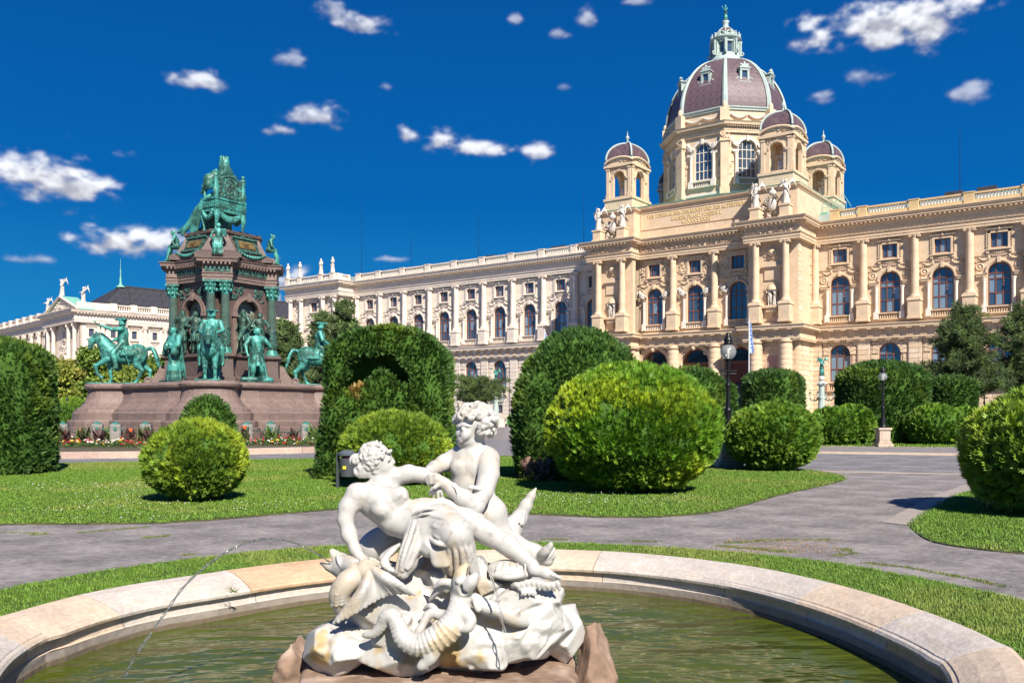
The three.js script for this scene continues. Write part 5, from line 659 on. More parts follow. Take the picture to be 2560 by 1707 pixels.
  A('pediment_roof', merge([slab(poly([[-PW - 1.3, 28.95], [-PW / 2, 33.25], [-PW / 2, 33.0], [-PW - 1.3, 28.7]]), 4.6, -3.2), slab(poly([[1.3, 28.95], [-PW / 2, 33.25], [-PW / 2, 33.0], [1.3, 28.7]]), 4.6, -3.2)]), MT.copperGreen, 'green copper roof of the pediment');
  // roofs
  const roof = (pts, ridge, n) => { const pos = [], q = (a, b, c) => pos.push(...a, ...b, ...c); const [a, b, c, d] = pts, [e, f] = ridge; q(a, b, f); q(a, f, e); q(b, c, f); q(c, d, e); q(c, e, f); q(d, a, e); const g = new THREE.BufferGeometry(); g.setAttribute('position', new THREE.Float32BufferAttribute(pos, 3)); g.computeVertexNormals(); A(n, g, MT.slateGrey, 'dark grey hipped metal roof'); };
  roof([[-2, 29.5, -5], [-2, 29.5, -LB], [-26, 29.5, -LB], [-26, 29.5, -5]], [[-13, 37.5, -15], [-13, 37.5, -LB + 10]], 'roof'); roof([[-PW - 4, 29.2, -5], [-PW - 4, 29.2, -24], [-PW - LA, 29.2, -24], [-PW - LA, 29.2, -5]], [[-PW - 14, 34.6, -14], [-PW - LA + 8, 34.6, -14]], 'roof');
  A('ridge_capping', merge([box(-13.3, -12.7, 37.4, 37.75, -LB + 10, -15), rod([-13, 37.5, -15], [-2, 29.6, -5], .22, .22, 5), rod([-13, 37.5, -15], [-26, 29.6, -5], .22, .22, 5)]), MT.slateGrey); A('roof_spire', lathe([[1.3, 37.2], [1.0, 37.5], [.36, 38.0], [.24, 39.3], [.36, 39.6], [.17, 39.9], [.13, 41.6], [.22, 41.9], [.08, 42.2], [.04, 45.2]], 10).translate(-13, 0, -15), MT.copperGreen);
  for (let i = 0; i < 6; i++) A('roof_seam', rod([-2.3, 29.8, -14 - i * 9], [-12.8, 37.45, -17 - i * 9], .12, .12, 4), MT.slateGrey);
  { const t = A('roof_lantern', merge([new THREE.ConeGeometry(8.5, 3.6, 4, 1).rotateY(Math.PI / 4).translate(-16, 41.2, -52), box(-22, -10, 37, 39.4, -58, -46)]), MT.copperGreen, 'green copper pyramid roof lantern'); A('roof_spire', lathe([[.7, 42.6], [.5, 43.4], [.8, 44], [.3, 44.6], [.2, 46], [.3, 46.3], [.05, 49]], 8).translate(-16, 0, -52), MT.bronzeDark); }
  A('palace_core', merge([box(-PW, -1, 0, 28.4, -LB, -1), box(-PW - LA, -PW, 0, 28.4, -30, -3)]));
  const P3 = (x, y, z) => V3(x, y, z).applyEuler(new THREE.Euler(0, -.802, 0)).add(pal.position);
  [[FIG.winged, -PW - .2, 29.6, .4, 'stone figure group at the left end of the palace pediment', 4.2], [FIG.angel, -PW / 2, 33.2, .5, 'stone rider group on the apex of the palace pediment', 4.6], [FIG.wingedM, .2, 30.0, -.8, 'stone figure group at the right end of the palace pediment', 4.6], [FIG.angel, -14, 31.2, -LB + 4, 'white stone figure on the palace roof beside the monument', 5]].forEach(([g, x, y, z, l, s]) => solo('roof_statue', g, MT.statueStone, l, 'statue', 'statues on the palace roof', P3(x, y, z), -.8).scale.setScalar(s));
}
// ---------------------------------------------------------------- bronze and granite monument; its near corner points at the viewer (+z), riders stand on the four corners
const monPos = V3(-20.3, 0, -63), monTurn = .205, onMon = (x, y, z) => V3(x, y, z).applyEuler(new THREE.Euler(0, monTurn, 0)).add(monPos);
{
  const mon = thing('granite_monument', 'tall reddish granite monument with green columns carrying a bronze throne', 'monument', null, monPos, monTurn);
  const A = (n, g, m, l) => part(mon, n, boxUV(g), m, l), q4 = (g) => [0, 1, 2, 3].map((i) => g.clone().rotateY(i * Math.PI / 2)), RG = MT.redGranite, DG = MT.darkGranite, BZ = MT.bronze, BD = MT.bronzeDark;
  // outline of the base: four arms, chamfered between
  const quarter = [[1.5, 7.7], [1.5, 6.2], [2.7, 5.4], [5.4, 2.7], [6.2, 1.5], [7.7, 1.5]], end = []; for (let i = 0; i <= 12; i++) { const a = -Math.PI / 2 + i / 12 * Math.PI; end.push([Math.sin(a) * 1.5, 7.7 + Math.cos(a) * 1.05]); }
  const outline = []; for (let k = 0; k < 4; k++) { const c = Math.cos(k * Math.PI / 2), s = Math.sin(k * Math.PI / 2), r = ([x, z]) => [x * c + z * s, z * c - x * s]; outline.push(...end.slice(0, -1).map(r), ...quarter.map(r)); }
  // walking order: outward must be on the right of the walk
  const ring = outline.filter((p, i) => { const q = outline[(i + 1) % outline.length]; return Math.hypot(p[0] - q[0], p[1] - q[1]) > .01; });
  const base = [[1.05, 1.5], [1.05, 1.95], [.92, 2.05], [.86, 2.2], [.6, 2.35], [.36, 2.6], [.2, 2.9], [.1, 3.25], [.07, 3.5], [.16, 3.56], [.3, 3.62], [.34, 3.76], [.26, 3.86], [.2, 3.95]];
  const dir = (() => { let a = 0; ring.forEach((p, i) => { const q = ring[(i + 1) % ring.length]; a += p[0] * q[1] - q[0] * p[1]; }); return a; })(), R0 = dir > 0 ? [...ring].reverse() : ring;
  A('base_moulding', sweep(R0, base, true), RG); A('base_top', flat(R0.map((p) => [p[0] * 1.02, p[1] * 1.02]), 3.95), DG); A('base_course', sweep(R0, [[1.35, 1.0], [1.35, 1.42], [1.3, 1.5], [.8, 1.5]], true), RG);
  // steps below as separate blocks of stone
  for (const [o, y0, y1] of [[1.95, 0, .42], [1.7, .42, .8], [1.5, .8, 1.05]]) { const big = R0.map((p, i) => p); const g = sweep(R0, [[o, y0], [o, y1 - .04], [o - .04, y1], [o - .8, y1]], true); A('step', g, y0 ? RG : DG); }
  // console scrolls and small garland between the arms
  for (let i = 0; i < 4; i++) { const g = merge([slab(poly([[0, 0], [1.7, 0], [1.7, .25], [1.1, .5], [.7, 1.0], [.35, 1.6], [0, 1.7]]), .9, -.45), new THREE.TorusGeometry(.26, .1, 8, 16).translate(1.45, .3, .46), new THREE.TorusGeometry(.26, .1, 8, 16).translate(1.45, .3, -.46), new THREE.CylinderGeometry(.3, .3, .96, 14).rotateX(Math.PI / 2).translate(1.45, .3, 0)]); if (i % 2) { const a = i * Math.PI / 2; const q = A('console_scroll', g, RG); q.rotation.y = a - Math.PI / 2; q.position.set(Math.sin(a) * 3.85, 3.95, Math.cos(a) * 3.85); q.scale.set(.75, .8, .9); } }
  // pedestal storey
  const cc = (r, w) => { const o = []; for (let k = 0; k < 4; k++) { const c = Math.cos(k * Math.PI / 2), s = Math.sin(k * Math.PI / 2), f = ([x, z]) => [x * c + z * s, z * c - x * s]; o.push(...[[-w, r], [w, r]].map(f)); if (r - w > 1.2) o.push(...[[w, r - (r - w) * .28], [r - (r - w) * .28, w]].map(f)); } const a = o.reduce((t, p, i) => { const q = o[(i + 1) % o.length]; return t + p[0] * q[1] - q[0] * p[1]; }, 0); return a > 0 ? o.reverse() : o; };
  const ped = cc(3.75, 1.0); A('pedestal', sweep(ped, [[.2, 3.95], [.2, 4.3], [.05, 4.42], [0, 5.55], [.06, 5.62], [.2, 5.75], [.2, 5.95], [-1.2, 5.96]], true), DG);
  // core with four niches facing the diagonals
  const ap = 2.45; for (let i = 0; i < 4; i++) {
    const a = (i + .5) * Math.PI / 2, s = rectPath(-1.9, 1.9, 5.95, 10.85); s.holes.push(archPath(1.9, 6.0, 8.75, THREE.Path)); const P2 = (n, g, m) => { const q = A(n, g, m); q.rotation.y = a; q.position.set(Math.sin(a) * ap, 0, Math.cos(a) * ap); return q; };
    P2('niche_wall', slab(s, .7, -.7), DG); P2('niche_back', merge([box(-1.0, 1.0, 5.95, 9.8, -.55, -.38), tf(carve(1.5, 2.2, 9, .06, 700 + i), 0, 8.2, -.4, 1)]), MT.nicheBronze); P2('niche_arch', merge([tubeRing(.95, .26, .14, 8.75), tubeRing(.98, .08, .2, 8.75), box(-1.35, -.93, 8.5, 8.78, 0, .2), box(.93, 1.35, 8.5, 8.78, 0, .2), box(-1.25, -.97, 6, 8.5, 0, .1), box(.97, 1.25, 6, 8.5, 0, .1), box(-.12, .12, 9.6, 10.15, 0, .28)]), RG); for (const q of [-1, 1]) { const c = P2('niche_spandrel', carve(1.0, .75, 12, .09, 710 + i * 2 + q), BD); c.position.add(V3(Math.cos(a) * q * 1.0, 10.1, -Math.sin(a) * q * 1.0)); }
    // paired columns on each corner
    const b = i * Math.PI / 2; for (const t of [-.46, .46]) { const px = Math.sin(b) * 3.28 + Math.cos(b) * t, pz = Math.cos(b) * 3.28 - Math.sin(b) * t; const c = part(mon, 'column', boxUV(lathe([[.3, 7.75], [.3, 8.0], [.265, 9.92]], 16)), MT.serpentine); c.position.set(px, 0, pz); part(c, 'column_base', boxUV(lathe([[.45, 5.96], [.45, 6.12], [.38, 6.18], [.4, 6.3], [.34, 6.36]], 16)), BZ); part(c, 'carved_drum', boxUV(merge([lathe([[.33, 6.34], [.335, 7.55], [.37, 7.62], [.33, 7.76]], 16), ...Array.from({ length: 40 }, (_, k) => tf(ico.clone(), Math.sin(k * 2.4) * .33, 6.5 + k * .026, Math.cos(k * 2.4) * .33, .05, .06, .05))])), BD); part(c, 'capital', boxUV(merge([lathe([[.27, 9.9], [.31, 9.97], [.28, 10.02], [.3, 10.3], [.46, 10.68]], 14), box(-.48, .48, 10.68, 10.82, -.48, .48), ...Array.from({ length: 16 }, (_, k) => tf(ico.clone(), Math.sin(k * .7854) * (k < 8 ? .36 : .42), k < 8 ? 10.2 : 10.5, Math.cos(k * .7854 + .0) * (k < 8 ? .36 : .42), .1, .15, .1))])), BZ); }
  }
  A('core', box(-1.6, 1.6, 5.9, 12, -1.6, 1.6).rotateY(Math.PI / 4), DG); for (let i = 0; i < 4; i++) A('corner_pier', box(-.8, .8, 5.95, 10.85, 2.2, 2.65).rotateY(i * Math.PI / 2), RG);
  // entablature
  const en = cc(3.66, .95); A('entablature', sweep(en, [[-1.4, 10.82], [0, 10.82], [0, 11.0], [.04, 11.02], [.04, 11.2], [.1, 11.25], [.0, 11.3], [0, 11.72], [.08, 11.78], [.12, 11.9], [.34, 11.98], [.36, 12.12], [.44, 12.22], [.44, 12.26], [-1.0, 12.4], [-3, 12.42]], true), RG);
  for (let i = 0; i < 4; i++) { const f = A('bronze_frieze', merge([box(-.85, .85, 11.36, 11.68, 3.63, 3.69), tf(carve(1.6, .3, 12, .04, 720 + i), 0, 11.52, 3.69, 1)]), BD); f.rotation.y = i * Math.PI / 2; const g = A('bronze_frieze', merge([box(-1.6, 1.6, 11.36, 11.68, 2.72, 2.79), tf(carve(3.0, .3, 20, .04, 730 + i), 0, 11.52, 2.79, 1)]), BD); g.rotation.y = (i + .5) * Math.PI / 2; }
  { const L = []; en.forEach((p, i) => { const q = en[(i + 1) % en.length], n = Math.max(2, Math.round(Math.hypot(p[0] - q[0], p[1] - q[1]) / .28)), ax = q[0] - p[0], az = q[1] - p[1], l = Math.hypot(ax, az), ox = -az / l, oz = ax / l; for (let k = 0; k < n; k++) { const t = (k + .5) / n; L.push(box(-.06, .06, 11.82, 11.97, -.15, .15).rotateY(Math.atan2(ox, oz)).translate(mixn(p[0], q[0], t) + ox * .2, 0, mixn(p[1], q[1], t) + oz * .2)); } }); A('dentils', merge(L), RG).userData.kind = 'stuff'; }
  // attic that carries the throne
  const at1 = cc(3.1, 1.2); A('attic', sweep(at1, [[.3, 12.38], [.3, 12.65], [.1, 12.8], [-.1, 12.92], [-.45, 13.6], [-.66, 14.1], [-.54, 14.18], [-.5, 14.34], [-.58, 14.4], [-3, 14.42]], true), DG);
  for (let i = 0; i < 4; i++) { const a = (i + .5) * Math.PI / 2; const P2 = (n, g, m) => { const q = A(n, g, m); q.rotation.y = a; q.geometry.translate(0, -13.4, 0); q.position.set(Math.sin(a) * 2.36, 13.4, Math.cos(a) * 2.36); q.rotation.order = 'YXZ'; q.rotation.x = -.44; q.scale.x = .85; }; P2('bronze_tablet', merge([box(-1.1, 1.1, 12.9, 13.9, -.1, .1), box(-1.2, 1.2, 13.85, 14.0, -.1, .22), box(-1.25, 1.25, 12.8, 12.95, -.1, .2), tf(carve(2.2, .4, 12, .14, 740 + i), 0, 14.05, .1, 1), tf(carve(2.4, .25, 12, .12, 745 + i), 0, 12.85, .15, 1)]), BD); P2('gilded_plate', box(-.8, .8, 13.15, 13.7, .1, .14), mat(.24, .17, .06, { roughness: .5, metalness: .4, map: rep(T.patina, .6) })); const b = i * Math.PI / 2, s = A('attic_console', merge([slab(poly([[0, 0], [1.25, 0], [1.3, .3], [.8, .55], [.4, 1.2], [0, 1.6]]), .7, -.35), new THREE.CylinderGeometry(.24, .24, .78, 12).rotateX(Math.PI / 2).translate(1.1, .26, 0)]), RG); s.rotation.y = b - Math.PI / 2; s.position.set(Math.sin(b) * 2.2, 12.4, Math.cos(b) * 2.2); A('bronze_swag', merge(swag(2.2, .25, .12, 10).map((g) => g.translate(0, 12.85, 2.95))), BZ).rotation.y = (i + .5) * Math.PI / 2; }
}
// ---- the throne and the enthroned woman
{
  const th = thing('bronze_throne_statue', 'colossal green bronze crowned woman enthroned on top of the monument, seen from behind', 'statue', null, onMon(0, 14.42, 0), monTurn - Math.PI * .75);
  const BZ = MT.bronze, A = (n, g, m = BZ, l) => { const q = part(th, n, boxUV(g), m, l); q.scale.set(.95, 1, .64); return q; };
  // chair: back at -z
  const leg = (x, z) => { const v = new Vol([x - .35, -.05, z - .45], [x + .35, 1.6, z + .45], .03); const s = z < 0 ? -1 : 1; v.worm([[x, 1.5, z, .2], [x, 1.2, z + s * .12, .22], [x, .8, z + s * .06, .14], [x, .4, z - s * .02, .1], [x, .1, z + s * .06, .14], [x, .06, z + s * .2, .12]], .03, 14); v.ell([x, 1.35, z + s * .18], [.2, .22, .12], .03); v.ell([x - .08, 1.4, z + s * .3], [.04, .04, .04], .02, null, 1); v.ell([x + .08, 1.4, z + s * .3], [.04, .04, .04], .02, null, 1); return v.mesh(); };
  for (const [x, z] of [[-1.2, -1.0], [1.2, -1.0], [-1.2, 1.0], [1.2, 1.0]]) A('throne_leg', leg(x, z));
  A('seat_frame', merge([box(-1.4, 1.4, 1.5, 1.65, -1.2, 1.2), box(-1.34, 1.34, 1.65, 2.3, -1.14, 1.14), box(-1.44, 1.44, 2.3, 2.45, -1.24, 1.24), ...Array.from({ length: 7 }, (_, i) => box(-1.0 + i * .3, -.76 + i * .3, 1.78, 2.18, -1.2, -1.1)), ...[-1, 1].flatMap((s) => [box(s * 1.25 - .16, s * 1.25 + .16, 1.72, 2.24, -1.22, -1.1), ...Array.from({ length: 6 }, (_, i) => box(s * 1.37 - .05, s * 1.37 + .05, 1.78, 2.18, -.9 + i * .3, -.68 + i * .3))])]));
  A('seat_swags', merge([...swag(2.0, .5, .2, 12).map((g) => g.translate(0, 1.5, -1.1)), ...swag(1.7, .3, .14, 10).map((g) => g.translate(0, 1.45, -1.12)), ...[-1, 1].flatMap((s) => swag(1.6, .45, .18, 10).map((g) => g.rotateY(Math.PI / 2).translate(s * 1.3, 1.5, 0)))]));
  const post = lathe([[.2, 2.45], [.24, 2.5], [.24, 2.7], [.28, 2.75], [.26, 3.0], [.18, 3.1], [.17, 3.75], [.22, 3.8], [.22, 4.0], [.12, 4.08], [.1, 4.12], [.15, 4.18], [.16, 4.26], [.0, 4.38]], 10); for (const s of [-1, 1]) A('throne_post', post.clone().translate(s * 1.22, 0, -1.05));
  { const s = new THREE.Shape(); s.moveTo(-1.1, 2.45); s.lineTo(1.1, 2.45); s.lineTo(1.1, 3.6); for (let i = 1; i < 12; i++) { const t = i / 12; s.lineTo(1.1 - 2.2 * t, 3.6 + .5 * Math.sin(t * Math.PI)); } s.lineTo(-1.1, 3.6); A('throne_back', slab(s, .2, -1.15)); A('back_relief', merge([new THREE.TorusGeometry(.5, .07, 6, 24).scale(1, 1.3, 1).translate(0, 3.2, -1.17), tf(carve(.7, .9, 16, .09, 801), 0, 3.2, -1.16, 1), tf(carve(.4, 1.4, 14, .07, 802), -.8, 3.2, -1.16, 1), tf(carve(.4, 1.4, 14, .07, 803), .8, 3.2, -1.16, 1), tube([[-1.05, 3.6, -1.15], [-.6, 3.9, -1.15], [0, 4.06, -1.15], [.6, 3.9, -1.15], [1.05, 3.6, -1.15]], .09, 20, 6), box(-1.05, 1.05, 2.5, 2.62, -1.22, -1.1)]), MT.bronzeDark); }
  for (const s of [-1, 1]) A('armrest', merge([box(s * 1.22 - .14, s * 1.22 + .14, 3.1, 3.35, -1, .9), cyl(.15, .13, 2.4, 3.15, 8).translate(s * 1.22, 0, .8), ball(s * 1.22, 3.3, .95, .22)]));
  // the figure, 6 m tall if she stood
  const g = fig({ cell: .0125, lo: [-.42, -.06, -.34], hi: [.5, 1.12, .56], sit: 1, hipY: .44, hair: 2, wide: 1.12, sleeve: 1.35, head: [.0, 0], lean: -.04,
    legs: [[[-.07, .44, .02], [-.09, .43, .22], [-.09, .1, .26]], [[.07, .44, .02], [.09, .44, .22], [.09, .1, .3]]],
    arms: [[[-.13, .8, 0], [-.2, .66, .03], [-.17, .6, .15]], [[.13, .8, 0], [.2, .67, .03], [.18, .62, .15]]], lap: 1,
    extra: (v, B, H) => { for (let i = 0; i < 10; i++) { const a = -2 + 4 * i / 9; v.worm([[...B(.1 * Math.sin(a), .755, -.05 - .02 * Math.cos(a)), .028], [.12 * Math.sin(a), .62, -.09, .026], [.15 * Math.sin(a), .46, -.07, .024]], .012, 8); }
      for (const s of [-1, 1]) { v.chain([[...B(s * .13, .8, 0), .042], [s * .2, .645, .04, .058], [s * .2, .585, .07, .05]], .02); for (let i = 0; i < 5; i++) v.worm([[s * .15, .5 - .02 * i, .0 + .05 * i, .02], [s * (.21 + .02 * (i % 2)), .42 - .03 * i, .08 + .05 * i, .025], [s * (.22 + .015 * i), .26 - .035 * i, .17 + .055 * i, .026], [s * (.22 + .02 * i), .05 + .03 * (i % 3), .26 + .06 * i, .022]], .004, 12); }
      for (let i = 0; i < 10; i++) v.worm([[-.2 + .045 * i, .1, .28, .03], [-.22 + .048 * i, .0, .38 + .02 * (i % 3), .028], [-.22 + .05 * i, -.03, .46 + .03 * (i % 2), .015]], .02, 6);
      for (let i = 0; i < 9; i++) { const a = i / 9 * 6.28; v.cap(H(Math.sin(a) * .05, .985, Math.cos(a) * .055), H(Math.sin(a) * .045, 1.03, Math.cos(a) * .05), .012, .008, .006); } v.ell(H(0, 1.0, 0), [.045, .03, .05], .01); for (let i = 0; i < 6; i++) v.worm([[...H(-.03 + .012 * i, .9, -.055), .018], [...H(-.05 + .02 * i, .84, -.085), .02], [...H(-.03 + .03 * i, .79, -.09), .014]], .008, 6); } });
  const fm = A('seated_woman', g); fm.scale.set(5.6, 6.15, 5.6); fm.position.set(0, -.2, -.02);
  A('sceptre', merge([rod([-1.0, 3.4, 1.1], [-.85, 5.3, .75], .05), ball(-.84, 5.35, .74, .11, 8, 6)]), MT.bronzeDark);
}
// ---- seated figures on the corners of the attic
{
  const g1 = fig({ cell: .019, sit: 1, hipY: .42, lap: 1, hair: 1, lo: [-.4, -.05, -.3], legs: [[[-.06, .42, 0], [-.08, .4, .2], [-.08, .06, .2]], [[.06, .42, 0], [.08, .42, .2], [.07, .06, .26]]], arms: [[[-.12, .8, 0], [-.19, .64, .04], [-.14, .54, .16]], [[.12, .8, 0], [.19, .66, .06], [.14, .62, .2]]], extra: (v) => v.box([.15, .6, .2], [.07, .1, .015], .005, .01, [.5, 0, .1]) }), g2 = fig({ cell: .019, sit: 1, hipY: .42, lap: 1, bun: 1, lean: .25, head: [0, .35], lo: [-.4, -.05, -.3], legs: [[[-.06, .42, 0], [-.08, .4, .2], [-.08, .06, .2]], [[.06, .42, 0], [.08, .42, .2], [.07, .06, .26]]], arms: [[[-.12, .8, 0], [-.17, .62, .08], [-.08, .5, .2]], [[.12, .8, 0], [.17, .62, .1], [.06, .46, .24]]] });
  [[0, g1, 'green bronze seated figure holding a book on the near attic corner'], [-Math.PI / 2, g2, 'green bronze seated figure bowed forward on the left attic corner'], [Math.PI / 2, g2, 'green bronze seated figure bowed forward on the right attic corner'], [Math.PI, g1, 'green bronze seated figure on the far attic corner behind the throne']].forEach(([a, g, l]) => solo('seated_statue', g, MT.bronze, l, 'statue', 'seated figures on the monument attic', onMon(Math.sin(a) * 3.05, 12.45, Math.cos(a) * 3.05), monTurn + a).scale.setScalar(2.55));
}
// ---- riders on the corners
{
  const walk = [[[-.46, .85, .15, .13], [-.66, .72, .15, .085], [-.86, .6, .15, .065], [-.80, .34, .15, .048], [-.70, .26, .15, .05]], [[-.46, .85, -.15, .13], [-.46, .6, -.15, .085], [-.45, .42, -.15, .062], [-.42, .14, -.15, .045], [-.45, .06, -.15, .055]], [[.5, .88, .15, .17], [.46, .66, .15, .12], [.62, .46, .15, .066], [.48, .16, .15, .048], [.42, .06, .15, .055]], [[.52, .88, -.15, .17], [.62, .64, -.15, .12], [.84, .46, -.15, .066], [.80, .16, -.15, .048], [.76, .06, -.15, .055]]];
  const stand = [[[-.46, .85, .15, .13], [-.5, .62, .15, .085], [-.52, .42, .15, .062], [-.5, .14, .15, .045], [-.53, .06, .15, .055]], [[-.46, .85, -.15, .13], [-.46, .62, -.15, .085], [-.46, .42, -.15, .062], [-.42, .14, -.15, .045], [-.45, .06, -.15, .055]], walk[2], walk[3]];
  const horse = (legs, o) => { const v = new Vol([-1.3, -.05, -.5], [1.4, 2.0, .5], .021); horseVol(v, legs, o); v.ell([.06, 1.2, 0], [.3, .12, .3], .03); v.rough((x, y, z) => .004 * fbm(x * 9, y * 9, z * 9, 3), .04); v.worm([[-1.02, 1.3, .09, .012], [-.8, 1.15, .2, .012], [-.4, 1.3, .2, .012], [-.2, 1.5, .1, .012]], .004, 14); v.worm([[-.72, 1.1, .12, .014], [-.66, .98, .22, .014], [-.3, 1.0, .3, .014]], .004, 10); v.cap([-.02, 1.0, .3], [.36, 1.02, .31], .07, .09, .03); v.box([.26, 1.04, .27], [.26, .13, .05], .03, .02); v.box([.26, 1.04, -.27], [.26, .13, .05], .03, .02); return boxUV(v.mesh(), 1.6); };
  const rider = (arms, o = {}) => { const g = fig({ cell: .014, sit: 1, hipY: .53, coat: 1, tricorn: 1, hair: 1, boots: 1, wide: 1.12, sleeve: 1.25, arms, legs: [[[-.08, .52, .02], [-.17, .36, .14], [-.185, .1, .08]], [[.08, .52, .02], [.17, .36, .14], [.185, .1, .08]]], extra: (v) => { v.cap([.2, .5, -.04], [.24, .12, -.16], .012, .008, .006); if (o.baton) v.cap(o.baton[0], o.baton[1], .012, .012, .005); }, ...o }); return g; };
  const armsPoint = [[[-.12, .8, 0], [-.17, .66, .1], [-.08, .6, .2]], [[.12, .8, 0], [.2, .78, .14], [.18, .84, .3]]], armsRein = [[[-.12, .8, 0], [-.17, .65, .05], [-.1, .57, .17]], [[.12, .8, 0], [.17, .66, .06], [.05, .59, .2]]];
  const put = (name, legs, ho, ra, ro, a, label) => { const t = thing(name, label, 'statue', 'riders on the monument', onMon(Math.sin(a) * 6.6, 3.96, Math.cos(a) * 6.6), monTurn + a + Math.PI / 2); const s = 2.02; const h = part(t, 'horse', horse(legs, ho), MT.bronze); h.scale.setScalar(s); const r = part(t, 'rider', rider(ra, ro), MT.bronze); r.scale.setScalar(3.75); r.rotation.y = -Math.PI / 2; r.position.set(-.02 * s, 1.33 * s - .53 * 3.75 + .05, 0); part(t, 'cast_base', boxUV(chbox(-2.3, 2.2, 0, .09, -.75, .75, .03)), MT.bronze); };
  put('equestrian_statue', walk, {}, armsPoint, { baton: [[.17, .82, .34], [.25, .93, .44]] }, -Math.PI / 2, 'green bronze rider in a tricorn pointing forward, on the left of the monument');
  put('equestrian_statue', stand, { head: [[-.6, 1.36, 0], [-.72, 1.52, 0], [-.82, 1.54, 0], [-.95, 1.36, 0], [-.99, 1.14, 0]] }, armsRein, {}, 0, 'green bronze rider in a wide hat facing the viewer on the near corner');
  put('equestrian_statue', walk, {}, armsRein, {}, Math.PI / 2, 'green bronze rider seen from behind at the right of the monument');
}
// ---- standing bronze statesmen
{
  const gown = fig({ cell: .0155, robe: 1, wide: 1.25, sleeve: 1.5, hair: 0, head: [-.3, .15], arms: [[[-.12, .8, 0], [-.19, .64, .05], [-.02, .58, .15]], [[.12, .8, 0], [.19, .64, .06], [.03, .6, .15]]], cape: [0, .02], extra: (v, B) => { for (const s of [-1, 1]) { v.chain([[s * .16, .66, .06, .055], [s * .15, .52, .08, .07]], .03); } } });
  const officer = fig({ cell: .0155, coat: 1, boots: 1, wide: 1.15, sleeve: 1.2, hair: 1, head: [-.5, .1], cape: [.12, .04], legs: [[[-.05, .5, 0], [-.07, .28, .02], [-.09, .05, .0]], [[.05, .5, 0], [.08, .28, .03], [.12, .05, .02]]], arms: [[[-.12, .8, 0], [-.2, .66, .02], [-.2, .5, .1]], [[.12, .8, 0], [.2, .66, .06], [.06, .76, .13]]], extra: (v) => { v.cap([-.2, .48, .12], [-.19, .04, .1], .018, .012, .008); v.cap([-.3, .05, .08], [-.08, .05, .14], .045, .05, .01); v.ell([.2, .05, -.04], [.14, .06, .12], .03); } });
  const court = fig({ cell: .017, coat: 1, boots: 0, hair: 2, wide: 1.1, sleeve: 1.2, arms: [[[-.12, .8, 0], [-.2, .66, -.02], [-.13, .56, .08]], [[.12, .8, 0], [.2, .67, .0], [.15, .54, .1]]] }), court2 = fig({ cell: .017, coat: 1, hair: 1, wide: 1.15, sleeve: 1.2, cape: [.04, .0], arms: [[[-.12, .8, 0], [-.2, .66, .02], [-.05, .6, .15]], [[.12, .8, 0], [.2, .66, .04], [.08, .6, .16]]] });
  const a = Math.PI / 4;
  const put = (g, ang, r, y, h, turn, label, plinth) => { const p = onMon(Math.sin(ang) * r, y, Math.cos(ang) * r); if (plinth) { const t = thing('standing_statue', label, 'statue', 'standing figures on the monument', p, monTurn + turn); part(t, 'figure', g, MT.bronze).scale.setScalar(h); part(t, 'cast_base', boxUV(chbox(-.9, .9, -.02, .12, -.6, .6, .03)), MT.bronzeDark); } else { const s = solo('standing_statue', g, MT.bronzeDark, label, 'statue', 'standing figures on the monument', p, monTurn + turn); s.scale.setScalar(h); } };
  put(gown, -.5, 5.3, 3.97, 3.6, -.9, 'green bronze old man in a long gown standing on the left of the front rider', 1);
  put(officer, .52, 5.2, 3.97, 3.65, a * .6, 'green bronze officer with cloak and cannon barrel right of the front rider', 1);
  put(court, -a - .16, 3.05, 5.97, 3.0, -a + .5, 'dark bronze courtier in a long coat before the left niche'); put(court2, -a + .16, 2.7, 5.97, 2.9, -a + .7, 'dark bronze courtier half hidden in the left niche behind the front rider');
  put(court, a - .24, 3.0, 5.97, 3.05, a - 1.5, 'dark bronze courtier in profile at the left of the right niche'); put(court2, a + .22, 3.05, 5.97, 2.95, a - .3, 'dark bronze courtier with sash at the right of the right niche'); put(court2, a, 2.5, 5.97, 2.7, a - .9, 'dark bronze figure standing deep in the right niche');
}
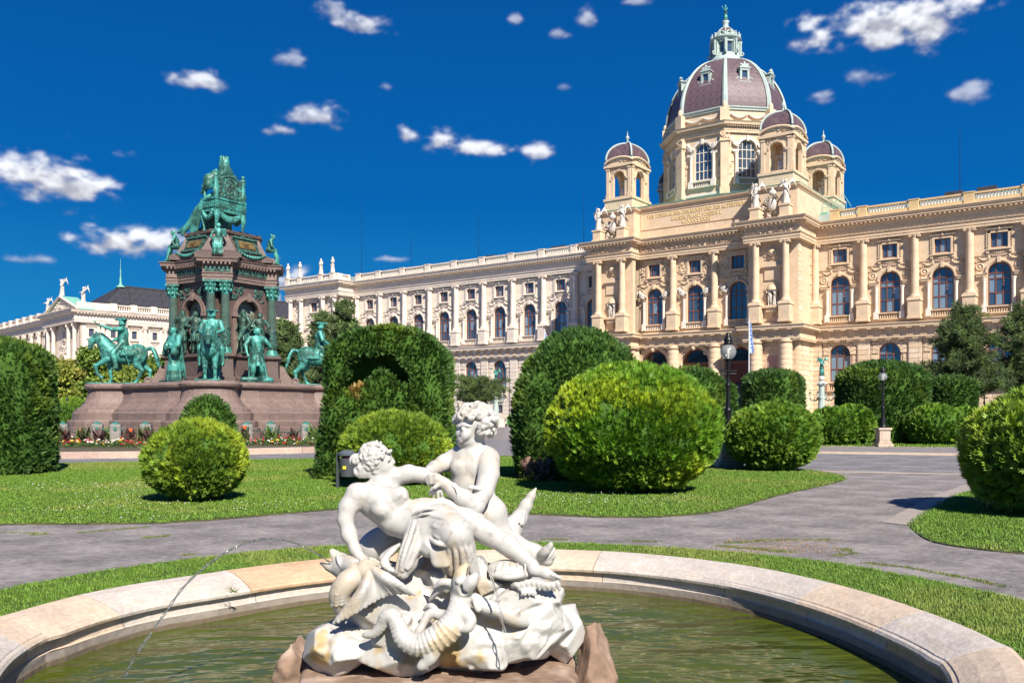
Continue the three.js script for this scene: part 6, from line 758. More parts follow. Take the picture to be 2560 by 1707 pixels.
// ---------------------------------------------------------------- fountain basin
{
  const basin = thing('fountain_basin', 'round low stone fountain basin with moulded coping in the foreground', 'fountain basin', null, V3(BC[0], 0, BC[1]));
  const prof = [[0.03, -.05], [.03, .05], [0, .07], [0, .43], [-.015, .458], [-.05, .466], [-.16, .45], [-.28, .41], [-.36, .372], [-.385, .362], [-.39, .352], [-.415, .345], [-.43, .325], [-.425, .303], [-.40, .292], [-.375, .285]];
  const wall = [[-.375, .2849], [-.38, .215], [-.40, .208], [-.40, .19], [-.40, -.3]];
  const local = (a, dr) => { const p = rimAt(a, dr); return [p[0] - BC[0], p[1] - BC[1]]; };
  const angleOf = (px, py) => { const Z = FOC * (EYE - RIMY) / (py - HORIZON), x = (px - 1280) / FOC * Z - BC[0], z = -Z - BC[1]; return Math.atan2(x, -z); };
  const strip = (a0, a1, pr, jit, caps) => {
    const n = Math.max(3, Math.ceil((a1 - a0) / .05)), pos = [], q = (i, j) => { const a = mixn(a0, a1, i / n), jj = jit * fbm(a * 20, j * .7, jit * 90, 2), p = local(a, pr[j][0] + jj); return [p[0], pr[j][1] + jj * .6, p[1]]; };
    for (let i = 0; i < n; i++) for (let j = 0; j < pr.length - 1; j++) { const A = q(i, j), B = q(i + 1, j), C = q(i + 1, j + 1), D = q(i, j + 1); pos.push(...A, ...C, ...B, ...A, ...D, ...C); }
    if (caps) for (const i of [0, n]) { const c = local(mixn(a0, a1, i / n), -.2), O = [c[0], .2, c[1]]; for (let j = 0; j < pr.length - 1; j++) pos.push(...O, ...q(i, j), ...q(i, j + 1)); }
    const g = new THREE.BufferGeometry(); g.setAttribute('position', new THREE.Float32BufferAttribute(pos, 3)); const uv = new Float32Array(pos.length / 3 * 2); for (let i = 0; i < uv.length / 2; i++) { uv[2 * i] = Math.atan2(pos[i * 3], -pos[i * 3 + 2]) * 3.2; uv[2 * i + 1] = pos[i * 3 + 1] * 1.2 + Math.hypot(pos[i * 3], pos[i * 3 + 2]); }
    g.setAttribute('uv', new THREE.BufferAttribute(uv, 2)); g.computeVertexNormals(); return g;
  };
  const joints = [[-150, 1575], [194, 1489], [559, 1426], [1040, 1381], [1510, 1376], [1847, 1409], [2087, 1458], [2317, 1530], [2530, 1620]].map((p) => angleOf(...p));
  { const last = joints[joints.length - 1], first = joints[0] + 2 * Math.PI, k = 8; for (let i = 1; i < k; i++) joints.push(mixn(last, first, i / k)); joints.push(first); }
  const kinds = [MT.rimStone, MT.rimStoneC, MT.rimStoneB, MT.rimStone, MT.rimStoneC, MT.rimStoneC, MT.rimStone, MT.rimStoneC];
  for (let i = 0; i < joints.length - 1; i++) { part(basin, 'coping_stone', strip(joints[i] + .0016, joints[i + 1] - .0016, prof, .006, true), kinds[i % 8]); part(basin, 'wall_stone', strip(joints[i] + .03, joints[i + 1] + .028, wall.slice(0, 3), .004), kinds[(i + 3) % 8]); }
  part(basin, 'basin_wall', strip(0, 2 * Math.PI, wall.slice(2), .006), MT.basinGrey, 'grey water-stained lower wall of the basin');
  part(basin, 'tide_mark', strip(0, 2 * Math.PI, [[-.402, .152], [-.409, .146], [-.413, .09]], .014), MT.basinWet, 'brown crust of algae along the waterline');
  const wm = new THREE.MeshPhysicalMaterial({ color: new THREE.Color().setRGB(.058, .074, .006), roughness: .012, ior: 1.42, bumpMap: rep(T.ripple, .34), bumpScale: .085 });
  const wg = new THREE.CircleGeometry(3.6, 64).rotateX(-Math.PI / 2); { const p = wg.attributes.position.array, uv = wg.attributes.uv.array; for (let i = 0; i < uv.length / 2; i++) { uv[2 * i] = p[3 * i] * .62 + p[3 * i + 2] * .2; uv[2 * i + 1] = p[3 * i + 2] * 1.25; const a = Math.atan2(p[3 * i], -p[3 * i + 2]), r = Math.hypot(p[3 * i], p[3 * i + 2]) > 1 ? rimR(a) - .3 : 0; if (r) { p[3 * i] = Math.sin(a) * r; p[3 * i + 2] = -Math.cos(a) * r; } } }
  const w = struct('water', wg, wm); w.position.set(BC[0], .112, BC[1]);
  const tufts = []; for (const [px, py, n] of [[585, 1478, 9], [205, 1497, 8], [2290, 1545, 14], [2250, 1560, 8]]) { const p = at(px, py, FOC * (EYE - .38) / (py - HORIZON)); for (let i = 0; i < n; i++) tufts.push(rod([p.x + rr(-.03, .03), p.y - .01, p.z + rr(-.02, .02)], [p.x + rr(-.09, .09), p.y + rr(.02, .08), p.z + rr(-.04, .04)], .004, .001, 4)); }
  stuff(scene, 'weeds', merge(tufts), mat(.11, .15, .03), 'small weeds sprouting from the joints of the coping', 'weeds');
}

// ---------------------------------------------------------------- marble group: sea nymph and triton on a rock with fish and crocodile
{
  const Z0 = 6.0, P = (x, y, d, r) => { const p = at(640 + .4829 * x, 950 + .4829 * y, Z0 - d), q = [p.x, p.y, p.z]; if (r !== undefined) q.push(r * .001293 * (Z0 - d) / Z0); return q; }, R = (r) => r * .001293;
  const grp = thing('marble_sculpture', 'white marble fountain sculpture of a nude couple on a rock with fish and crocodile', 'sculpture', null, V3(0, 0, 0));
  const marble = mat(1, 1, 1, { vertexColors: true, roughness: .55 });
  // marble: white, warm veins and rusty blotches
  const paint = (str) => (x, y, z) => { const a = fbm(x * 5, y * 5, z * 5, 4), b = fbm(x * 17, y * 17, z * 17, 3), v = sstep(.03, .0, Math.abs(fbm(x * 2.2 + 4, y * 2.2, z * 2.2, 4))) * .25, st = sstep(.08, .42, a + b * .35) * str, sp = sstep(.25, .42, fbm(x * 30, y * 30, z * 30, 2)) * .08; const g = .45 - .07 * b - v * .3 - sp; return [g, g * (.965 - .15 * st), g * (.90 - .34 * st)]; };
  const lo = P(230, 1560, -.7), hi = P(1740, 80, .75);
  const vol = (x0, y0, x1, y1, d0, d1, c) => { const a = P(x0, y1, d0), b = P(x1, y0, d0), e = P(x0, y1, d1), f = P(x1, y0, d1); return new Vol([Math.min(a[0], e[0]), Math.min(a[1], e[1]), Math.min(a[2], e[2])], [Math.max(b[0], f[0]), Math.max(b[1], f[1]), Math.max(b[2], f[2])], c); };
  const E3 = (x, y, d, rx, ry, rz, v, k = .02, e = null, mode = 0) => v.ell(P(x, y, d), [R(rx), R(ry), R(rz)], k, e, mode);

  // --- the nymph
  {
    const v = vol(400, 270, 1640, 1120, -.35, .75, .0066);
    // torso: shoulders lean left, hips to the right
    v.chain([P(604, 606, .14, 68), P(655, 640, .15, 84), P(720, 720, .16, 74), P(800, 735, .17, 78), P(900, 735, .14, 98)], .07);
    E3(628, 622, .13, 98, 76, 70, v, .06, [0, 0, .5]); E3(690, 650, .14, 84, 70, 66, v, .06, [0, 0, .6]);
    v.chain([P(520, 588, .17, 46), P(622, 578, .12, 46), P(715, 502, .08, 44)], .05);     // collar and shoulders
    E3(742, 600, .215, 47, 50, 42, v, .042); E3(650, 666, .255, 50, 48, 44, v, .036); E3(772, 608, .252, 7, 7, 6, v, .012); E3(652, 690, .298, 7, 7, 6, v, .012);
    E3(860, 690, .19, 92, 78, 80, v, .05, [0, 0, .15]); E3(950, 720, .12, 110, 105, 105, v, .06); E3(818, 700, .265, 8, 10, 8, v, .015, null, 1);
    // neck and head, turned to the right
    v.chain([P(628, 560, .1, 44), P(640, 500, .1, 40), P(648, 462, .1, 42)], .035);
    E3(622, 410, .1, 74, 82, 70, v, .03, [0, 0, -.15]); E3(664, 440, .1, 42, 56, 46, v, .03, [0, 0, .25]); E3(690, 470, .1, 20, 18, 22, v, .02);
    v.chain([P(690, 392, .1, 9), P(710, 425, .1, 11)], .012); E3(690, 428, .135, 14, 8, 10, v, .012, null, 1); E3(697, 448, .12, 11, 5, 13, v, .006); E3(696, 457, .12, 10, 5, 12, v, .006); E3(687, 412, .14, 11, 5, 8, v, .006); v.chain([P(672, 402, .145, 5), P(690, 398, .135, 5), P(702, 402, .11, 4)], .006);
    E3(628, 438, .175, 13, 20, 7, v, .008); E3(630, 438, .188, 6, 11, 5, v, .004, null, 1);
    // hair: waved locks swept back to a coil
    E3(606, 398, .1, 80, 80, 76, v, .01);
    { const sv = SEED; SEED = 515; for (let gy = 322; gy < 476; gy += 21) for (let gx = 536; gx < 690; gx += 24) { const x = gx + rr(-6, 6) + (gy % 2) * 10, y = gy + rr(-5, 5), e = 1 - ((x - 612) / 90) ** 2 - ((y - 400) / 90) ** 2; if (e < .16 || (x > 648 && y > 372) || (x > 626 && y > 420)) continue; const d = .1 + .098 * Math.sqrt(e), w0 = rr(0, 6), sg = rnd() < .5 ? -1 : 1, pts = []; for (let k = 0; k <= 7; k++) { const u = k / 7, q = 14 - 9 * u, aa = w0 + sg * u * 4; pts.push(P(x + Math.cos(aa) * q * 1.2, y + Math.sin(aa) * q * .8, d - .004 + .008 * u, 9.5 - 3 * u)); } v.chain(pts, .0015); } SEED = sv; } { const sp = []; for (let i = 0; i <= 30; i++) { const a = i / 30 * 12.5, r = 8 + 24 * i / 30; sp.push(P(516 + Math.cos(a) * r, 418 + Math.sin(a) * r, .12 + .045 * (1 - i / 30), 10)); } v.chain(sp, .003); E3(516, 418, .1, 32, 32, 36, v, .004); }
    for (let i = 0; i < 8; i++) { const x = 516 + i * 8; v.worm([P(x, 452, .12 + .02 * (i % 3), 12), P(x + 12 * Math.sin(i), 480, .15, 12), P(x + 14, 496 + 5 * (i % 2), .14, 9), P(x + 22, 470, .16, 7)], .004, 8); }
    // her right arm, propped on the rock
    v.chain([P(520, 585, .18, 52), P(476, 660, .2, 46), P(462, 722, .22, 37), P(482, 800, .24, 37), P(515, 880, .27, 25), P(535, 915, .3, 23)], .035);
    v.chain([P(535, 915, .3, 24), P(565, 935, .33, 24)], .02);
    [[600, 920, 8], [616, 932, 8], [612, 946, 8], [596, 958, 8]].forEach(([x, y, r], i) => v.chain([P(565 + 4 * i, 928 + 6 * i, .34, 10), P(590 + 4 * i, 926 + 9 * i, .36, 9), P(x + 14, y + 10, .36, 7), P(x + 22, y + 24, .355, 6)], .006)); v.chain([P(545, 930, .34, 11), P(552, 958, .37, 9), P(560, 972, .38, 7)], .008);
    // her left arm, held out to the right
    v.chain([P(718, 502, .08, 48), P(790, 484, .09, 43), P(848, 490, .11, 36), P(880, 495, .12, 32), P(930, 520, .14, 24), P(945, 540, .15, 22)], .03);
    v.chain([P(938, 535, .16, 24), P(935, 562, .17, 22)], .015);
    [[900, 592], [918, 606], [942, 612], [962, 600]].forEach(([x, y], i) => v.chain([P(912 + 15 * i, 556, .18, 10), P(906 + 17 * i, 576, .19, 9), P(x, y - 8, .185, 7.5), P(x + 2, y + 4, .175, 6)], .004));
    // left leg stretched out to the right
    v.chain([P(985, 700, .14, 92), P(1090, 728, .17, 80), P(1190, 790, .2, 56), P(1225, 812, .2, 50), P(1300, 850, .22, 54), P(1380, 915, .25, 36), P(1432, 960, .28, 28)], .03);
    E3(1215, 790, .22, 40, 34, 38, v, .03); v.chain([P(1432, 960, .28, 32), P(1440, 985, .3, 30), P(1500, 1000, .33, 28), P(1545, 1018, .34, 20)], .02); E3(1430, 985, .26, 26, 24, 24, v, .015);
    [0, 1, 2, 3, 4].forEach((i) => v.chain([P(1530 + 3 * i, 1005 + 5 * i, .36 - .025 * i, 11), P(1562 + (i === 0 ? 12 : 4 - 5 * i), 1024 + 3 * i, .365 - .03 * i, 9 - .6 * i)], .004));
    // right leg bent towards the viewer, under cloth
    v.chain([P(930, 770, .16, 80), P(1000, 785, .3, 62), P(1030, 805, .36, 50)], .04);
    v.rough((x, y, z) => .0016 * fbm(x * 22, y * 22, z * 22, 2), .03);
    part(grp, 'nymph_figure', v.mesh(paint(.5)), marble, 'nude reclining woman with coiled hair looking right');
  }
  // --- cloth across her lap
  {
    const v = vol(640, 640, 1300, 1180, -.1, .75, .0066);
    v.chain([P(880, 748, .19, 106), P(960, 756, .25, 108), P(1015, 785, .37, 88), P(1034, 800, .41, 80)], .05); v.chain([P(1036, 800, .41, 80), P(1056, 880, .36, 76), P(1068, 985, .3, 66)], .04); E3(850, 780, .22, 84, 84, 70, v, .05); E3(900, 820, .27, 90, 60, 60, v, .05);
    v.chain([P(845, 760, .22, 74), P(812, 860, .3, 52), P(785, 950, .34, 42), P(760, 1005, .36, 26)], .04); v.chain([P(880, 790, .3, 60), P(900, 870, .36, 40), P(960, 880, .36, 44)], .05);
    // folds
    const fold = (pts, k = .006) => v.worm(pts.map((q) => P(...q)), k, 16);
    for (let i = 0; i < 7; i++) { const t = i / 6, b = .03 * Math.sin(t * 3.1); fold([[826 + 60 * t, 686 + 10 * t, .27 + .04 * t, 7], [792 + 84 * t, 780, .31 + b + .015 * (i % 2), 13], [758 + 92 * t, 880 - 14 * t, .345 + b + .02 * (i % 2), 15], [728 + 84 * t, 995 - 60 * t * t + 14 * Math.sin(i * 1.7), .37 + b, 13]], .006); }
    [[690, 704, 716, 742, 9], [702, 724, 736, 760, 7], [716, 750, 768, 790, 11], [736, 786, 812, 834, 8], [752, 818, 846, 862, 11]].forEach(([a, b, c, e, w], i) => fold([[846 + 6 * i, a, .30, w * .7], [900 + 8 * (i % 2), b, .345 + .008 * i, w], [966 - 6 * i, c + 6 * (i % 2), .42 + .012 * i, w * 1.2], [1040 - 6 * i, e, .478 - .004 * i, w * .8]], .005));
    for (let i = 0; i < 8; i++) { const a = -1.5 + 3 * i / 7, sx = Math.sin(a), cz = Math.cos(a) * .1; fold([[1032 + 60 * sx, 825 + 10 * (i % 2), .415 + cz * .85, 6], [1046 + 78 * sx, 890, .375 + cz, 12], [1056 + 82 * sx, 970, .33 + cz * .95, 16], [1062 + 92 * sx, 1050 - 22 * (i % 3), .30 + cz, 12]], .004); }
    for (let i = 0; i < 6; i++) { const t = i / 5; fold([[880 + 8 * i, 850 + 8 * i, .40, 9], [930, 880 + 14 * i, .415, 12], [990, 868 + 18 * i, .44, 9]], .016); }
    fold([[812, 700, .285, 8], [850, 676, .325, 9], [900, 664, .335, 10], [970, 676, .33, 10], [1040, 706, .345, 9], [1075, 740, .34, 7]], .004); fold([[820, 716, .30, 7], [870, 694, .345, 9], [950, 700, .36, 9], [1050, 738, .39, 8]], .004);
    // the end that hangs at the right of the knee and the swag on the left rock
    for (let i = 0; i < 7; i++) { const t = i / 6; fold([[1090 + 10 * i, 850 + 10 * i, .28 - .02 * i, 9], [1110 + 12 * i, 950, .3 - .02 * i, 14], [1140 + 8 * i, 1040 + 12 * (i % 2), .3, 13], [1170 + 16 * i, 1110 - 8 * i, .3, 9]]); }
    for (let i = 0; i < 7; i++) { const t = i / 6; fold([[745 - 10 * i, 850 + 5 * i, .2, 10], [700 - 8 * i, 890 + 6 * i, .28, 15], [655 + 10 * i, 950 + 8 * i, .33, 14], [720 + 10 * i, 995 + 3 * i, .36, 10]]); }
    v.rough((x, y, z) => .003 * fbm(x * 14, y * 14, z * 14, 2), .03);
    part(grp, 'drapery', v.mesh(paint(.75)), marble, 'folded cloth over her lap and knee');
  }
  // --- the triton
  {
    const v = vol(860, 90, 1640, 1000, -.6, .45, .0066);
    v.chain([P(1122, 430, -.13, 94), P(1108, 520, -.13, 90), P(1128, 610, -.13, 78), P(1195, 700, -.12, 90)], .06); v.chain([P(1030, 400, -.14, 44), P(1100, 380, -.13, 62), P(1195, 398, -.1, 56)], .05);
    E3(1062, 450, -.065, 60, 58, 50, v, .03); E3(1140, 452, -.045, 58, 54, 44, v, .03); E3(1092, 560, -.06, 56, 72, 44, v, .035); E3(1205, 500, -.16, 44, 100, 80, v, .05); E3(1205, 690, -.08, 86, 84, 90, v, .05);
     
    // neck, head looking down to the left
    v.chain([P(1130, 390, -.12, 62), P(1120, 330, -.11, 56), P(1118, 290, -.1, 58)], .03);
    E3(1132, 228, -.1, 84, 84, 84, v, .03); E3(1082, 272, -.07, 46, 62, 56, v, .035, [0, 0, -.15]); E3(1062, 320, -.05, 26, 22, 28, v, .02); E3(1095, 318, -.06, 38, 22, 38, v, .03);
    v.chain([P(1062, 240, -.04, 9), P(1048, 268, -.035, 9), P(1043, 280, -.035, 10)], .016); v.chain([P(1050, 238, .0, 8), P(1076, 232, .012, 9), P(1100, 238, .012, 7)], .014); E3(1072, 250, .035, 17, 10, 14, v, .014, null, 1); E3(1072, 252, .012, 12, 7, 10, v, .004);
    v.chain([P(1044, 305, -.015, 4), P(1058, 307, .0, 6), P(1076, 303, .008, 3)], .008); v.chain([P(1046, 316, -.015, 4), P(1060, 318, .0, 6), P(1074, 314, .006, 3)], .008); E3(1084, 285, .01, 22, 22, 16, v, .03); E3(1048, 232, -.06, 10, 6, 10, v, .01);
    // curls
    { const sv = SEED; SEED = 4242; for (let i = 0; i < 110; i++) { const a = rr(-2.9, 2.9), t = Math.acos(rr(-.55, 1)), sx = Math.sin(t) * Math.sin(a), sz = Math.sin(t) * Math.cos(a), sy = Math.cos(t); if (sz > .15 && sx < .05 && sy < .30) continue; if (sx < -.35 && sy < .15) continue; const cx = 1136 + sx * 92, cy = 224 - sy * 86, cd = -.1 + sz * .115, tw = rr(0, 6.28), sg = rnd() < .5 ? -1 : 1, s = rr(.8, 1.2); const pts = []; for (let j = 0; j <= 7; j++) { const u = j / 7, aa = tw + sg * u * 4.6, q = (21 - 14 * u) * s; pts.push(P(cx + Math.cos(aa) * q + sx * 12 * u, cy + Math.sin(aa) * q * .9 - sy * 12 * u, cd + sz * .022 * u + .01 * u, 14 * s * (1 - .4 * u))); } v.chain(pts, .0035); } SEED = sv; }
    // his left arm: down, then forearm across to her wrist
    v.chain([P(1202, 412, -.07, 62), P(1204, 490, .04, 56), P(1178, 580, .12, 48), P(1144, 652, .17, 40), P(1130, 666, .18, 38)], .012); v.chain([P(1130, 656, .18, 40), P(1075, 612, .19, 43), P(1010, 565, .18, 31), P(975, 535, .19, 26)], .03);
    v.chain([P(975, 535, .19, 28), P(935, 512, .2, 30)], .02);
    [0, 1, 2, 3].forEach((i) => v.chain([P(930 + 4 * i, 490 + 13 * i, .22, 11), P(900 + 2 * i, 492 + 13 * i, .215, 10), P(880 + 4 * i, 508 + 10 * i, .2, 9), P(884 + 6 * i, 524 + 6 * i, .18, 8)], .005)); v.chain([P(948, 540, .22, 12), P(925, 556, .235, 10), P(908, 562, .23, 8)], .008);
    // his right arm behind her
    v.chain([P(1030, 405, -.16, 46), P(975, 430, -.12, 42), P(925, 455, -.05, 34), P(905, 470, .0, 30), P(885, 480, .05, 26)], .03);
    // lower body: hip, thigh kneeling, and the raised finned leg
    v.chain([P(1200, 700, -.12, 92), P(1230, 780, -.1, 74), P(1330, 860, -.1, 58), P(1440, 900, -.08, 46), P(1510, 930, -.06, 34)], .05);
    v.chain([P(1290, 830, -.2, 62), P(1325, 780, -.2, 48), P(1360, 720, -.2, 40), P(1398, 650, -.2, 30), P(1425, 600, -.2, 18), P(1448, 562, -.2, 7)], .03); E3(1330, 755, -.17, 40, 50, 44, v, .03); v.cap(P(1375, 740, -.14), P(1388, 690, -.15), R(16), R(8), .008); E3(1362, 742, -.145, 12, 12, 10, v, .01, null, 1);
    v.worm([P(1460, 915, -.03, 16), P(1495, 890, .02, 22), P(1520, 862, .04, 13), P(1528, 846, .05, 5)], .012); v.worm([P(1500, 925, -.02, 10), P(1530, 900, -.02, 9), P(1545, 868, -.02, 3)], .008); v.worm([P(1500, 930, -.03, 9), P(1540, 915, -.03, 8), P(1552, 892, -.03, 3)], .008);
    v.rough((x, y, z) => .0016 * fbm(x * 22, y * 22, z * 22, 2), .03);
    const tri = part(grp, 'triton_figure', v.mesh(paint(.35)), marble, 'muscular curly haired man leaning over her');
    const beads = []; const bead = (list, n, r) => { const c = new THREE.CatmullRomCurve3(list.map((q) => V3(...P(...q)))); for (let i = 0; i <= n; i++) { const p = c.getPoint(i / n); beads.push(ball(p.x, p.y, p.z, R(r) * (.85 + .3 * hash(i, n, 3)), 8, 6)); } };
    bead([[1108, 558, .15], [1130, 556, .19], [1165, 562, .17], [1195, 580, .08]], 9, 11); bead([[1120, 552, .17], [1160, 560, .18], [1190, 572, .1]], 7, 9); bead([[1196, 590, .08], [1192, 615, .1], [1184, 640, .12]], 4, 9); bead([[1020, 545, .22], [1040, 565, .235], [1048, 600, .235], [1058, 640, .22], [1068, 668, .2]], 11, 9); bead([[1030, 540, .2], [1052, 580, .225], [1060, 620, .22]], 6, 7); bead([[1018, 648, .19], [1036, 655, .2], [1060, 662, .2]], 4, 11);
    part(grp, 'bead_bracelet', merge(beads), mat(.8, .77, .73, { roughness: .55 }), 'strings of round marble beads around his arm');
  }
  // --- marble rock
  {
    const v = vol(200, 860, 1760, 1560, -.65, .7, .011);
    const chunk = (x, y, d, rx, ry, rz, k = .05, e = null, sd = 1) => { const c = P(x, y, d), n = []; for (let i = 0; i < 17; i++) { const yy = 1 - 2 * (i + .5) / 17, r = Math.sqrt(1 - yy * yy), a = i * 2.39996 + sd; n.push([Math.cos(a) * r, yy, Math.sin(a) * r, .76 + .28 * hash(i, sd, 3)]); } const Rr = [R(rx), R(ry), R(rz)], m = Math.min(...Rr), ce = Math.cos(e || 0), se = Math.sin(e || 0); const w = Math.max(...Rr) * 1.2; v.op([c[0] - w, c[1] - w, c[2] - w], [c[0] + w, c[1] + w, c[2] + w], Math.max(k, .03), (X, Y, Z) => { let a = X - c[0], b = Y - c[1], d2 = (Z - c[2]) / Rr[2]; const A = (a * ce + b * se) / Rr[0], B = (b * ce - a * se) / Rr[1]; let q = -9; for (const p of n) q = Math.max(q, p[0] * A + p[1] * B + p[2] * d2 - p[3]); return q * m; }, k); };
    chunk(1000, 1230, 0, 540, 280, 330, .02, 0, 2); chunk(700, 1160, .1, 280, 220, 240, .012, .2, 5); chunk(1330, 1230, .05, 290, 220, 320, .015, .1, 7); chunk(420, 1370, .18, 180, 150, 230, .008, -.15, 11); chunk(620, 1070, -.05, 190, 180, 210, .015, 0, 13);
    chunk(1590, 1290, -.1, 135, 155, 220, .006, .08, 17); chunk(1200, 1330, .3, 350, 180, 170, .01, .15, 19); chunk(760, 1380, .28, 250, 140, 190, .008, -.1, 23); chunk(1400, 1120, .12, 190, 105, 210, .01, .1, 29); chunk(1000, 1010, .12, 210, 125, 190, .02, 0, 31); chunk(470, 1400, .32, 150, 110, 140, .006, .25, 37); chunk(1390, 1330, .36, 200, 95, 100, .006, .45, 41); chunk(700, 1300, .42, 120, 80, 90, .006, .5, 43); chunk(1180, 1440, .45, 160, 70, 90, .006, -.1, 47);
    v.rough((x, y, z) => .008 * fbm(x * 7, y * 7, z * 7, 4) + .02 * Math.pow(1 - Math.abs(fbm(x * 2.6 + 2, y * 2.6, z * 2.6, 3)), 9), .06);
    v.op(lo, [hi[0], P(0, 1492, 0)[1], hi[2]], .02, (x, y, z) => y - (P(0, 1492, 0)[1] + .02 * fbm(x * 4, 1, z * 4, 3)), .01, 1);
    part(grp, 'marble_rock', v.mesh(paint(1.7)), marble, 'carved white marble rock with rusty blotches');
  }
  // --- fish with open mouth, tail fan
  {
    const v = vol(290, 740, 900, 1320, -.3, .75, .0066);
    v.worm([P(440, 955, .2, 50), P(505, 965, .28, 52), P(520, 1005, .36, 50), P(470, 1045, .41, 54), P(432, 1110, .4, 52), P(440, 1180, .36, 40)], .012, 30); E3(640, 850, -.08, 130, 88, 100, v, .03, [0, 0, .5]);
    v.chain([P(440, 945, .2, 54), P(400, 900, .2, 22), P(391, 885, .2, 9)], .03); v.chain([P(450, 985, .2, 52), P(380, 960, .2, 26), P(345, 938, .2, 15), P(334, 930, .2, 8)], .025); v.chain([P(420, 945, .2, 20), P(350, 912, .2, 30), P(310, 890, .2, 34)], .012, 1);
    v.worm([P(418, 900, .27, 6), P(428, 945, .285, 9), P(460, 985, .285, 9), P(470, 990, .28, 5)], .006, 12); E3(425, 912, .265, 9, 9, 8, v, .006);
    // tail fan
    for (let i = 0; i < 19; i++) { const t = i / 18, ex = mixn(402, 818, t), ey = mixn(1258, 1108, t) + 14 * Math.sin(t * 6.3) - 40 * Math.sin(t * 3.14); v.worm([P(590, 968, .40, 14), P(mixn(530, 690, t), mixn(1090, 1015, t), .47 + .03 * Math.sin(t * 9), 11), P(ex, ey, .46 + .03 * Math.sin(t * 7), i % 2 ? 13 : 10)], .009, 12); }
    v.worm([P(590, 950, .33, 34), P(560, 985, .37, 40), P(580, 1000, .4, 30)], .02, 8);
    for (let i = 0; i < 60; i++) { const t = i / 59, a = (i % 5) / 5 * 3 - .9; const cv = [[515, 985, .33], [490, 1030, .4], [440, 1090, .41], [436, 1160, .38]]; const q = t * 3, j = Math.min(2, Math.floor(q)), w = q - j, c = [0, 1, 2].map((k) => mixn(cv[j][k], cv[j + 1][k], w)); const p = P(c[0] + Math.sin(a) * 50, c[1] - Math.sin(a) * 14, c[2]); p[2] += Math.cos(a) * .064; v.ell(p, [.017, .015, .008], .003, [0, a, 0]); }
    part(grp, 'fish', v.mesh(paint(.7)), marble, 'scaled fish with open mouth and fan tail');
  }
  // --- crocodile, scales along its back
  {
    const v = vol(520, 960, 1260, 1540, .1, .85, .0066);
    const spine = [[1062, 1090, .5, 46], [1050, 1190, .56, 52], [1005, 1280, .6, 62], [920, 1345, .62, 62], [840, 1372, .62, 52], [765, 1340, .6, 42], [735, 1275, .58, 37], [712, 1225, .57, 32], [676, 1222, .56, 28], [650, 1270, .55, 23], [610, 1312, .54, 17], [555, 1322, .52, 9]];
    v.worm(spine.map((q) => P(...q)), .02, 60);
    const cv = new THREE.CatmullRomCurve3(spine.map((q) => V3(...P(q[0], q[1], q[2])))), rad = (t) => { const q = t * (spine.length - 1), j = Math.min(spine.length - 2, Math.floor(q)); return R(mixn(spine[j][3], spine[j + 1][3], q - j)); };
    for (let i = 0; i < 34; i++) { const t = .04 + .9 * i / 33, p = cv.getPoint(t), tn = cv.getTangent(t), r = rad(t), side = V3(-tn.y, tn.x, 0).normalize(); const pl = []; for (let k = -3; k <= 3; k++) { const a = k * .42, q = p.clone().addScaledVector(side, Math.sin(a) * r).add(V3(0, 0, Math.cos(a) * r)); pl.push([q.x, q.y, q.z, .0075 + (k % 2 ? 0 : .0025)]); } v.chain(pl, .003); }
    // head with gaping jaws pointing up, legs
    v.worm([P(1062, 1120, .5, 48), P(1068, 1060, .54, 48), P(1060, 1010, .56, 30), P(1090, 960, .55, 14)], .02, 14); v.worm([P(1075, 1080, .56, 40), P(1110, 1050, .6, 26), P(1135, 1010, .6, 13)], .02, 10); v.chain([P(1085, 1030, .57, 10), P(1120, 985, .58, 20)], .01, 1); E3(1048, 1045, .6, 14, 12, 14, v, .008); E3(1076, 1080, .6, 22, 28, 14, v, .01, null, 1);
    for (const s of [-1, 1]) v.worm([P(1040 + 10 * s, 1060, .5, 20), P(1000 + 30 * s, 1045, .52, 17), P(960 + 40 * s, 1075, .5, 8)], .012, 8);
    v.worm([P(1070, 1200, .6, 34), P(1110, 1240, .62, 26), P(1100, 1280, .64, 20), P(1070, 1290, .64, 14)], .02, 10); v.worm([P(920, 1380, .62, 42), P(905, 1430, .64, 32), P(870, 1470, .64, 22), P(850, 1485, .64, 16)], .02, 10); for (let i = 0; i < 4; i++) v.cap(P(865, 1470, .64), P(845 + 14 * i, 1496, .65), R(9), R(6), .005);
    v.worm([P(1000, 1230, .55, 30), P(900, 1210, .52, 22), P(850, 1290, .54, 16), P(830, 1310, .54, 10)], .02, 10);
    part(grp, 'crocodile', v.mesh(paint(1.1)), marble, 'crocodile with plated back and gaping jaws');
  }
  // --- shells, claws and weed carved on the rock
  {
    const v = vol(840, 900, 1640, 1320, -.2, .75, .008);
    E3(1320, 985, .2, 120, 52, 110, v, .02, [0, 0, -.08]); v.worm([P(1215, 1010, .3, 12), P(1300, 1020, .36, 14), P(1400, 1010, .3, 12)], .012, 10); for (let i = 0; i < 5; i++) v.worm([P(1240 + 38 * i, 1005, .33, 6), P(1250 + 36 * i, 965, .31, 7), P(1262 + 30 * i, 945, .26, 5)], .006, 6);
    for (let i = 0; i < 9; i++) { const x = 1330 + 26 * i; v.worm([P(x, 1066 + 8 * Math.sin(i), .33, 14), P(x + 20, 1050 + 10 * Math.cos(i), .36, 13), P(x + 34, 1085, .36, 9)], .008, 6); } for (let i = 0; i < 5; i++) v.worm([P(1370 + 14 * i, 1080, .36, 8), P(1380 + 16 * i, 1100, .385, 8), P(1374 + 20 * i, 1118, .39, 4)], .005, 6);
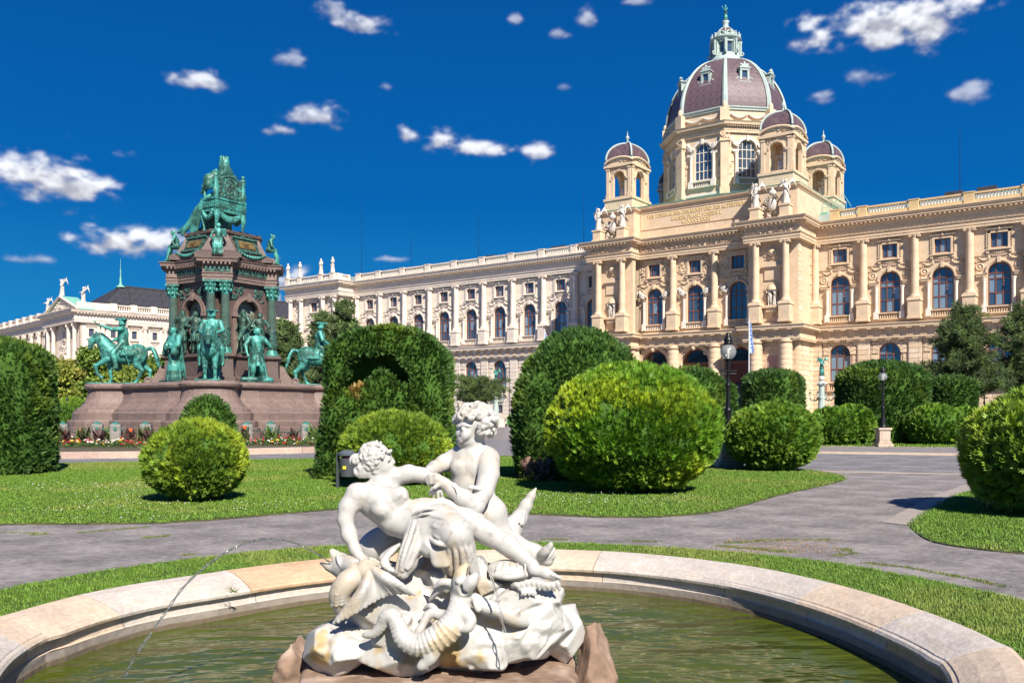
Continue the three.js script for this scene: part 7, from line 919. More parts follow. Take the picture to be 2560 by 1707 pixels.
    v.worm([P(900, 1140, .42, 10), P(940, 1090, .46, 15), P(985, 1060, .48, 18), P(1020, 1080, .5, 13)], .015, 10); v.worm([P(870, 1190, .46, 9), P(905, 1170, .5, 14), P(930, 1200, .52, 16), P(910, 1250, .53, 11)], .015, 10); for (let i = 0; i < 5; i++) v.cap(P(940, 1090, .46), P(905 + 18 * i, 1020 + 5 * i, .46), R(12), R(6), .008);
    v.worm([P(1130, 1130, .5, 26), P(1180, 1170, .52, 30), P(1250, 1190, .52, 26), P(1330, 1230, .5, 34), P(1400, 1260, .46, 18)], .03, 14); v.worm([P(1130, 1150, .55, 10), P(1150, 1190, .57, 12), P(1170, 1160, .56, 8)], .01, 8); E3(1345, 1200, .52, 30, 16, 22, v, .02, [0, 0, .6]); v.worm([P(1220, 1150, .45, 16), P(1260, 1095, .44, 14), P(1290, 1085, .42, 5)], .012, 8);
    part(grp, 'carved_shells', v.mesh(paint(.9)), marble, 'turtle shell and weed carved on the rock');
  }
  // --- brown rock below and boulders standing in the water
  const brown = mat(1, 1, 1, { vertexColors: true, roughness: .9 });
  const paintB = (x, y, z) => { const a = fbm(x * 4, y * 4, z * 4, 4), b = fbm(x * 20, y * 20, z * 20, 3), s = sstep(.0, .4, a), h = hash(x * 400, y * 400, z * 400); const g = .9 + b * .4 + (h - .5) * .12; return [mixn(.25, .42, s) * g, mixn(.165, .31, s) * g, mixn(.115, .245, s) * g]; };
  const boulder = (c, h, planes, cell, amp, sd) => { const v = new Vol(c.map((q, i) => q - h[i] * 1.25), c.map((q, i) => q + h[i] * 1.25), cell); v.op(c.map((q, i) => q - h[i] * 1.2), c.map((q, i) => q + h[i] * 1.2), .04, (x, y, z) => { let q = -9; for (const p of planes) q = Math.max(q, p[0] * (x - c[0]) / h[0] + p[1] * (y - c[1]) / h[1] + p[2] * (z - c[2]) / h[2] - p[3]); return q * Math.min(...h); }, 0); v.rough((x, y, z) => amp * (fbm(x * 4 + sd, y * 4, z * 4, 4) + .35 * fbm(x * 18, y * 18, z * 18, 2)), .06); return v.mesh(paintB); };
  const hull = (n, sd) => Array.from({ length: n }, (_, i) => { const yy = 1 - 2 * (i + .5) / n, r = Math.sqrt(1 - yy * yy), a = i * 2.39996 + sd; return [Math.cos(a) * r, yy, Math.sin(a) * r, .68 + .26 * hash(i, sd * 7, 5)]; });
  { // rough block under the marble
    const a = P(250, 1500, 0), b = P(1650, 1500, 0), c = [(a[0] + b[0]) / 2, .02, -Z0 + .02], v = new Vol([a[0] - .15, -.3, -Z0 - .7], [b[0] + .15, .32, -Z0 + .75], .013);
    for (const [x, d, rx, rz] of [[600, .08, 300, 350], [950, .14, 400, 350], [1300, .08, 320, 330], [440, .14, 170, 220], [1500, .06, 150, 230]]) { const p = P(x, 1500, d); v.box([p[0], -.03, p[2]], [R(rx), .275 + .015 * Math.sin(x), R(rz)], .03, .02, [0, .06 * Math.sin(x), 0]); }
    v.rough((x, y, z) => .022 * fbm(x * 4, y * 6, z * 4, 4) + .006 * fbm(x * 22, y * 22, z * 22, 2) - .018 * Math.pow(1 - Math.abs(fbm(x * 2.3 + 2, y * 3.1, z * 2.3, 3)), 8), .08);
    part(grp, 'rock_base', v.mesh(paintB), brown, 'rough brown sandstone block under the marble');
  }
  const s = solo('boulder', boulder([P(165, 1490, .2)[0], .16, -Z0 + .22 - .2], [.18, .33, .2], [...hull(18, 3), [-.7, .7, 0, .5], [.5, .85, .1, .62]], .011, .03, 1), brown, 'low reddish brown boulder left of the sculpture in the water', 'boulder', 'boulders beside the sculpture');
  solo('boulder', boulder([P(1760, 1480, .1)[0], .17, -Z0 + .05], [.165, .40, .18], [...hull(16, 8), [.55, .75, .3, .55], [-.8, .5, .3, .6], [.2, .3, .95, .62]], .011, .02, 2), brown, 'pointed light brown boulder right of the sculpture', 'boulder', 'boulders beside the sculpture');
  // --- water jets: clear strands of unequal thickness
  const jetM = new THREE.MeshPhysicalMaterial({ color: 0xffffff, transmission: 1, thickness: .02, roughness: .05, ior: 1.33 });
  const strand = (pts, r, from = 0, to = 1, n = 90) => { const c = new THREE.CatmullRomCurve3(pts.map((q) => V3(...q))), gs = []; for (let k = 0; k < 2; k++) { const q = []; for (let i = 0; i <= n; i++) { const t = mixn(from, to, i / n), p = c.getPoint(t), w = .5 * r * (1 + 1.5 * t); p.x += w * Math.sin(i * .55 + k * 3.1); p.y += w * Math.cos(i * .55 + k * 3.1) * .7; p.z += w * Math.cos(i * .4 + k * 3); q.push(p); } gs.push(new THREE.TubeGeometry(new THREE.CatmullRomCurve3(q), n * 2, r * .62, 6)); } return merge(gs); };
  const J = (x, y, Z) => { const p = at(x, y, Z); return [p.x, p.y, p.z]; };
  const jetA = [J(826, 1407, 5.75), J(790, 1383, 5.72), J(745, 1360, 5.7), J(690, 1347, 5.66), J(640, 1350, 5.62), J(580, 1372, 5.56), J(520, 1410, 5.5), J(460, 1465, 5.44), J(420, 1520, 5.38), J(385, 1570, 5.33), J(352, 1615, 5.28), J(330, 1650, 5.25), J(305, 1707, 5.2), J(290, 1760, 5.16)];
  const gA = merge([strand(jetA, .006, 0, .69), strand(jetA, .007, .71, .80, 16), strand(jetA, .007, .825, .9, 14), strand(jetA, .007, .92, .985, 12)]);
  solo('water_jet', gA, jetM, 'arching jet of water spouting left from the fish mouth', 'water jet', 'fountain jets');
  const jetB = [P(1095, 1000, .58), P(1108, 950, .6), P(1135, 918, .62), P(1165, 915, .64), P(1190, 945, .65), P(1215, 1010, .66), P(1240, 1090, .67), P(1262, 1180, .67), P(1282, 1290, .67), P(1300, 1400, .66), P(1308, 1450, .66)];
  solo('water_jet', strand(jetB, .007, 0, 1, 80), jetM, 'short jet of water rising from the crocodile and falling on the rock', 'water jet', 'fountain jets');
}
// ---------------------------------------------------------------- clipped bushes, pines, broad-leaved trees, flower bed
const fromTris = (o) => { const g = new THREE.BufferGeometry(); g.setAttribute('position', new THREE.Float32BufferAttribute(o, 3)); g.computeVertexNormals(); return g; };
const leafTri = (o, a, d, n, len, w) => { const b = a.clone().addScaledVector(d, len), s = V3().crossVectors(d, n).normalize().multiplyScalar(w), m = a.clone().addScaledVector(d, len * .45); o.push(a.x, a.y, a.z, m.x + s.x, m.y + s.y, m.z + s.z, b.x, b.y, b.z, a.x, a.y, a.z, b.x, b.y, b.z, m.x - s.x, m.y - s.y, m.z - s.z); };
/** a flat fan of scale leaves growing along +y */
const fanSpray = (n, len, w) => { const o = []; for (let i = 0; i < n; i++) { const t = i / (n - 1) * 2 - 1, y = len * (1 - Math.abs(t)) * .5, d = V3(Math.sin(t * 1.1), Math.cos(t * 1.1), rr(-.25, .25)).normalize(); leafTri(o, V3(t * .01, y * .3, 0), d, V3(rr(-.4, .4), 0, 1), len * rr(.7, 1.05) * (1 - .35 * Math.abs(t)), w); } return fromTris(o); };
/** a twig with needles left and right, along +y */
const twigSpray = (n, len, w) => { const o = []; for (let i = 0; i < n; i++) { const t = i / n, s = i % 2 ? 1 : -1; leafTri(o, V3(0, t * len, 0), V3(s * rr(.6, .9), .55, rr(-.35, .35)).normalize(), V3(0, rr(-.3, .3), 1), len * .42 * (1 - .4 * t), w); } leafTri(o, V3(0, 0, 0), V3(0, 1, .1), V3(0, 0, 1), len * 1.15, w * 1.2); return fromTris(o); };
/** a tuft of pine needles */
const needleTuft = (n, len, w) => { const o = []; for (let i = 0; i < n; i++) { const a = rnd() * 6.28, e = rr(-.3, 1.3); leafTri(o, V3(0, rr(-.3, .3) * len, 0), V3(Math.cos(a) * Math.cos(e), Math.sin(e), Math.sin(a) * Math.cos(e)), V3(Math.sin(a), .2, -Math.cos(a)), len * rr(.7, 1.1), w); } return fromTris(o); };
const leafClump = (n, rad, len, w) => { const o = []; for (let i = 0; i < n; i++) { const d = V3(rr(-1, 1), rr(-.7, 1), rr(-1, 1)).normalize(), p = d.clone().multiplyScalar(rad * rr(.3, 1)); leafTri(o, p, V3(rr(-1, 1), rr(-1, .6), rr(-1, 1)).normalize(), V3(rr(-1, 1), 1, rr(-1, 1)).normalize(), len * rr(.7, 1.2), w); } return fromTris(o); };
const SPRAY = { fan: fanSpray(9, .12, .012), yew: twigSpray(12, .12, .010), fan2: fanSpray(7, .22, .026), yew2: twigSpray(9, .22, .022) };
const leafWhite = new THREE.MeshPhysicalMaterial({ color: 0xffffff, roughness: .6, transmission: .18, thickness: 0, side: THREE.DoubleSide });
const leafDull = new THREE.MeshPhysicalMaterial({ color: 0xffffff, roughness: .75, transmission: .1, thickness: 0, side: THREE.DoubleSide });
/** a bush: v is its solid; sprays grow out of the skin. tint(x, y, z, n) -> colour of new growth */
function bush(name, label, category, group, v, spray, density, tint, o = {}) {
  const c = o.at || [0, 0, 0], root = thing(name, label, category, group, V3(c[0], 0, c[2])); const g = v.mesh(), core = g.clone().translate(-c[0], 0, -c[2]), cp = core.attributes.position.array, cn = core.attributes.normal.array; for (let i = 0; i < cp.length; i++) cp[i] -= cn[i] * (o.inset ?? .1);
  part(root, 'twigs', core, o.core || (MT.hedgeCore ??= mat(.05, .115, .012, { roughness: 1 })));
  const p = g.attributes.position.array, nn = g.attributes.normal.array, ix = g.index.array, ms = [], cs = [], q = new THREE.Quaternion(), up = V3(0, 1, 0), A = V3(), B = V3(), C = V3(), N = V3(), m = new THREE.Matrix4(); let acc = 0;
  for (let i = 0; i < ix.length; i += 3) {
    A.fromArray(p, ix[i] * 3); B.fromArray(p, ix[i + 1] * 3); C.fromArray(p, ix[i + 2] * 3); N.fromArray(nn, ix[i] * 3); const area = V3().crossVectors(B.clone().sub(A), C.clone().sub(A)).length() / 2;
    const view = -(N.x * A.x + N.z * A.z + N.y * (A.y - EYE)); if (view < -.35 * A.length() && N.y < .2) continue; acc += area * density * 1.7 * (o.dens ? o.dens(A, N) : 1);
    while (acc > 0) { acc -= 1; let a = rnd(), b = rnd(); if (a + b > 1) { a = 1 - a; b = 1 - b; } const x = A.x + (B.x - A.x) * a + (C.x - A.x) * b, y = A.y + (B.y - A.y) * a + (C.y - A.y) * b, z = A.z + (B.z - A.z) * a + (C.z - A.z) * b; const hole = o.hole ? o.hole(x, y, z) : 0, cl = fbm(x * (o.clump || 4), y * (o.clump || 4), z * (o.clump || 4), 2); if (rnd() < hole || (cl < -.12 && rnd() < (o.gap ?? .65))) continue;
      const d = V3(N.x + rr(-.55, .55), N.y + rr(-.2, .2) + (o.lift ?? .5), N.z + rr(-.55, .55)).normalize(); q.setFromUnitVectors(up, d); q.multiply(new THREE.Quaternion().setFromAxisAngle(up, rnd() * 6.28)); const s = rr(.7, 1.25) * (o.size || 1), dp = (rr(-.15, -.01) + cl * .09) * (o.depth ?? 1) * (o.size || 1); m.compose(V3(x - c[0] + N.x * dp, y + N.y * dp, z - c[2] + N.z * dp), q, V3(s, s, s)); ms.push(m.clone()); const k = tint(x, y, z), vv = rr(.7, 1.25); cs.push(new THREE.Color().setRGB(k[0] * vv, k[1] * vv, k[2] * vv)); }
  }
  const f = scatter(root, 'foliage', spray, o.mat || leafWhite, ms, cs); return root;
}
const lump = (s, a) => (x, y, z) => a * fbm(x * s, y * s, z * s, 3);
const ballVol = (c, r, cell, bottom, amp = .09) => { const v = new Vol([c[0] - r[0] * 1.2, -.1, c[2] - r[2] * 1.2], [c[0] + r[0] * 1.2, c[1] + r[1] * 1.25, c[2] + r[2] * 1.2], cell); v.ell(c, r, 0); v.rough(lump(1.8, amp), .5); v.op([c[0] - 9, -1, c[2] - 9], [c[0] + 9, bottom, c[2] + 9], .3, (x, y, z) => y - bottom, .3, 1); return v; };
/** clipped drum with a domed top */
const drumVol = (c, rad, h, dome, cell, amp = .08, taper = 0) => { const v = new Vol([c[0] - rad * 1.3, -.1, c[1] - rad * 1.3], [c[0] + rad * 1.3, h + .3, c[1] + rad * 1.3], cell); v.op([c[0] - rad * 1.2, 0, c[1] - rad * 1.2], [c[0] + rad * 1.2, h, c[1] + rad * 1.2], .4, (x, y, z) => { const r = Math.hypot(x - c[0], z - c[1]), R = rad * (1 + taper * (1 - y / h)), t = Math.min(1, r / R), top = h - dome * (1 - Math.sqrt(Math.max(0, 1 - t * t * .9))) / .68; return Math.max(r - R, (y - top) * .85, .02 - y); }, 0); v.rough(lump(1.3, amp), .5); return v; };
const MIX = (a, b, t) => [mixn(a[0], b[0], t), mixn(a[1], b[1], t), mixn(a[2], b[2], t)], pat = (s, lo, hi) => (x, y, z) => sstep(lo, hi, fbm(x * s, y * s, z * s, 4));
const YEW = [.045, .122, .011], YEWN = [.135, .215, .013], THU = [.12, .275, .010], THUN = [.37, .465, .012], GOLD = [.15, .26, .015], GOLDN = [.31, .40, .022], BOX = [.115, .245, .012], BOXN = [.235, .35, .02];
const tintOf = (a, b, s = 1.1, lo = -.1, hi = .45) => { const q = pat(s, lo, hi); return (x, y, z) => MIX(a, b, clamp(q(x, y, z) + (rnd() - .5) * .4)); };
// near bushes
bush('clipped_yew', 'tall dark clipped yew at the left edge of the lawn', 'hedge', null, drumVol([-16.65, -28.4], 1.95, 4.3, .7, .14, .1), SPRAY.yew, 190, tintOf(YEW, YEWN, .9, 0, .5), { at: [-16.65, 0, -28.4], size: 1.15 });
bush('round_bush', 'small round yellow-green bush on the left lawn', 'bush', null, ballVol([-6.88, .86, -19.5], [1.08, .88, 1.05], .07, .1), SPRAY.fan, 330, tintOf(GOLD, GOLDN, 1.6, -.25, .35), { at: [-6.88, 0, -19.5], size: .95, hole: (x, y, z) => sstep(.25, .12, Math.hypot(x + 7.3, y - 1.15)) * .9 });
bush('cone_bush', 'dark pointed yew bush rising behind the small round bush', 'bush', null, (() => { const v = new Vol([-12, -.1, -32], [-8.4, 3.2, -28], .08); v.op([-11.2, 0, -31.4], [-9.2, 2.7, -28.8], .4, (x, y, z) => Math.max(Math.hypot(x + 10.2, z + 30) - 1.05 * Math.sqrt(Math.max(.02, 1 - Math.pow(Math.max(0, y) / 2.55, 2.6))), .02 - y, y - 2.5), 0); v.rough(lump(2, .1), .5); return v; })(), SPRAY.yew, 200, tintOf(YEW, YEWN, 1, 0, .5), { at: [-10.2, 0, -30], size: 1.1, lift: .4 });
{ // big clipped block with an overgrown arch cut into its face
  const zf = -25.6, xc = -3.66; const v = new Vol([xc - 2.8, -.1, zf - 3.6], [xc + 2.8, 5.1, zf + .9], .09);
  v.op([xc - 2.5, 0, zf - 3], [xc + 2.5, 4.8, zf + .4], .5, (x, y, z) => { const w = 1.78 + .25 * sstep(2.5, .2, y), t = clamp(Math.abs(x - xc) / w), top = 4.42 - .85 * Math.pow(t, 3), bz = Math.abs(z - (zf - 1.3)) - 1.35; const a = Math.abs(x - xc) - w, q = Math.hypot(Math.max(a + .35, 0), Math.max(bz + .35, 0)) - .35; return Math.max(q, (y - top) * .8, .02 - y); }, 0);
  v.rough(lump(1.4, .1), .5);
  v.op([xc - 1.2, 2.4, zf - 1.5], [xc + 1.2, 4.0, zf + .6], .3, (x, y, z) => { const a = Math.hypot((x - xc + .2) / 1.05, (y - 2.8) / .95) + .12 * fbm(x * 3, y * 3, 2, 2); return Math.max((a - .9) * .8, 3.2 - .75 * Math.abs(x - xc + .1) - y + .15 * fbm(x * 4, y * 2, 5, 2), (zf - 1.05) - z); }, .12, 1);
  const inHole = (x, y, z) => z > zf - 1.15 && z < zf - .15 && Math.hypot((x - xc + .2), (y - 2.8)) < .98 && y > 3.0 - .75 * Math.abs(x - xc + .1) ? .88 : 0;
  const r = bush('arched_yew_hedge', 'big dark clipped yew block with a shaded arched hollow', 'hedge', null, v, SPRAY.yew, 240, (() => { const t = tintOf(YEW, YEWN, .9, -.05, .45); return (x, y, z) => (Math.hypot((x + 4.42) / .2, (y - 2.58) / .3) < 1 + .4 * fbm(x * 6, y * 6, 1, 2) && z > zf - .5) ? [.46, .31, .08] : t(x, y, z); })(), { at: [xc, 0, zf - 1.3], size: 1.05, hole: inHole });
}
bush('round_bush', 'round yellow-green bush in front of the arched yew hedge', 'bush', null, ballVol([-3.12, .9, -24.0], [1.5, 1.08, 1.2], .075, .1), SPRAY.fan, 330, tintOf(GOLD, GOLDN, 1.3, -.1, .45), { at: [-3.12, 0, -24.0] });
bush('domed_yew', 'dark yew dome behind the largest bright ball', 'hedge', null, (() => { const v = drumVol([2.05, -26.6], 1.75, 4.45, 1.5, .1, .1, .1); v.ell([.75, 1.6, -26.0], [.75, 1.75, 1.1], .25); return v; })(), SPRAY.yew, 200, tintOf(YEW, YEWN, .9, 0, .5), { at: [2.05, 0, -26.6], size: 1.1 });
bush('ball_bush', 'largest bright green clipped ball on the lawn', 'bush', null, ballVol([2.95, 1.5, -21.8], [2.12, 1.58, 2.0], .085, .12, .12), SPRAY.fan, 300, tintOf(THU, THUN, .8, -.2, .45), { at: [2.95, 0, -21.8], size: 1.15, lift: .75, hole: (x, y, z) => { const q = Math.max(sstep(.34, .16, Math.hypot((x - 1.0) / .7, (y - 1.7) / 1.3)), sstep(.32, .12, Math.hypot((x - 2.1), (y - 2.05))), sstep(.26, .1, Math.hypot(x - 1.15, y - 2.1))); return z > -21.5 ? q * .8 : 0; } });
bush('ball_bush', 'medium round bush right of the largest bright ball', 'bush', null, ballVol([8.75, 1.12, -30], [1.5, 1.16, 1.45], .085, .1), SPRAY.fan, 240, tintOf(BOX, BOXN, 1.2, -.15, .45), { at: [8.75, 0, -30], size: 1.25, lift: .3 });
bush('round_bush', 'big round bush cut off by the right edge of the frame', 'bush', null, ballVol([10.4, 1.12, -16.8], [1.75, 1.3, 1.8], .085, .12, .14), SPRAY.fan2, 260, tintOf([.14, .26, .015], [.36, .46, .03], 1.1, -.1, .5), { at: [10.4, 0, -16.8], size: .72, lift: .35, hole: (x, y, z) => (y < .95 && x < 9.9 && z > -16.6 ? .45 * sstep(.5, .1, Math.hypot(x - 9.5, (y - .65) * .8)) : 0) });
// bushes farther off
const far = [['clipped_yew', 'clipped yew drum just right of the near globe lamp', [14.75, -50.5], 1.62, 4.35, .55, YEW, YEWN], ['clipped_yew', 'clipped yew drum behind the near globe lamp', [12.75, -56], 1.25, 3.9, .5, YEW, YEWN], ['clipped_yew', 'dark yew top peeking over the largest bright ball', [9.3, -46], 1.6, 4.25, .9, YEW, YEWN], ['clipped_yew', 'widest clipped yew drum behind the pedestal lamp', [24.2, -58.5], 2.8, 5.3, 1.0, YEW, YEWN], ['clipped_yew', 'clipped yew drum under the right pine trees', [30.4, -62], 1.62, 4.5, .6, YEW, YEWN], ['clipped_yew', 'low clipped yew dome on the far left beyond the monument', [-37, -75], 1.7, 3.2, .8, BOX, BOXN]];
for (const [n, l, c, r, h, d, a, b] of far) bush(n, l, 'hedge', 'clipped yew drums', drumVol(c, r, h, d, .2, .05), SPRAY.yew2, 70, tintOf(a, b, .7, 0, .5), { at: [c[0], 0, c[1]], size: 1 });
const farBalls = [['left half of the twin round bushes beside the candelabrum', [19.3, 1.15, -54], [1.45, 1.15, 1.4]], ['right half of the twin round bushes near the pedestal lamp', [20.9, 1.2, -55], [1.35, 1.25, 1.3]], ['low round bush right of the pedestal lamp', [26.0, 1.15, -55], [1.75, 1.3, 1.6]], ['low round bush farther right behind the pedestal lamp', [28.4, 1.1, -56], [1.3, 1.2, 1.3]], ['tiny round bush on the far left beyond the monument', [-39.3, .8, -76], [.9, .8, .9]]];
for (const [l, c, r] of farBalls) bush('round_bush', l, 'bush', 'round bushes across the road', ballVol(c, r, .17, .05, .06), SPRAY.fan2, 70, tintOf(BOX, BOXN, .9, -.1, .45), { at: c });
{ const ms = [], cs = []; const c = at(1340, 1200, 24.6); for (let i = 0; i < 120; i++) { ms.push(M4(c.x + rr(-.35, .35), .1 + rr(0, .45), c.z + rr(-.3, .4), rr(1.2, 2), undefined, undefined, rr(-1, 1), rnd() * 6, rr(-1, 1))); const k = rr(.6, 1.2); cs.push(new THREE.Color().setRGB(.20 * k, .11 * k, .085 * k)); } scatter(scene, 'dead_twigs', SPRAY.yew, leafDull, ms, cs, 'brown dead twigs at the foot of the yew dome', 'dead twigs'); }

// ---- pines: trunk, boughs, needle tufts
const TUFT = needleTuft(26, .42, .02), TUFTB = needleTuft(22, .62, .045);
function pine(label, base, h, w, o = {}) {
  const t = thing('pine_tree', label, 'tree', 'pine trees', V3(base[0], 0, base[1])); const L = [], ms = [], cs = [], tip = o.lean || 0, low = o.low ?? .25; L.push(tube([[0, 0, 0], [tip * .3, h * .35, .1], [tip * .7, h * .7, -.1], [tip, h * .98, 0]], .02 * h, 14, 7)); const nb = o.n || 34;
  for (let i = 0; i < nb; i++) { const f = low + (1 - low) * (i + rnd() * .6) / nb, y = h * f, a = i * 2.4 + rr(-.3, .3), prof = o.flat ? (f > .55 ? 1 : .5) : Math.pow(1 - f, .62) * 1.05 + .12, len = w * prof * rr(.65, 1.08), bx = tip * f, up = o.flat ? .05 : rr(.05, .3) + f * .35; const e = V3(bx + Math.cos(a) * len, y + len * up, Math.sin(a) * len); L.push(tube([[bx, y, 0], [bx + Math.cos(a) * len * .5, y + len * up * .3, Math.sin(a) * len * .5], [e.x, e.y, e.z]], .05 + .01 * (1 - f) * h * .3, 6, 5));
    const n = Math.max(4, Math.round(len * (o.dens || 9))); for (let k = 0; k < n; k++) { const u = .3 + .75 * rnd(), sp = .34 * len * .5 + .22; ms.push(M4(bx + Math.cos(a) * len * u + rr(-sp, sp), mixn(y, e.y, u) + rr(-.15, .4) * (.5 + sp * .5), Math.sin(a) * len * u + rr(-sp, sp), rr(.7, 1.3) * (o.size || 1), undefined, undefined, rr(-.5, .5), rnd() * 6, rr(-.5, .5))); const v = rr(.6, 1.25), q = fbm(base[0] + e.x * .6 + k, y * .6, e.z, 2) > .1 ? 1.25 : .9; cs.push(new THREE.Color().setRGB(.072 * v * q, .118 * v * q, .026 * v)); } }
  part(t, 'trunk', merge(L), MT.bark); scatter(t, 'crown', o.size > 1 ? TUFTB : TUFT, leafDull, ms, cs); return t;
}
pine('dark bushy pine in front of the right museum wing', [34.8, -69], 9.9, 3.4, { low: .3, n: 60, dens: 16 }); pine('dark pine at the right edge of the frame', [40.8, -71], 10.4, 3.1, { low: .3, n: 54, dens: 15 }); pine('low spreading pine left of the left candelabrum', [-4.1, -96], 5.6, 3.0, { flat: 1, low: .5, n: 26, dens: 11, lean: .6 });
pine('pine rising left of the arched hedge before the museum', [-20.4, -108], 15.2, 3.4, { low: .3, n: 46, dens: 7, size: 1.2 }); pine('shorter pine behind the right bronze rider', [-22.6, -106], 13.6, 2.6, { low: .3, n: 38, dens: 7, size: 1.2 }); pine('dark pine just right of the monument', [-21.4, -84], 10.2, 3.0, { low: .12, n: 56, dens: 10, size: 1.1 }); pine('small dark pine beside the right flank of the monument', [-24.6, -82], 7.4, 2.4, { low: .12, n: 40, dens: 10 });

// ---- broad-leaved trees on the far left
const CLUMP = leafClump(18, .5, .34, .13);
function broad(label, base, h, w, col, sd) {
  const t = thing('broadleaf_tree', label, 'tree', 'broad-leaved trees behind the left rider', V3(base[0], 0, base[1])); const sv = SEED; SEED = sd; const L = [tube([[0, 0, 0], [.1, h * .3, .1], [-.1, h * .6, 0]], .03 * h, 10, 7)], ms = [], cs = [];
  for (let i = 0; i < 16; i++) { const a = i * 2.4, e = .25 + .65 * rnd(), c = V3(Math.cos(a) * w * rr(.3, .85) * Math.sqrt(1 - Math.pow(e * 1.6 - .8, 2) * .7), h * e, Math.sin(a) * w * rr(.3, .8)); L.push(tube([[0, h * .25, 0], [c.x * .5, c.y * .75, c.z * .5], [c.x, c.y, c.z]], .06, 6, 5)); const r = rr(.5, .9) * w * .5; for (let k = 0; k < 60; k++) { const d = V3(rr(-1, 1), rr(-.8, 1), rr(-1, 1)).normalize().multiplyScalar(r * Math.cbrt(rr(.25, 1))); ms.push(M4(c.x + d.x, Math.min(h * 1.02, Math.max(.3, c.y + d.y)), c.z + d.z, rr(.7, 1.25), undefined, undefined, rnd() * 6, rnd() * 6, 0)); const v = rr(.65, 1.25); cs.push(new THREE.Color().setRGB(col[0] * v, col[1] * v, col[2] * v)); } }
  SEED = sv; part(t, 'trunk', merge(L), MT.bark); scatter(t, 'crown', CLUMP, leafWhite, ms, cs); return t;
}
const bw = (px, Z) => [(px * 1.0884 - 1280) / FOC * Z, -Z];
[['olive green tree beside the left yew hedge', 115, 88, 6.6, 3.0, [.27, .31, .04], 21], ['yellowish tree under the palace corner', 175, 100, 7.9, 3.2, [.30, .29, .05], 22], ['green tree in front of the left rider horse chest', 232, 96, 9.4, 3.0, [.16, .25, .025], 23], ['low olive tree below the left rider', 285, 92, 6.6, 3.2, [.21, .28, .035], 24], ['dark green tree behind the tail of the left rider horse', 345, 98, 8.2, 3.2, [.12, .21, .022], 25], ['dark green tree half hidden by the old man statue', 392, 100, 8.6, 2.8, [.10, .19, .022], 26], ['pale green tree farthest left beyond the clipped yew', 60, 104, 7.2, 3.2, [.25, .31, .05], 27]].forEach(([l, px, Z, h, w, c, s]) => broad(l, bw(px, Z), h, w, c, s));

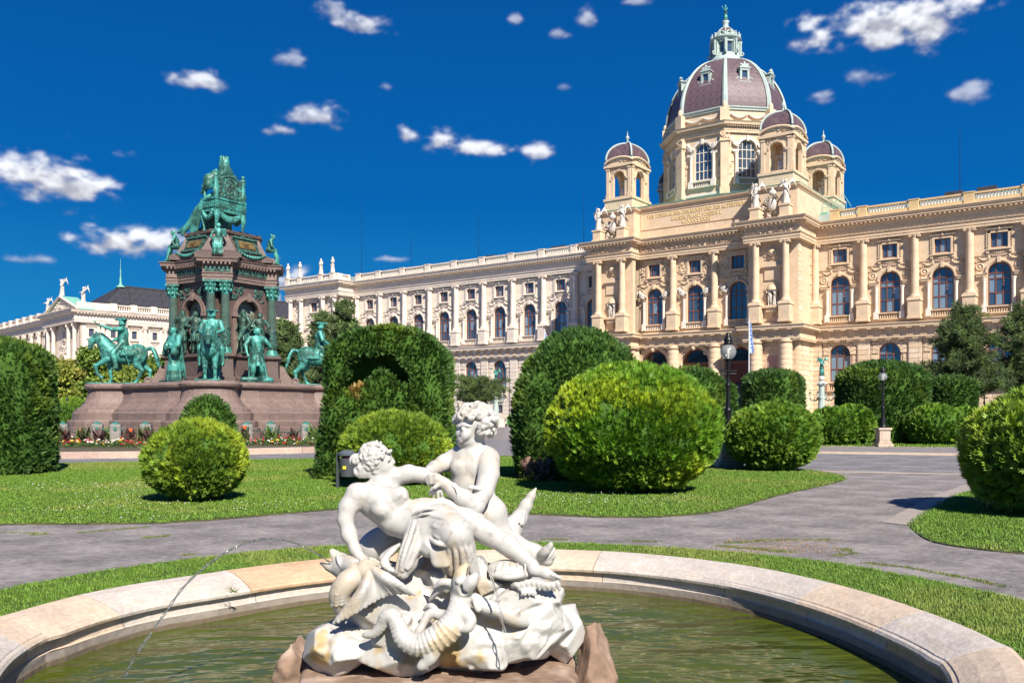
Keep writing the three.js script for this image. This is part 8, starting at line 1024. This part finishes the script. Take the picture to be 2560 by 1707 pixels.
// ---- flower bed round the monument: kerb stones, cannas, bedding flowers
{
  const kerb = thing('flower_bed_kerb', 'low pinkish stone kerb edging the flower bed', 'kerb', null, V3(0, 0, 0)); const kp = smooth([G(-300, 1151), G(40, 1148), G(200, 1145.5), G(352, 1144), G(627, 1135.5), G(789, 1131), G(1000, 1122), G(1200, 1108)], 10, false); const per = 9; for (let i = 0; i + per < kp.length; i += per) { const seg = kp.slice(i, i + per + 1); const a = seg[0], b = seg[1]; seg[0] = [mixn(a[0], b[0], .02), mixn(a[1], b[1], .02)]; part(kerb, 'kerb_stone', sweep(seg, [[0, 0], [0, .24], [-.06, .29], [-.42, .3], [-.42, 0]].map(([x, y]) => [-x, y])), [stoneMat(.50, .36, .30, .7), stoneMat(.56, .43, .35, .7)][(i / per) % 2]); }
  const back = smooth([G(1200, 1102), G(900, 1104), G(640, 1106), G(340, 1107), G(-300, 1110)], 5, false); struct('flower_bed', flat([...kp.map(([x, z]) => [x, z - .4]), ...back], .2), MT.soil);
  const leafG = (len, w) => { const g = new THREE.PlaneGeometry(w, len, 2, 5).translate(0, len / 2, 0), p = g.attributes.position.array; for (let i = 0; i < p.length; i += 3) { const t = p[i + 1] / len; p[i] *= Math.sin(Math.min(1, t * 1.15 + .12) * Math.PI) * .95 + .04; p[i + 2] = -len * .35 * t * t + Math.abs(p[i]) * .5; } g.computeVertexNormals(); return g; };
  const lf = leafG(.95, .5); const canMats = [leafMat(.07, .08, .03, .1), leafMat(.09, .045, .038, .1), leafMat(.10, .16, .03, .15)]; const sv = SEED; SEED = 909;
  const spots = []; for (let i = 0; i < 26; i++) spots.push(i < 15 ? [rr(118, 400), rr(1112, 1121)] : [rr(600, 800), rr(1108, 1116)]); spots.sort((a, b) => a[0] - b[0]);
  const ord = 'leftmost second third fourth fifth sixth seventh eighth ninth tenth eleventh twelfth thirteenth fourteenth fifteenth'.split(' '); let nl = 0, nr = 0;
  spots.forEach(([px, py], i) => { const k = i % 3, h = rr(.5, .85), L = []; for (let j = 0; j < 11; j++) { const y = h * (.05 + .065 * j), g = tf(lf.clone(), 0, y, 0, rr(.6, .9), undefined, undefined, rr(.45, 1.15), 0, 0); g.rotateY(j * 2.3 + rr(-.4, .4)); L.push(g); } const p = G(px, py); const t = thing('canna_plant', px < 500 ? ord[nl++] + ' canna plant from the left in the left flower bed' : ord[nr++] + ' canna plant from the left in the bed right of the round bush', 'plant', px < 500 ? 'cannas in the left flower bed' : 'cannas in the right flower bed', V3(p[0], .2, p[1])); part(t, 'leaves', merge(L), canMats[k]); part(t, 'stem', cyl(.03, .02, 0, h, 5), canMats[k]); if (i % 5 === 0) part(t, 'blossom', merge([ball(0, h + .1, 0, .09, 6, 5), ball(.06, h + .2, 0, .07, 6, 5), ball(-.05, h + .18, .04, .07, 6, 5)]), mat(.75, .12, .03)); });
  const fl = merge([new THREE.IcosahedronGeometry(.05, 0), new THREE.IcosahedronGeometry(.035, 0).translate(.05, .02, .02), new THREE.IcosahedronGeometry(.035, 0).translate(-.04, .01, -.03)]), fm = [], fc = [], gm = [], gc = []; for (let i = 0; i < 5200; i++) { const px = rr(60, 860), py = rr(1109, 1129) - (px > 560 ? 6 : 0), p = G(px, py), q = fbm(p[0] * .8, 3, p[1] * .8, 3); gm.push(M4(p[0], .2 + rr(0, .2), p[1], rr(.5, .9), undefined, undefined, rnd() * 6, rnd() * 6)); const v = rr(.6, 1.2); gc.push(new THREE.Color().setRGB(.07 * v, .13 * v, .02 * v)); if (i % 7) continue; fm.push(M4(p[0], .34 + rr(-.06, .16), p[1], rr(.6, 1.2), undefined, undefined, rnd() * 6, rnd() * 6)); const u = rnd(), c = q > .06 ? (u < .8 ? [.32, .008, .01] : [.45, .03, .02]) : u < .5 ? [.75, .72, .66] : u < .72 ? [.75, .52, .04] : u < .88 ? [.5, .015, .015] : [.65, .2, .3]; fc.push(new THREE.Color().setRGB(...c)); }
  SEED = sv; scatter(scene, 'bedding_leaves', leafClump(10, .12, .12, .04), leafWhite, gm, gc, 'low green leaves of the bedding plants round the monument', 'bedding plants'); scatter(scene, 'bedding_flowers', fl, mat(1, 1, 1), fm, fc, 'red, white and yellow bedding flowers round the monument', 'flowers');
}
// ---------------------------------------------------------------- lamps, candelabra, flags, bollards, bins
{
  const iron = MT.blackIron;
  const postG = lathe([[.24, 0], [.24, .12], [.17, .2], [.19, .45], [.12, .6], [.1, 1.1], [.13, 1.15], [.13, 1.22], [.08, 1.3], [.06, 1.9], [.09, 1.95], [.09, 2.02], [.055, 2.08], [.045, 2.55], [.1, 2.62], [.06, 2.7], [.1, 2.78], [.11, 2.84]], 12), capG = lathe([[.13, 3.28], [.16, 3.32], [.13, 3.36], [.13, 3.42], [.15, 3.44], [.11, 3.5], [.09, 3.56], [.05, 3.6], [.06, 3.66], [.0, 3.7]], 12);
  const lamp = (label, x, z, y0, stone, s = 1) => { const t = thing('globe_lamp', label, 'street lamp', 'black globe lamps', V3(x, 0, z)); const m = part(t, 'post', postG, iron); m.position.y = y0; m.scale.setScalar(s); const c = part(t, 'lamp_cap', capG, iron); c.position.y = y0; c.scale.setScalar(s); const a = part(t, 'ladder_bar', merge([rod([-.26, 2.36, 0], [.26, 2.36, 0], .022), rod([0, 2.4, -.12], [0, 2.4, .12], .03), box(-.28, .28, 2.44, 2.48, -.09, .09)]), iron); a.position.y = y0; a.scale.setScalar(s); const g = part(t, 'globe', new THREE.SphereGeometry(.255, 24, 16).translate(0, 3.06, 0), MT.lampGlass); g.position.y = y0; g.scale.setScalar(s); const b = part(t, 'lamp_bulb', merge([cyl(.035, .035, 2.84, 3.02, 8), cyl(.05, .05, 3.0, 3.16, 8)]), MT.lampWhite); b.position.y = y0; b.scale.setScalar(s); if (stone) part(t, 'stone_pedestal', boxUV(merge([chbox(-.44, .44, 0, .22, -.44, .44, .03), chbox(-.36, .36, .22, .34, -.36, .36, .03), chbox(-.31, .31, .34, .98, -.31, .31, .02), chbox(-.2, .2, .44, .88, -.325, .325, .01), chbox(-.38, .38, .98, 1.12, -.38, .38, .03)])), stoneMat(.58, .46, .36, .8)); };
  const X = (px, Z) => (px * 1.0884 - 1280) / FOC * Z;
  lamp('black globe lamp in front of the museum doors', X(1673, 31.5), -31.5, .72, 1, 1.1); lamp('black globe lamp on a stone pedestal across the road', X(2029, 51), -51, 1.12, 1, .95); lamp('small black lamp in front of the far left clipped dome', X(153, 74), -74, 0, 0, .9); lamp('small globe lamp under the right pine trees', X(2262, 75), -75, .9, 1, .98); lamp('thin globe lamp before the left museum wing', X(1052, 126), -126, .4, 1, 1.05);
  // candelabra with winged figures
  const cand = (label, px, Z) => { const t = thing('candelabrum', label, 'candelabrum', 'bronze candelabra before the museum', V3(X(px, Z), 0, -Z), -.64); part(t, 'stone_plinth', boxUV(merge([chbox(-1.2, 1.2, 0, .5, -1.2, 1.2, .05), chbox(-.85, .85, .5, 1.25, -.85, .85, .05)])), MT.whiteStone); const m = part(t, 'column', boxUV(lathe([[.62, 1.25], [.62, 1.5], [.42, 1.62], [.46, 1.9], [.42, 2.3], [.48, 2.4], [.48, 2.55], [.4, 2.65], [.37, 3.6], [.45, 3.68], [.45, 3.85], [.34, 3.95], [.31, 5.1], [.4, 5.2], [.52, 5.3], [.52, 5.5], [.36, 5.6], [.3, 5.75]], 16)), MT.copperPale); part(t, 'capital_ball', boxUV(merge([ball(0, 6.05, 0, .34, 14, 10), box(-.5, .5, 5.42, 5.56, -.5, .5)])), MT.paleStone); const f = part(t, 'winged_figure', FIG.angel, MT.bronze); f.position.y = 6.35; f.scale.setScalar(2.1); for (const a of [0, Math.PI / 2, Math.PI, -Math.PI / 2]) { const br = part(t, 'lamp_bracket', boxUV(merge([tube([[.35, 3.7, 0], [.7, 3.45, 0], [1.1, 3.5, 0], [1.35, 3.75, 0]], .06, 12, 6), new THREE.TorusGeometry(.18, .04, 5, 12).translate(.7, 3.68, 0), cyl(.05, .1, 3.7, 3.85, 8).translate(1.35, 0, 0), lathe([[.2, 4.3], [.12, 4.4], [.05, 4.5], [0, 4.56]], 8).translate(1.35, 0, 0)])), MT.bronzeDark); br.rotation.y = a; const gl = part(br, 'lantern_glass', lathe([[.1, 3.86], [.17, 4.0], [.2, 4.3]], 8).translate(1.35, 0, 0), MT.lampGlass); } };
  cand('pale green candelabrum with winged figure before the left museum wing', 1139, 132); cand('pale green candelabrum with winged figure right of the museum doors', 1888, 104);
  // flags
  const flag = (label, px, Z, h, y0, y1, w) => { const t = thing('flagpole', label, 'flagpole', 'flagpoles before the museum', V3(X(px, Z), 0, -Z)); part(t, 'pole', merge([cyl(.09, .05, 0, h, 10), ball(0, h + .06, 0, .09, 8, 6)]), mat(.75, .76, .78, { roughness: .35, metalness: .3 })); const g = new THREE.PlaneGeometry(w, y1 - y0, 8, 24).translate(w / 2 + .06, (y0 + y1) / 2, 0), p = g.attributes.position.array; for (let i = 0; i < p.length; i += 3) { const u = p[i] / w, v = (p[i + 1] - y0) / (y1 - y0); p[i] = .06 + (p[i] - .06) * (.45 + .55 * (1 - v)); p[i + 2] = .16 * Math.sin(u * 7 + v * 3) * u; } g.computeVertexNormals(); const cv = document.createElement('canvas'); cv.width = 128; cv.height = 512; const c = cv.getContext('2d'); c.fillStyle = '#9fb4e4'; c.fillRect(0, 0, 128, 512); c.fillStyle = '#e6ebf7'; for (let i = 0; i < 9; i++) c.fillRect(18 + (i % 3) * 8, 40 + i * 50, 60, 8); c.fillStyle = '#3f5fae'; for (let i = 0; i < 6; i++) c.fillRect(24, 70 + i * 70, 70, 16); const tx = new THREE.CanvasTexture(cv); tx.colorSpace = THREE.SRGBColorSpace; part(t, 'banner', g, new THREE.MeshStandardMaterial({ map: tx, roughness: .8, side: THREE.DoubleSide }), 'narrow pale blue banner hanging down'); };
  flag('white flagpole with pale blue banner in front of the right door', 1721, 107, 13.2, 9.2, 12.9, .5); flag('white flagpole with blue banner showing over the yew dome', 1251, 124, 13.4, 11.2, 13.1, .4);
  // terrace balustrade before the museum
  { const t = thing('terrace_balustrade', 'white stone balustrade along the terrace at the foot of the museum', 'balustrade', null, museum.position, -.6398); const runB = (x0, x1, z) => { part(t, 'rail', boxUV(merge([box(x0, x1, .0, .45, z - .25, z + .25), box(x0, x1, 1.18, 1.4, z - .28, z + .28)])), MT.whiteStone); const n = Math.round((x1 - x0) / .42); for (let i = 0; i < n; i++) { const x = x0 + (i + .5) * (x1 - x0) / n; if (i % 11 === 5) { part(t, 'post', boxUV(chbox(x - .4, x + .4, 0, 1.5, z - .32, z + .32, .03)), MT.whiteStone); continue; } const b = part(t, 'baluster', balusterGeo, MT.whiteStone); b.position.set(x, .45, z); b.scale.set(1.1, 1.22, 1.1); } }; runB(-44, -16, 5.0); runB(16.2, 22, 5.0); }
  { const p = at(1274, 1050, 131); solo('bin_box', boxUV(merge([chbox(-.32, .32, 0, 1.0, -.25, .25, .05), box(-.36, .36, .98, 1.06, -.28, .28), new THREE.TorusGeometry(.13, .04, 5, 12).translate(0, .6, .26)])), mat(.06, .25, .05, { roughness: .5 }), 'small green box hanging on the terrace balustrade', 'bin', null, V3(p.x, .35, p.z), -.64); }
  // granite bollards with chains
  { const G2 = [[100, 1106], [155, 1106], [243, 1107], [288, 1107], [363, 1108], [617, 1105], [676, 1104], [765, 1103]], pos = G2.map(([x, y]) => { const Z = 54; return V3((x - 1280) / FOC * Z, 0, -Z); }); const names = ['leftmost', 'second', 'third', 'fourth', 'fifth', 'sixth', 'seventh', 'rightmost'];
    const gB = boxUV(merge([chbox(-.31, .31, 0, 1.28, -.31, .31, .07), chbox(-.38, .38, 0, .3, -.38, .38, .04)])), capB = lathe([[.27, 1.28], [.24, 1.33], [.16, 1.38], [.06, 1.41], [.06, 1.46], [.0, 1.5]], 12);
    pos.forEach((p, i) => { const t = thing('bollard', names[i] + ' grey granite bollard with bronze cap behind the flower bed, counted from the left', 'bollard', 'bollards round the monument', p, .3); part(t, 'stone_post', gB, MT.bollard); part(t, 'bronze_cap', capB, MT.bronze); part(t, 'bronze_boss', merge([ball(0, 1.0, .31, .07, 8, 6), new THREE.TorusGeometry(.11, .022, 5, 12).translate(0, 1.0, .32), ball(.31, 1.0, 0, .07, 8, 6), ball(-.31, 1.0, 0, .07, 8, 6)]), MT.bronze); });
    for (let i = 0; i < pos.length - 1; i++) { const a = pos[i], b = pos[i + 1]; if (a.distanceTo(b) > 4) continue; const L = [], n = Math.max(8, Math.round(a.distanceTo(b) / .13)); for (let k = 0; k <= n; k++) { const t = k / n, y = .98 - 1.6 * t * (1 - t) * Math.min(.45, a.distanceTo(b) * .25); L.push(new THREE.TorusGeometry(.06, .02, 4, 8).scale(1.25, .8, 1).rotateX(k % 2 ? 1.57 : 0).translate(mixn(a.x, b.x, t), y, mixn(a.z, b.z, t))); } solo('bollard_chain', merge(L), MT.bronzeDark, 'dark chain hanging between the ' + names[i] + ' and ' + names[i + 1] + ' bollards', 'chain', 'chains between the bollards'); } }
  // litter bin on the lawn
  { const t = thing('litter_bin', 'grey metal litter bin on a post beside the stone woman', 'litter bin', null, V3(X(798, 22.6), 0, -22.6), -.25); part(t, 'post', merge([box(-.3, -.24, 0, .93, -.03, .03), box(-.3, .22, .86, .9, -.03, .03)]), MT.plasticGrey); part(t, 'bucket', merge([new THREE.CylinderGeometry(.21, .18, .46, 18).translate(0, .56, 0)]), MT.plasticGrey); part(t, 'lid', merge([new THREE.CylinderGeometry(.12, .24, .08, 18).translate(0, .95, 0), new THREE.CylinderGeometry(.235, .235, .05, 18).translate(0, .885, 0)]), mat(.09, .105, .125, { roughness: .35 })); part(t, 'rubbish', merge([tf(ico.clone(), .03, .82, .05, .12, .05, .1), tf(ico.clone(), -.08, .81, .02, .07, .05, .06)]), mat(.35, .03, .10)); part(t, 'sticker', box(-.04, .05, .52, .6, .195, .203), mat(.75, .6, .03)); }
}
renderer.render(scene, camera);
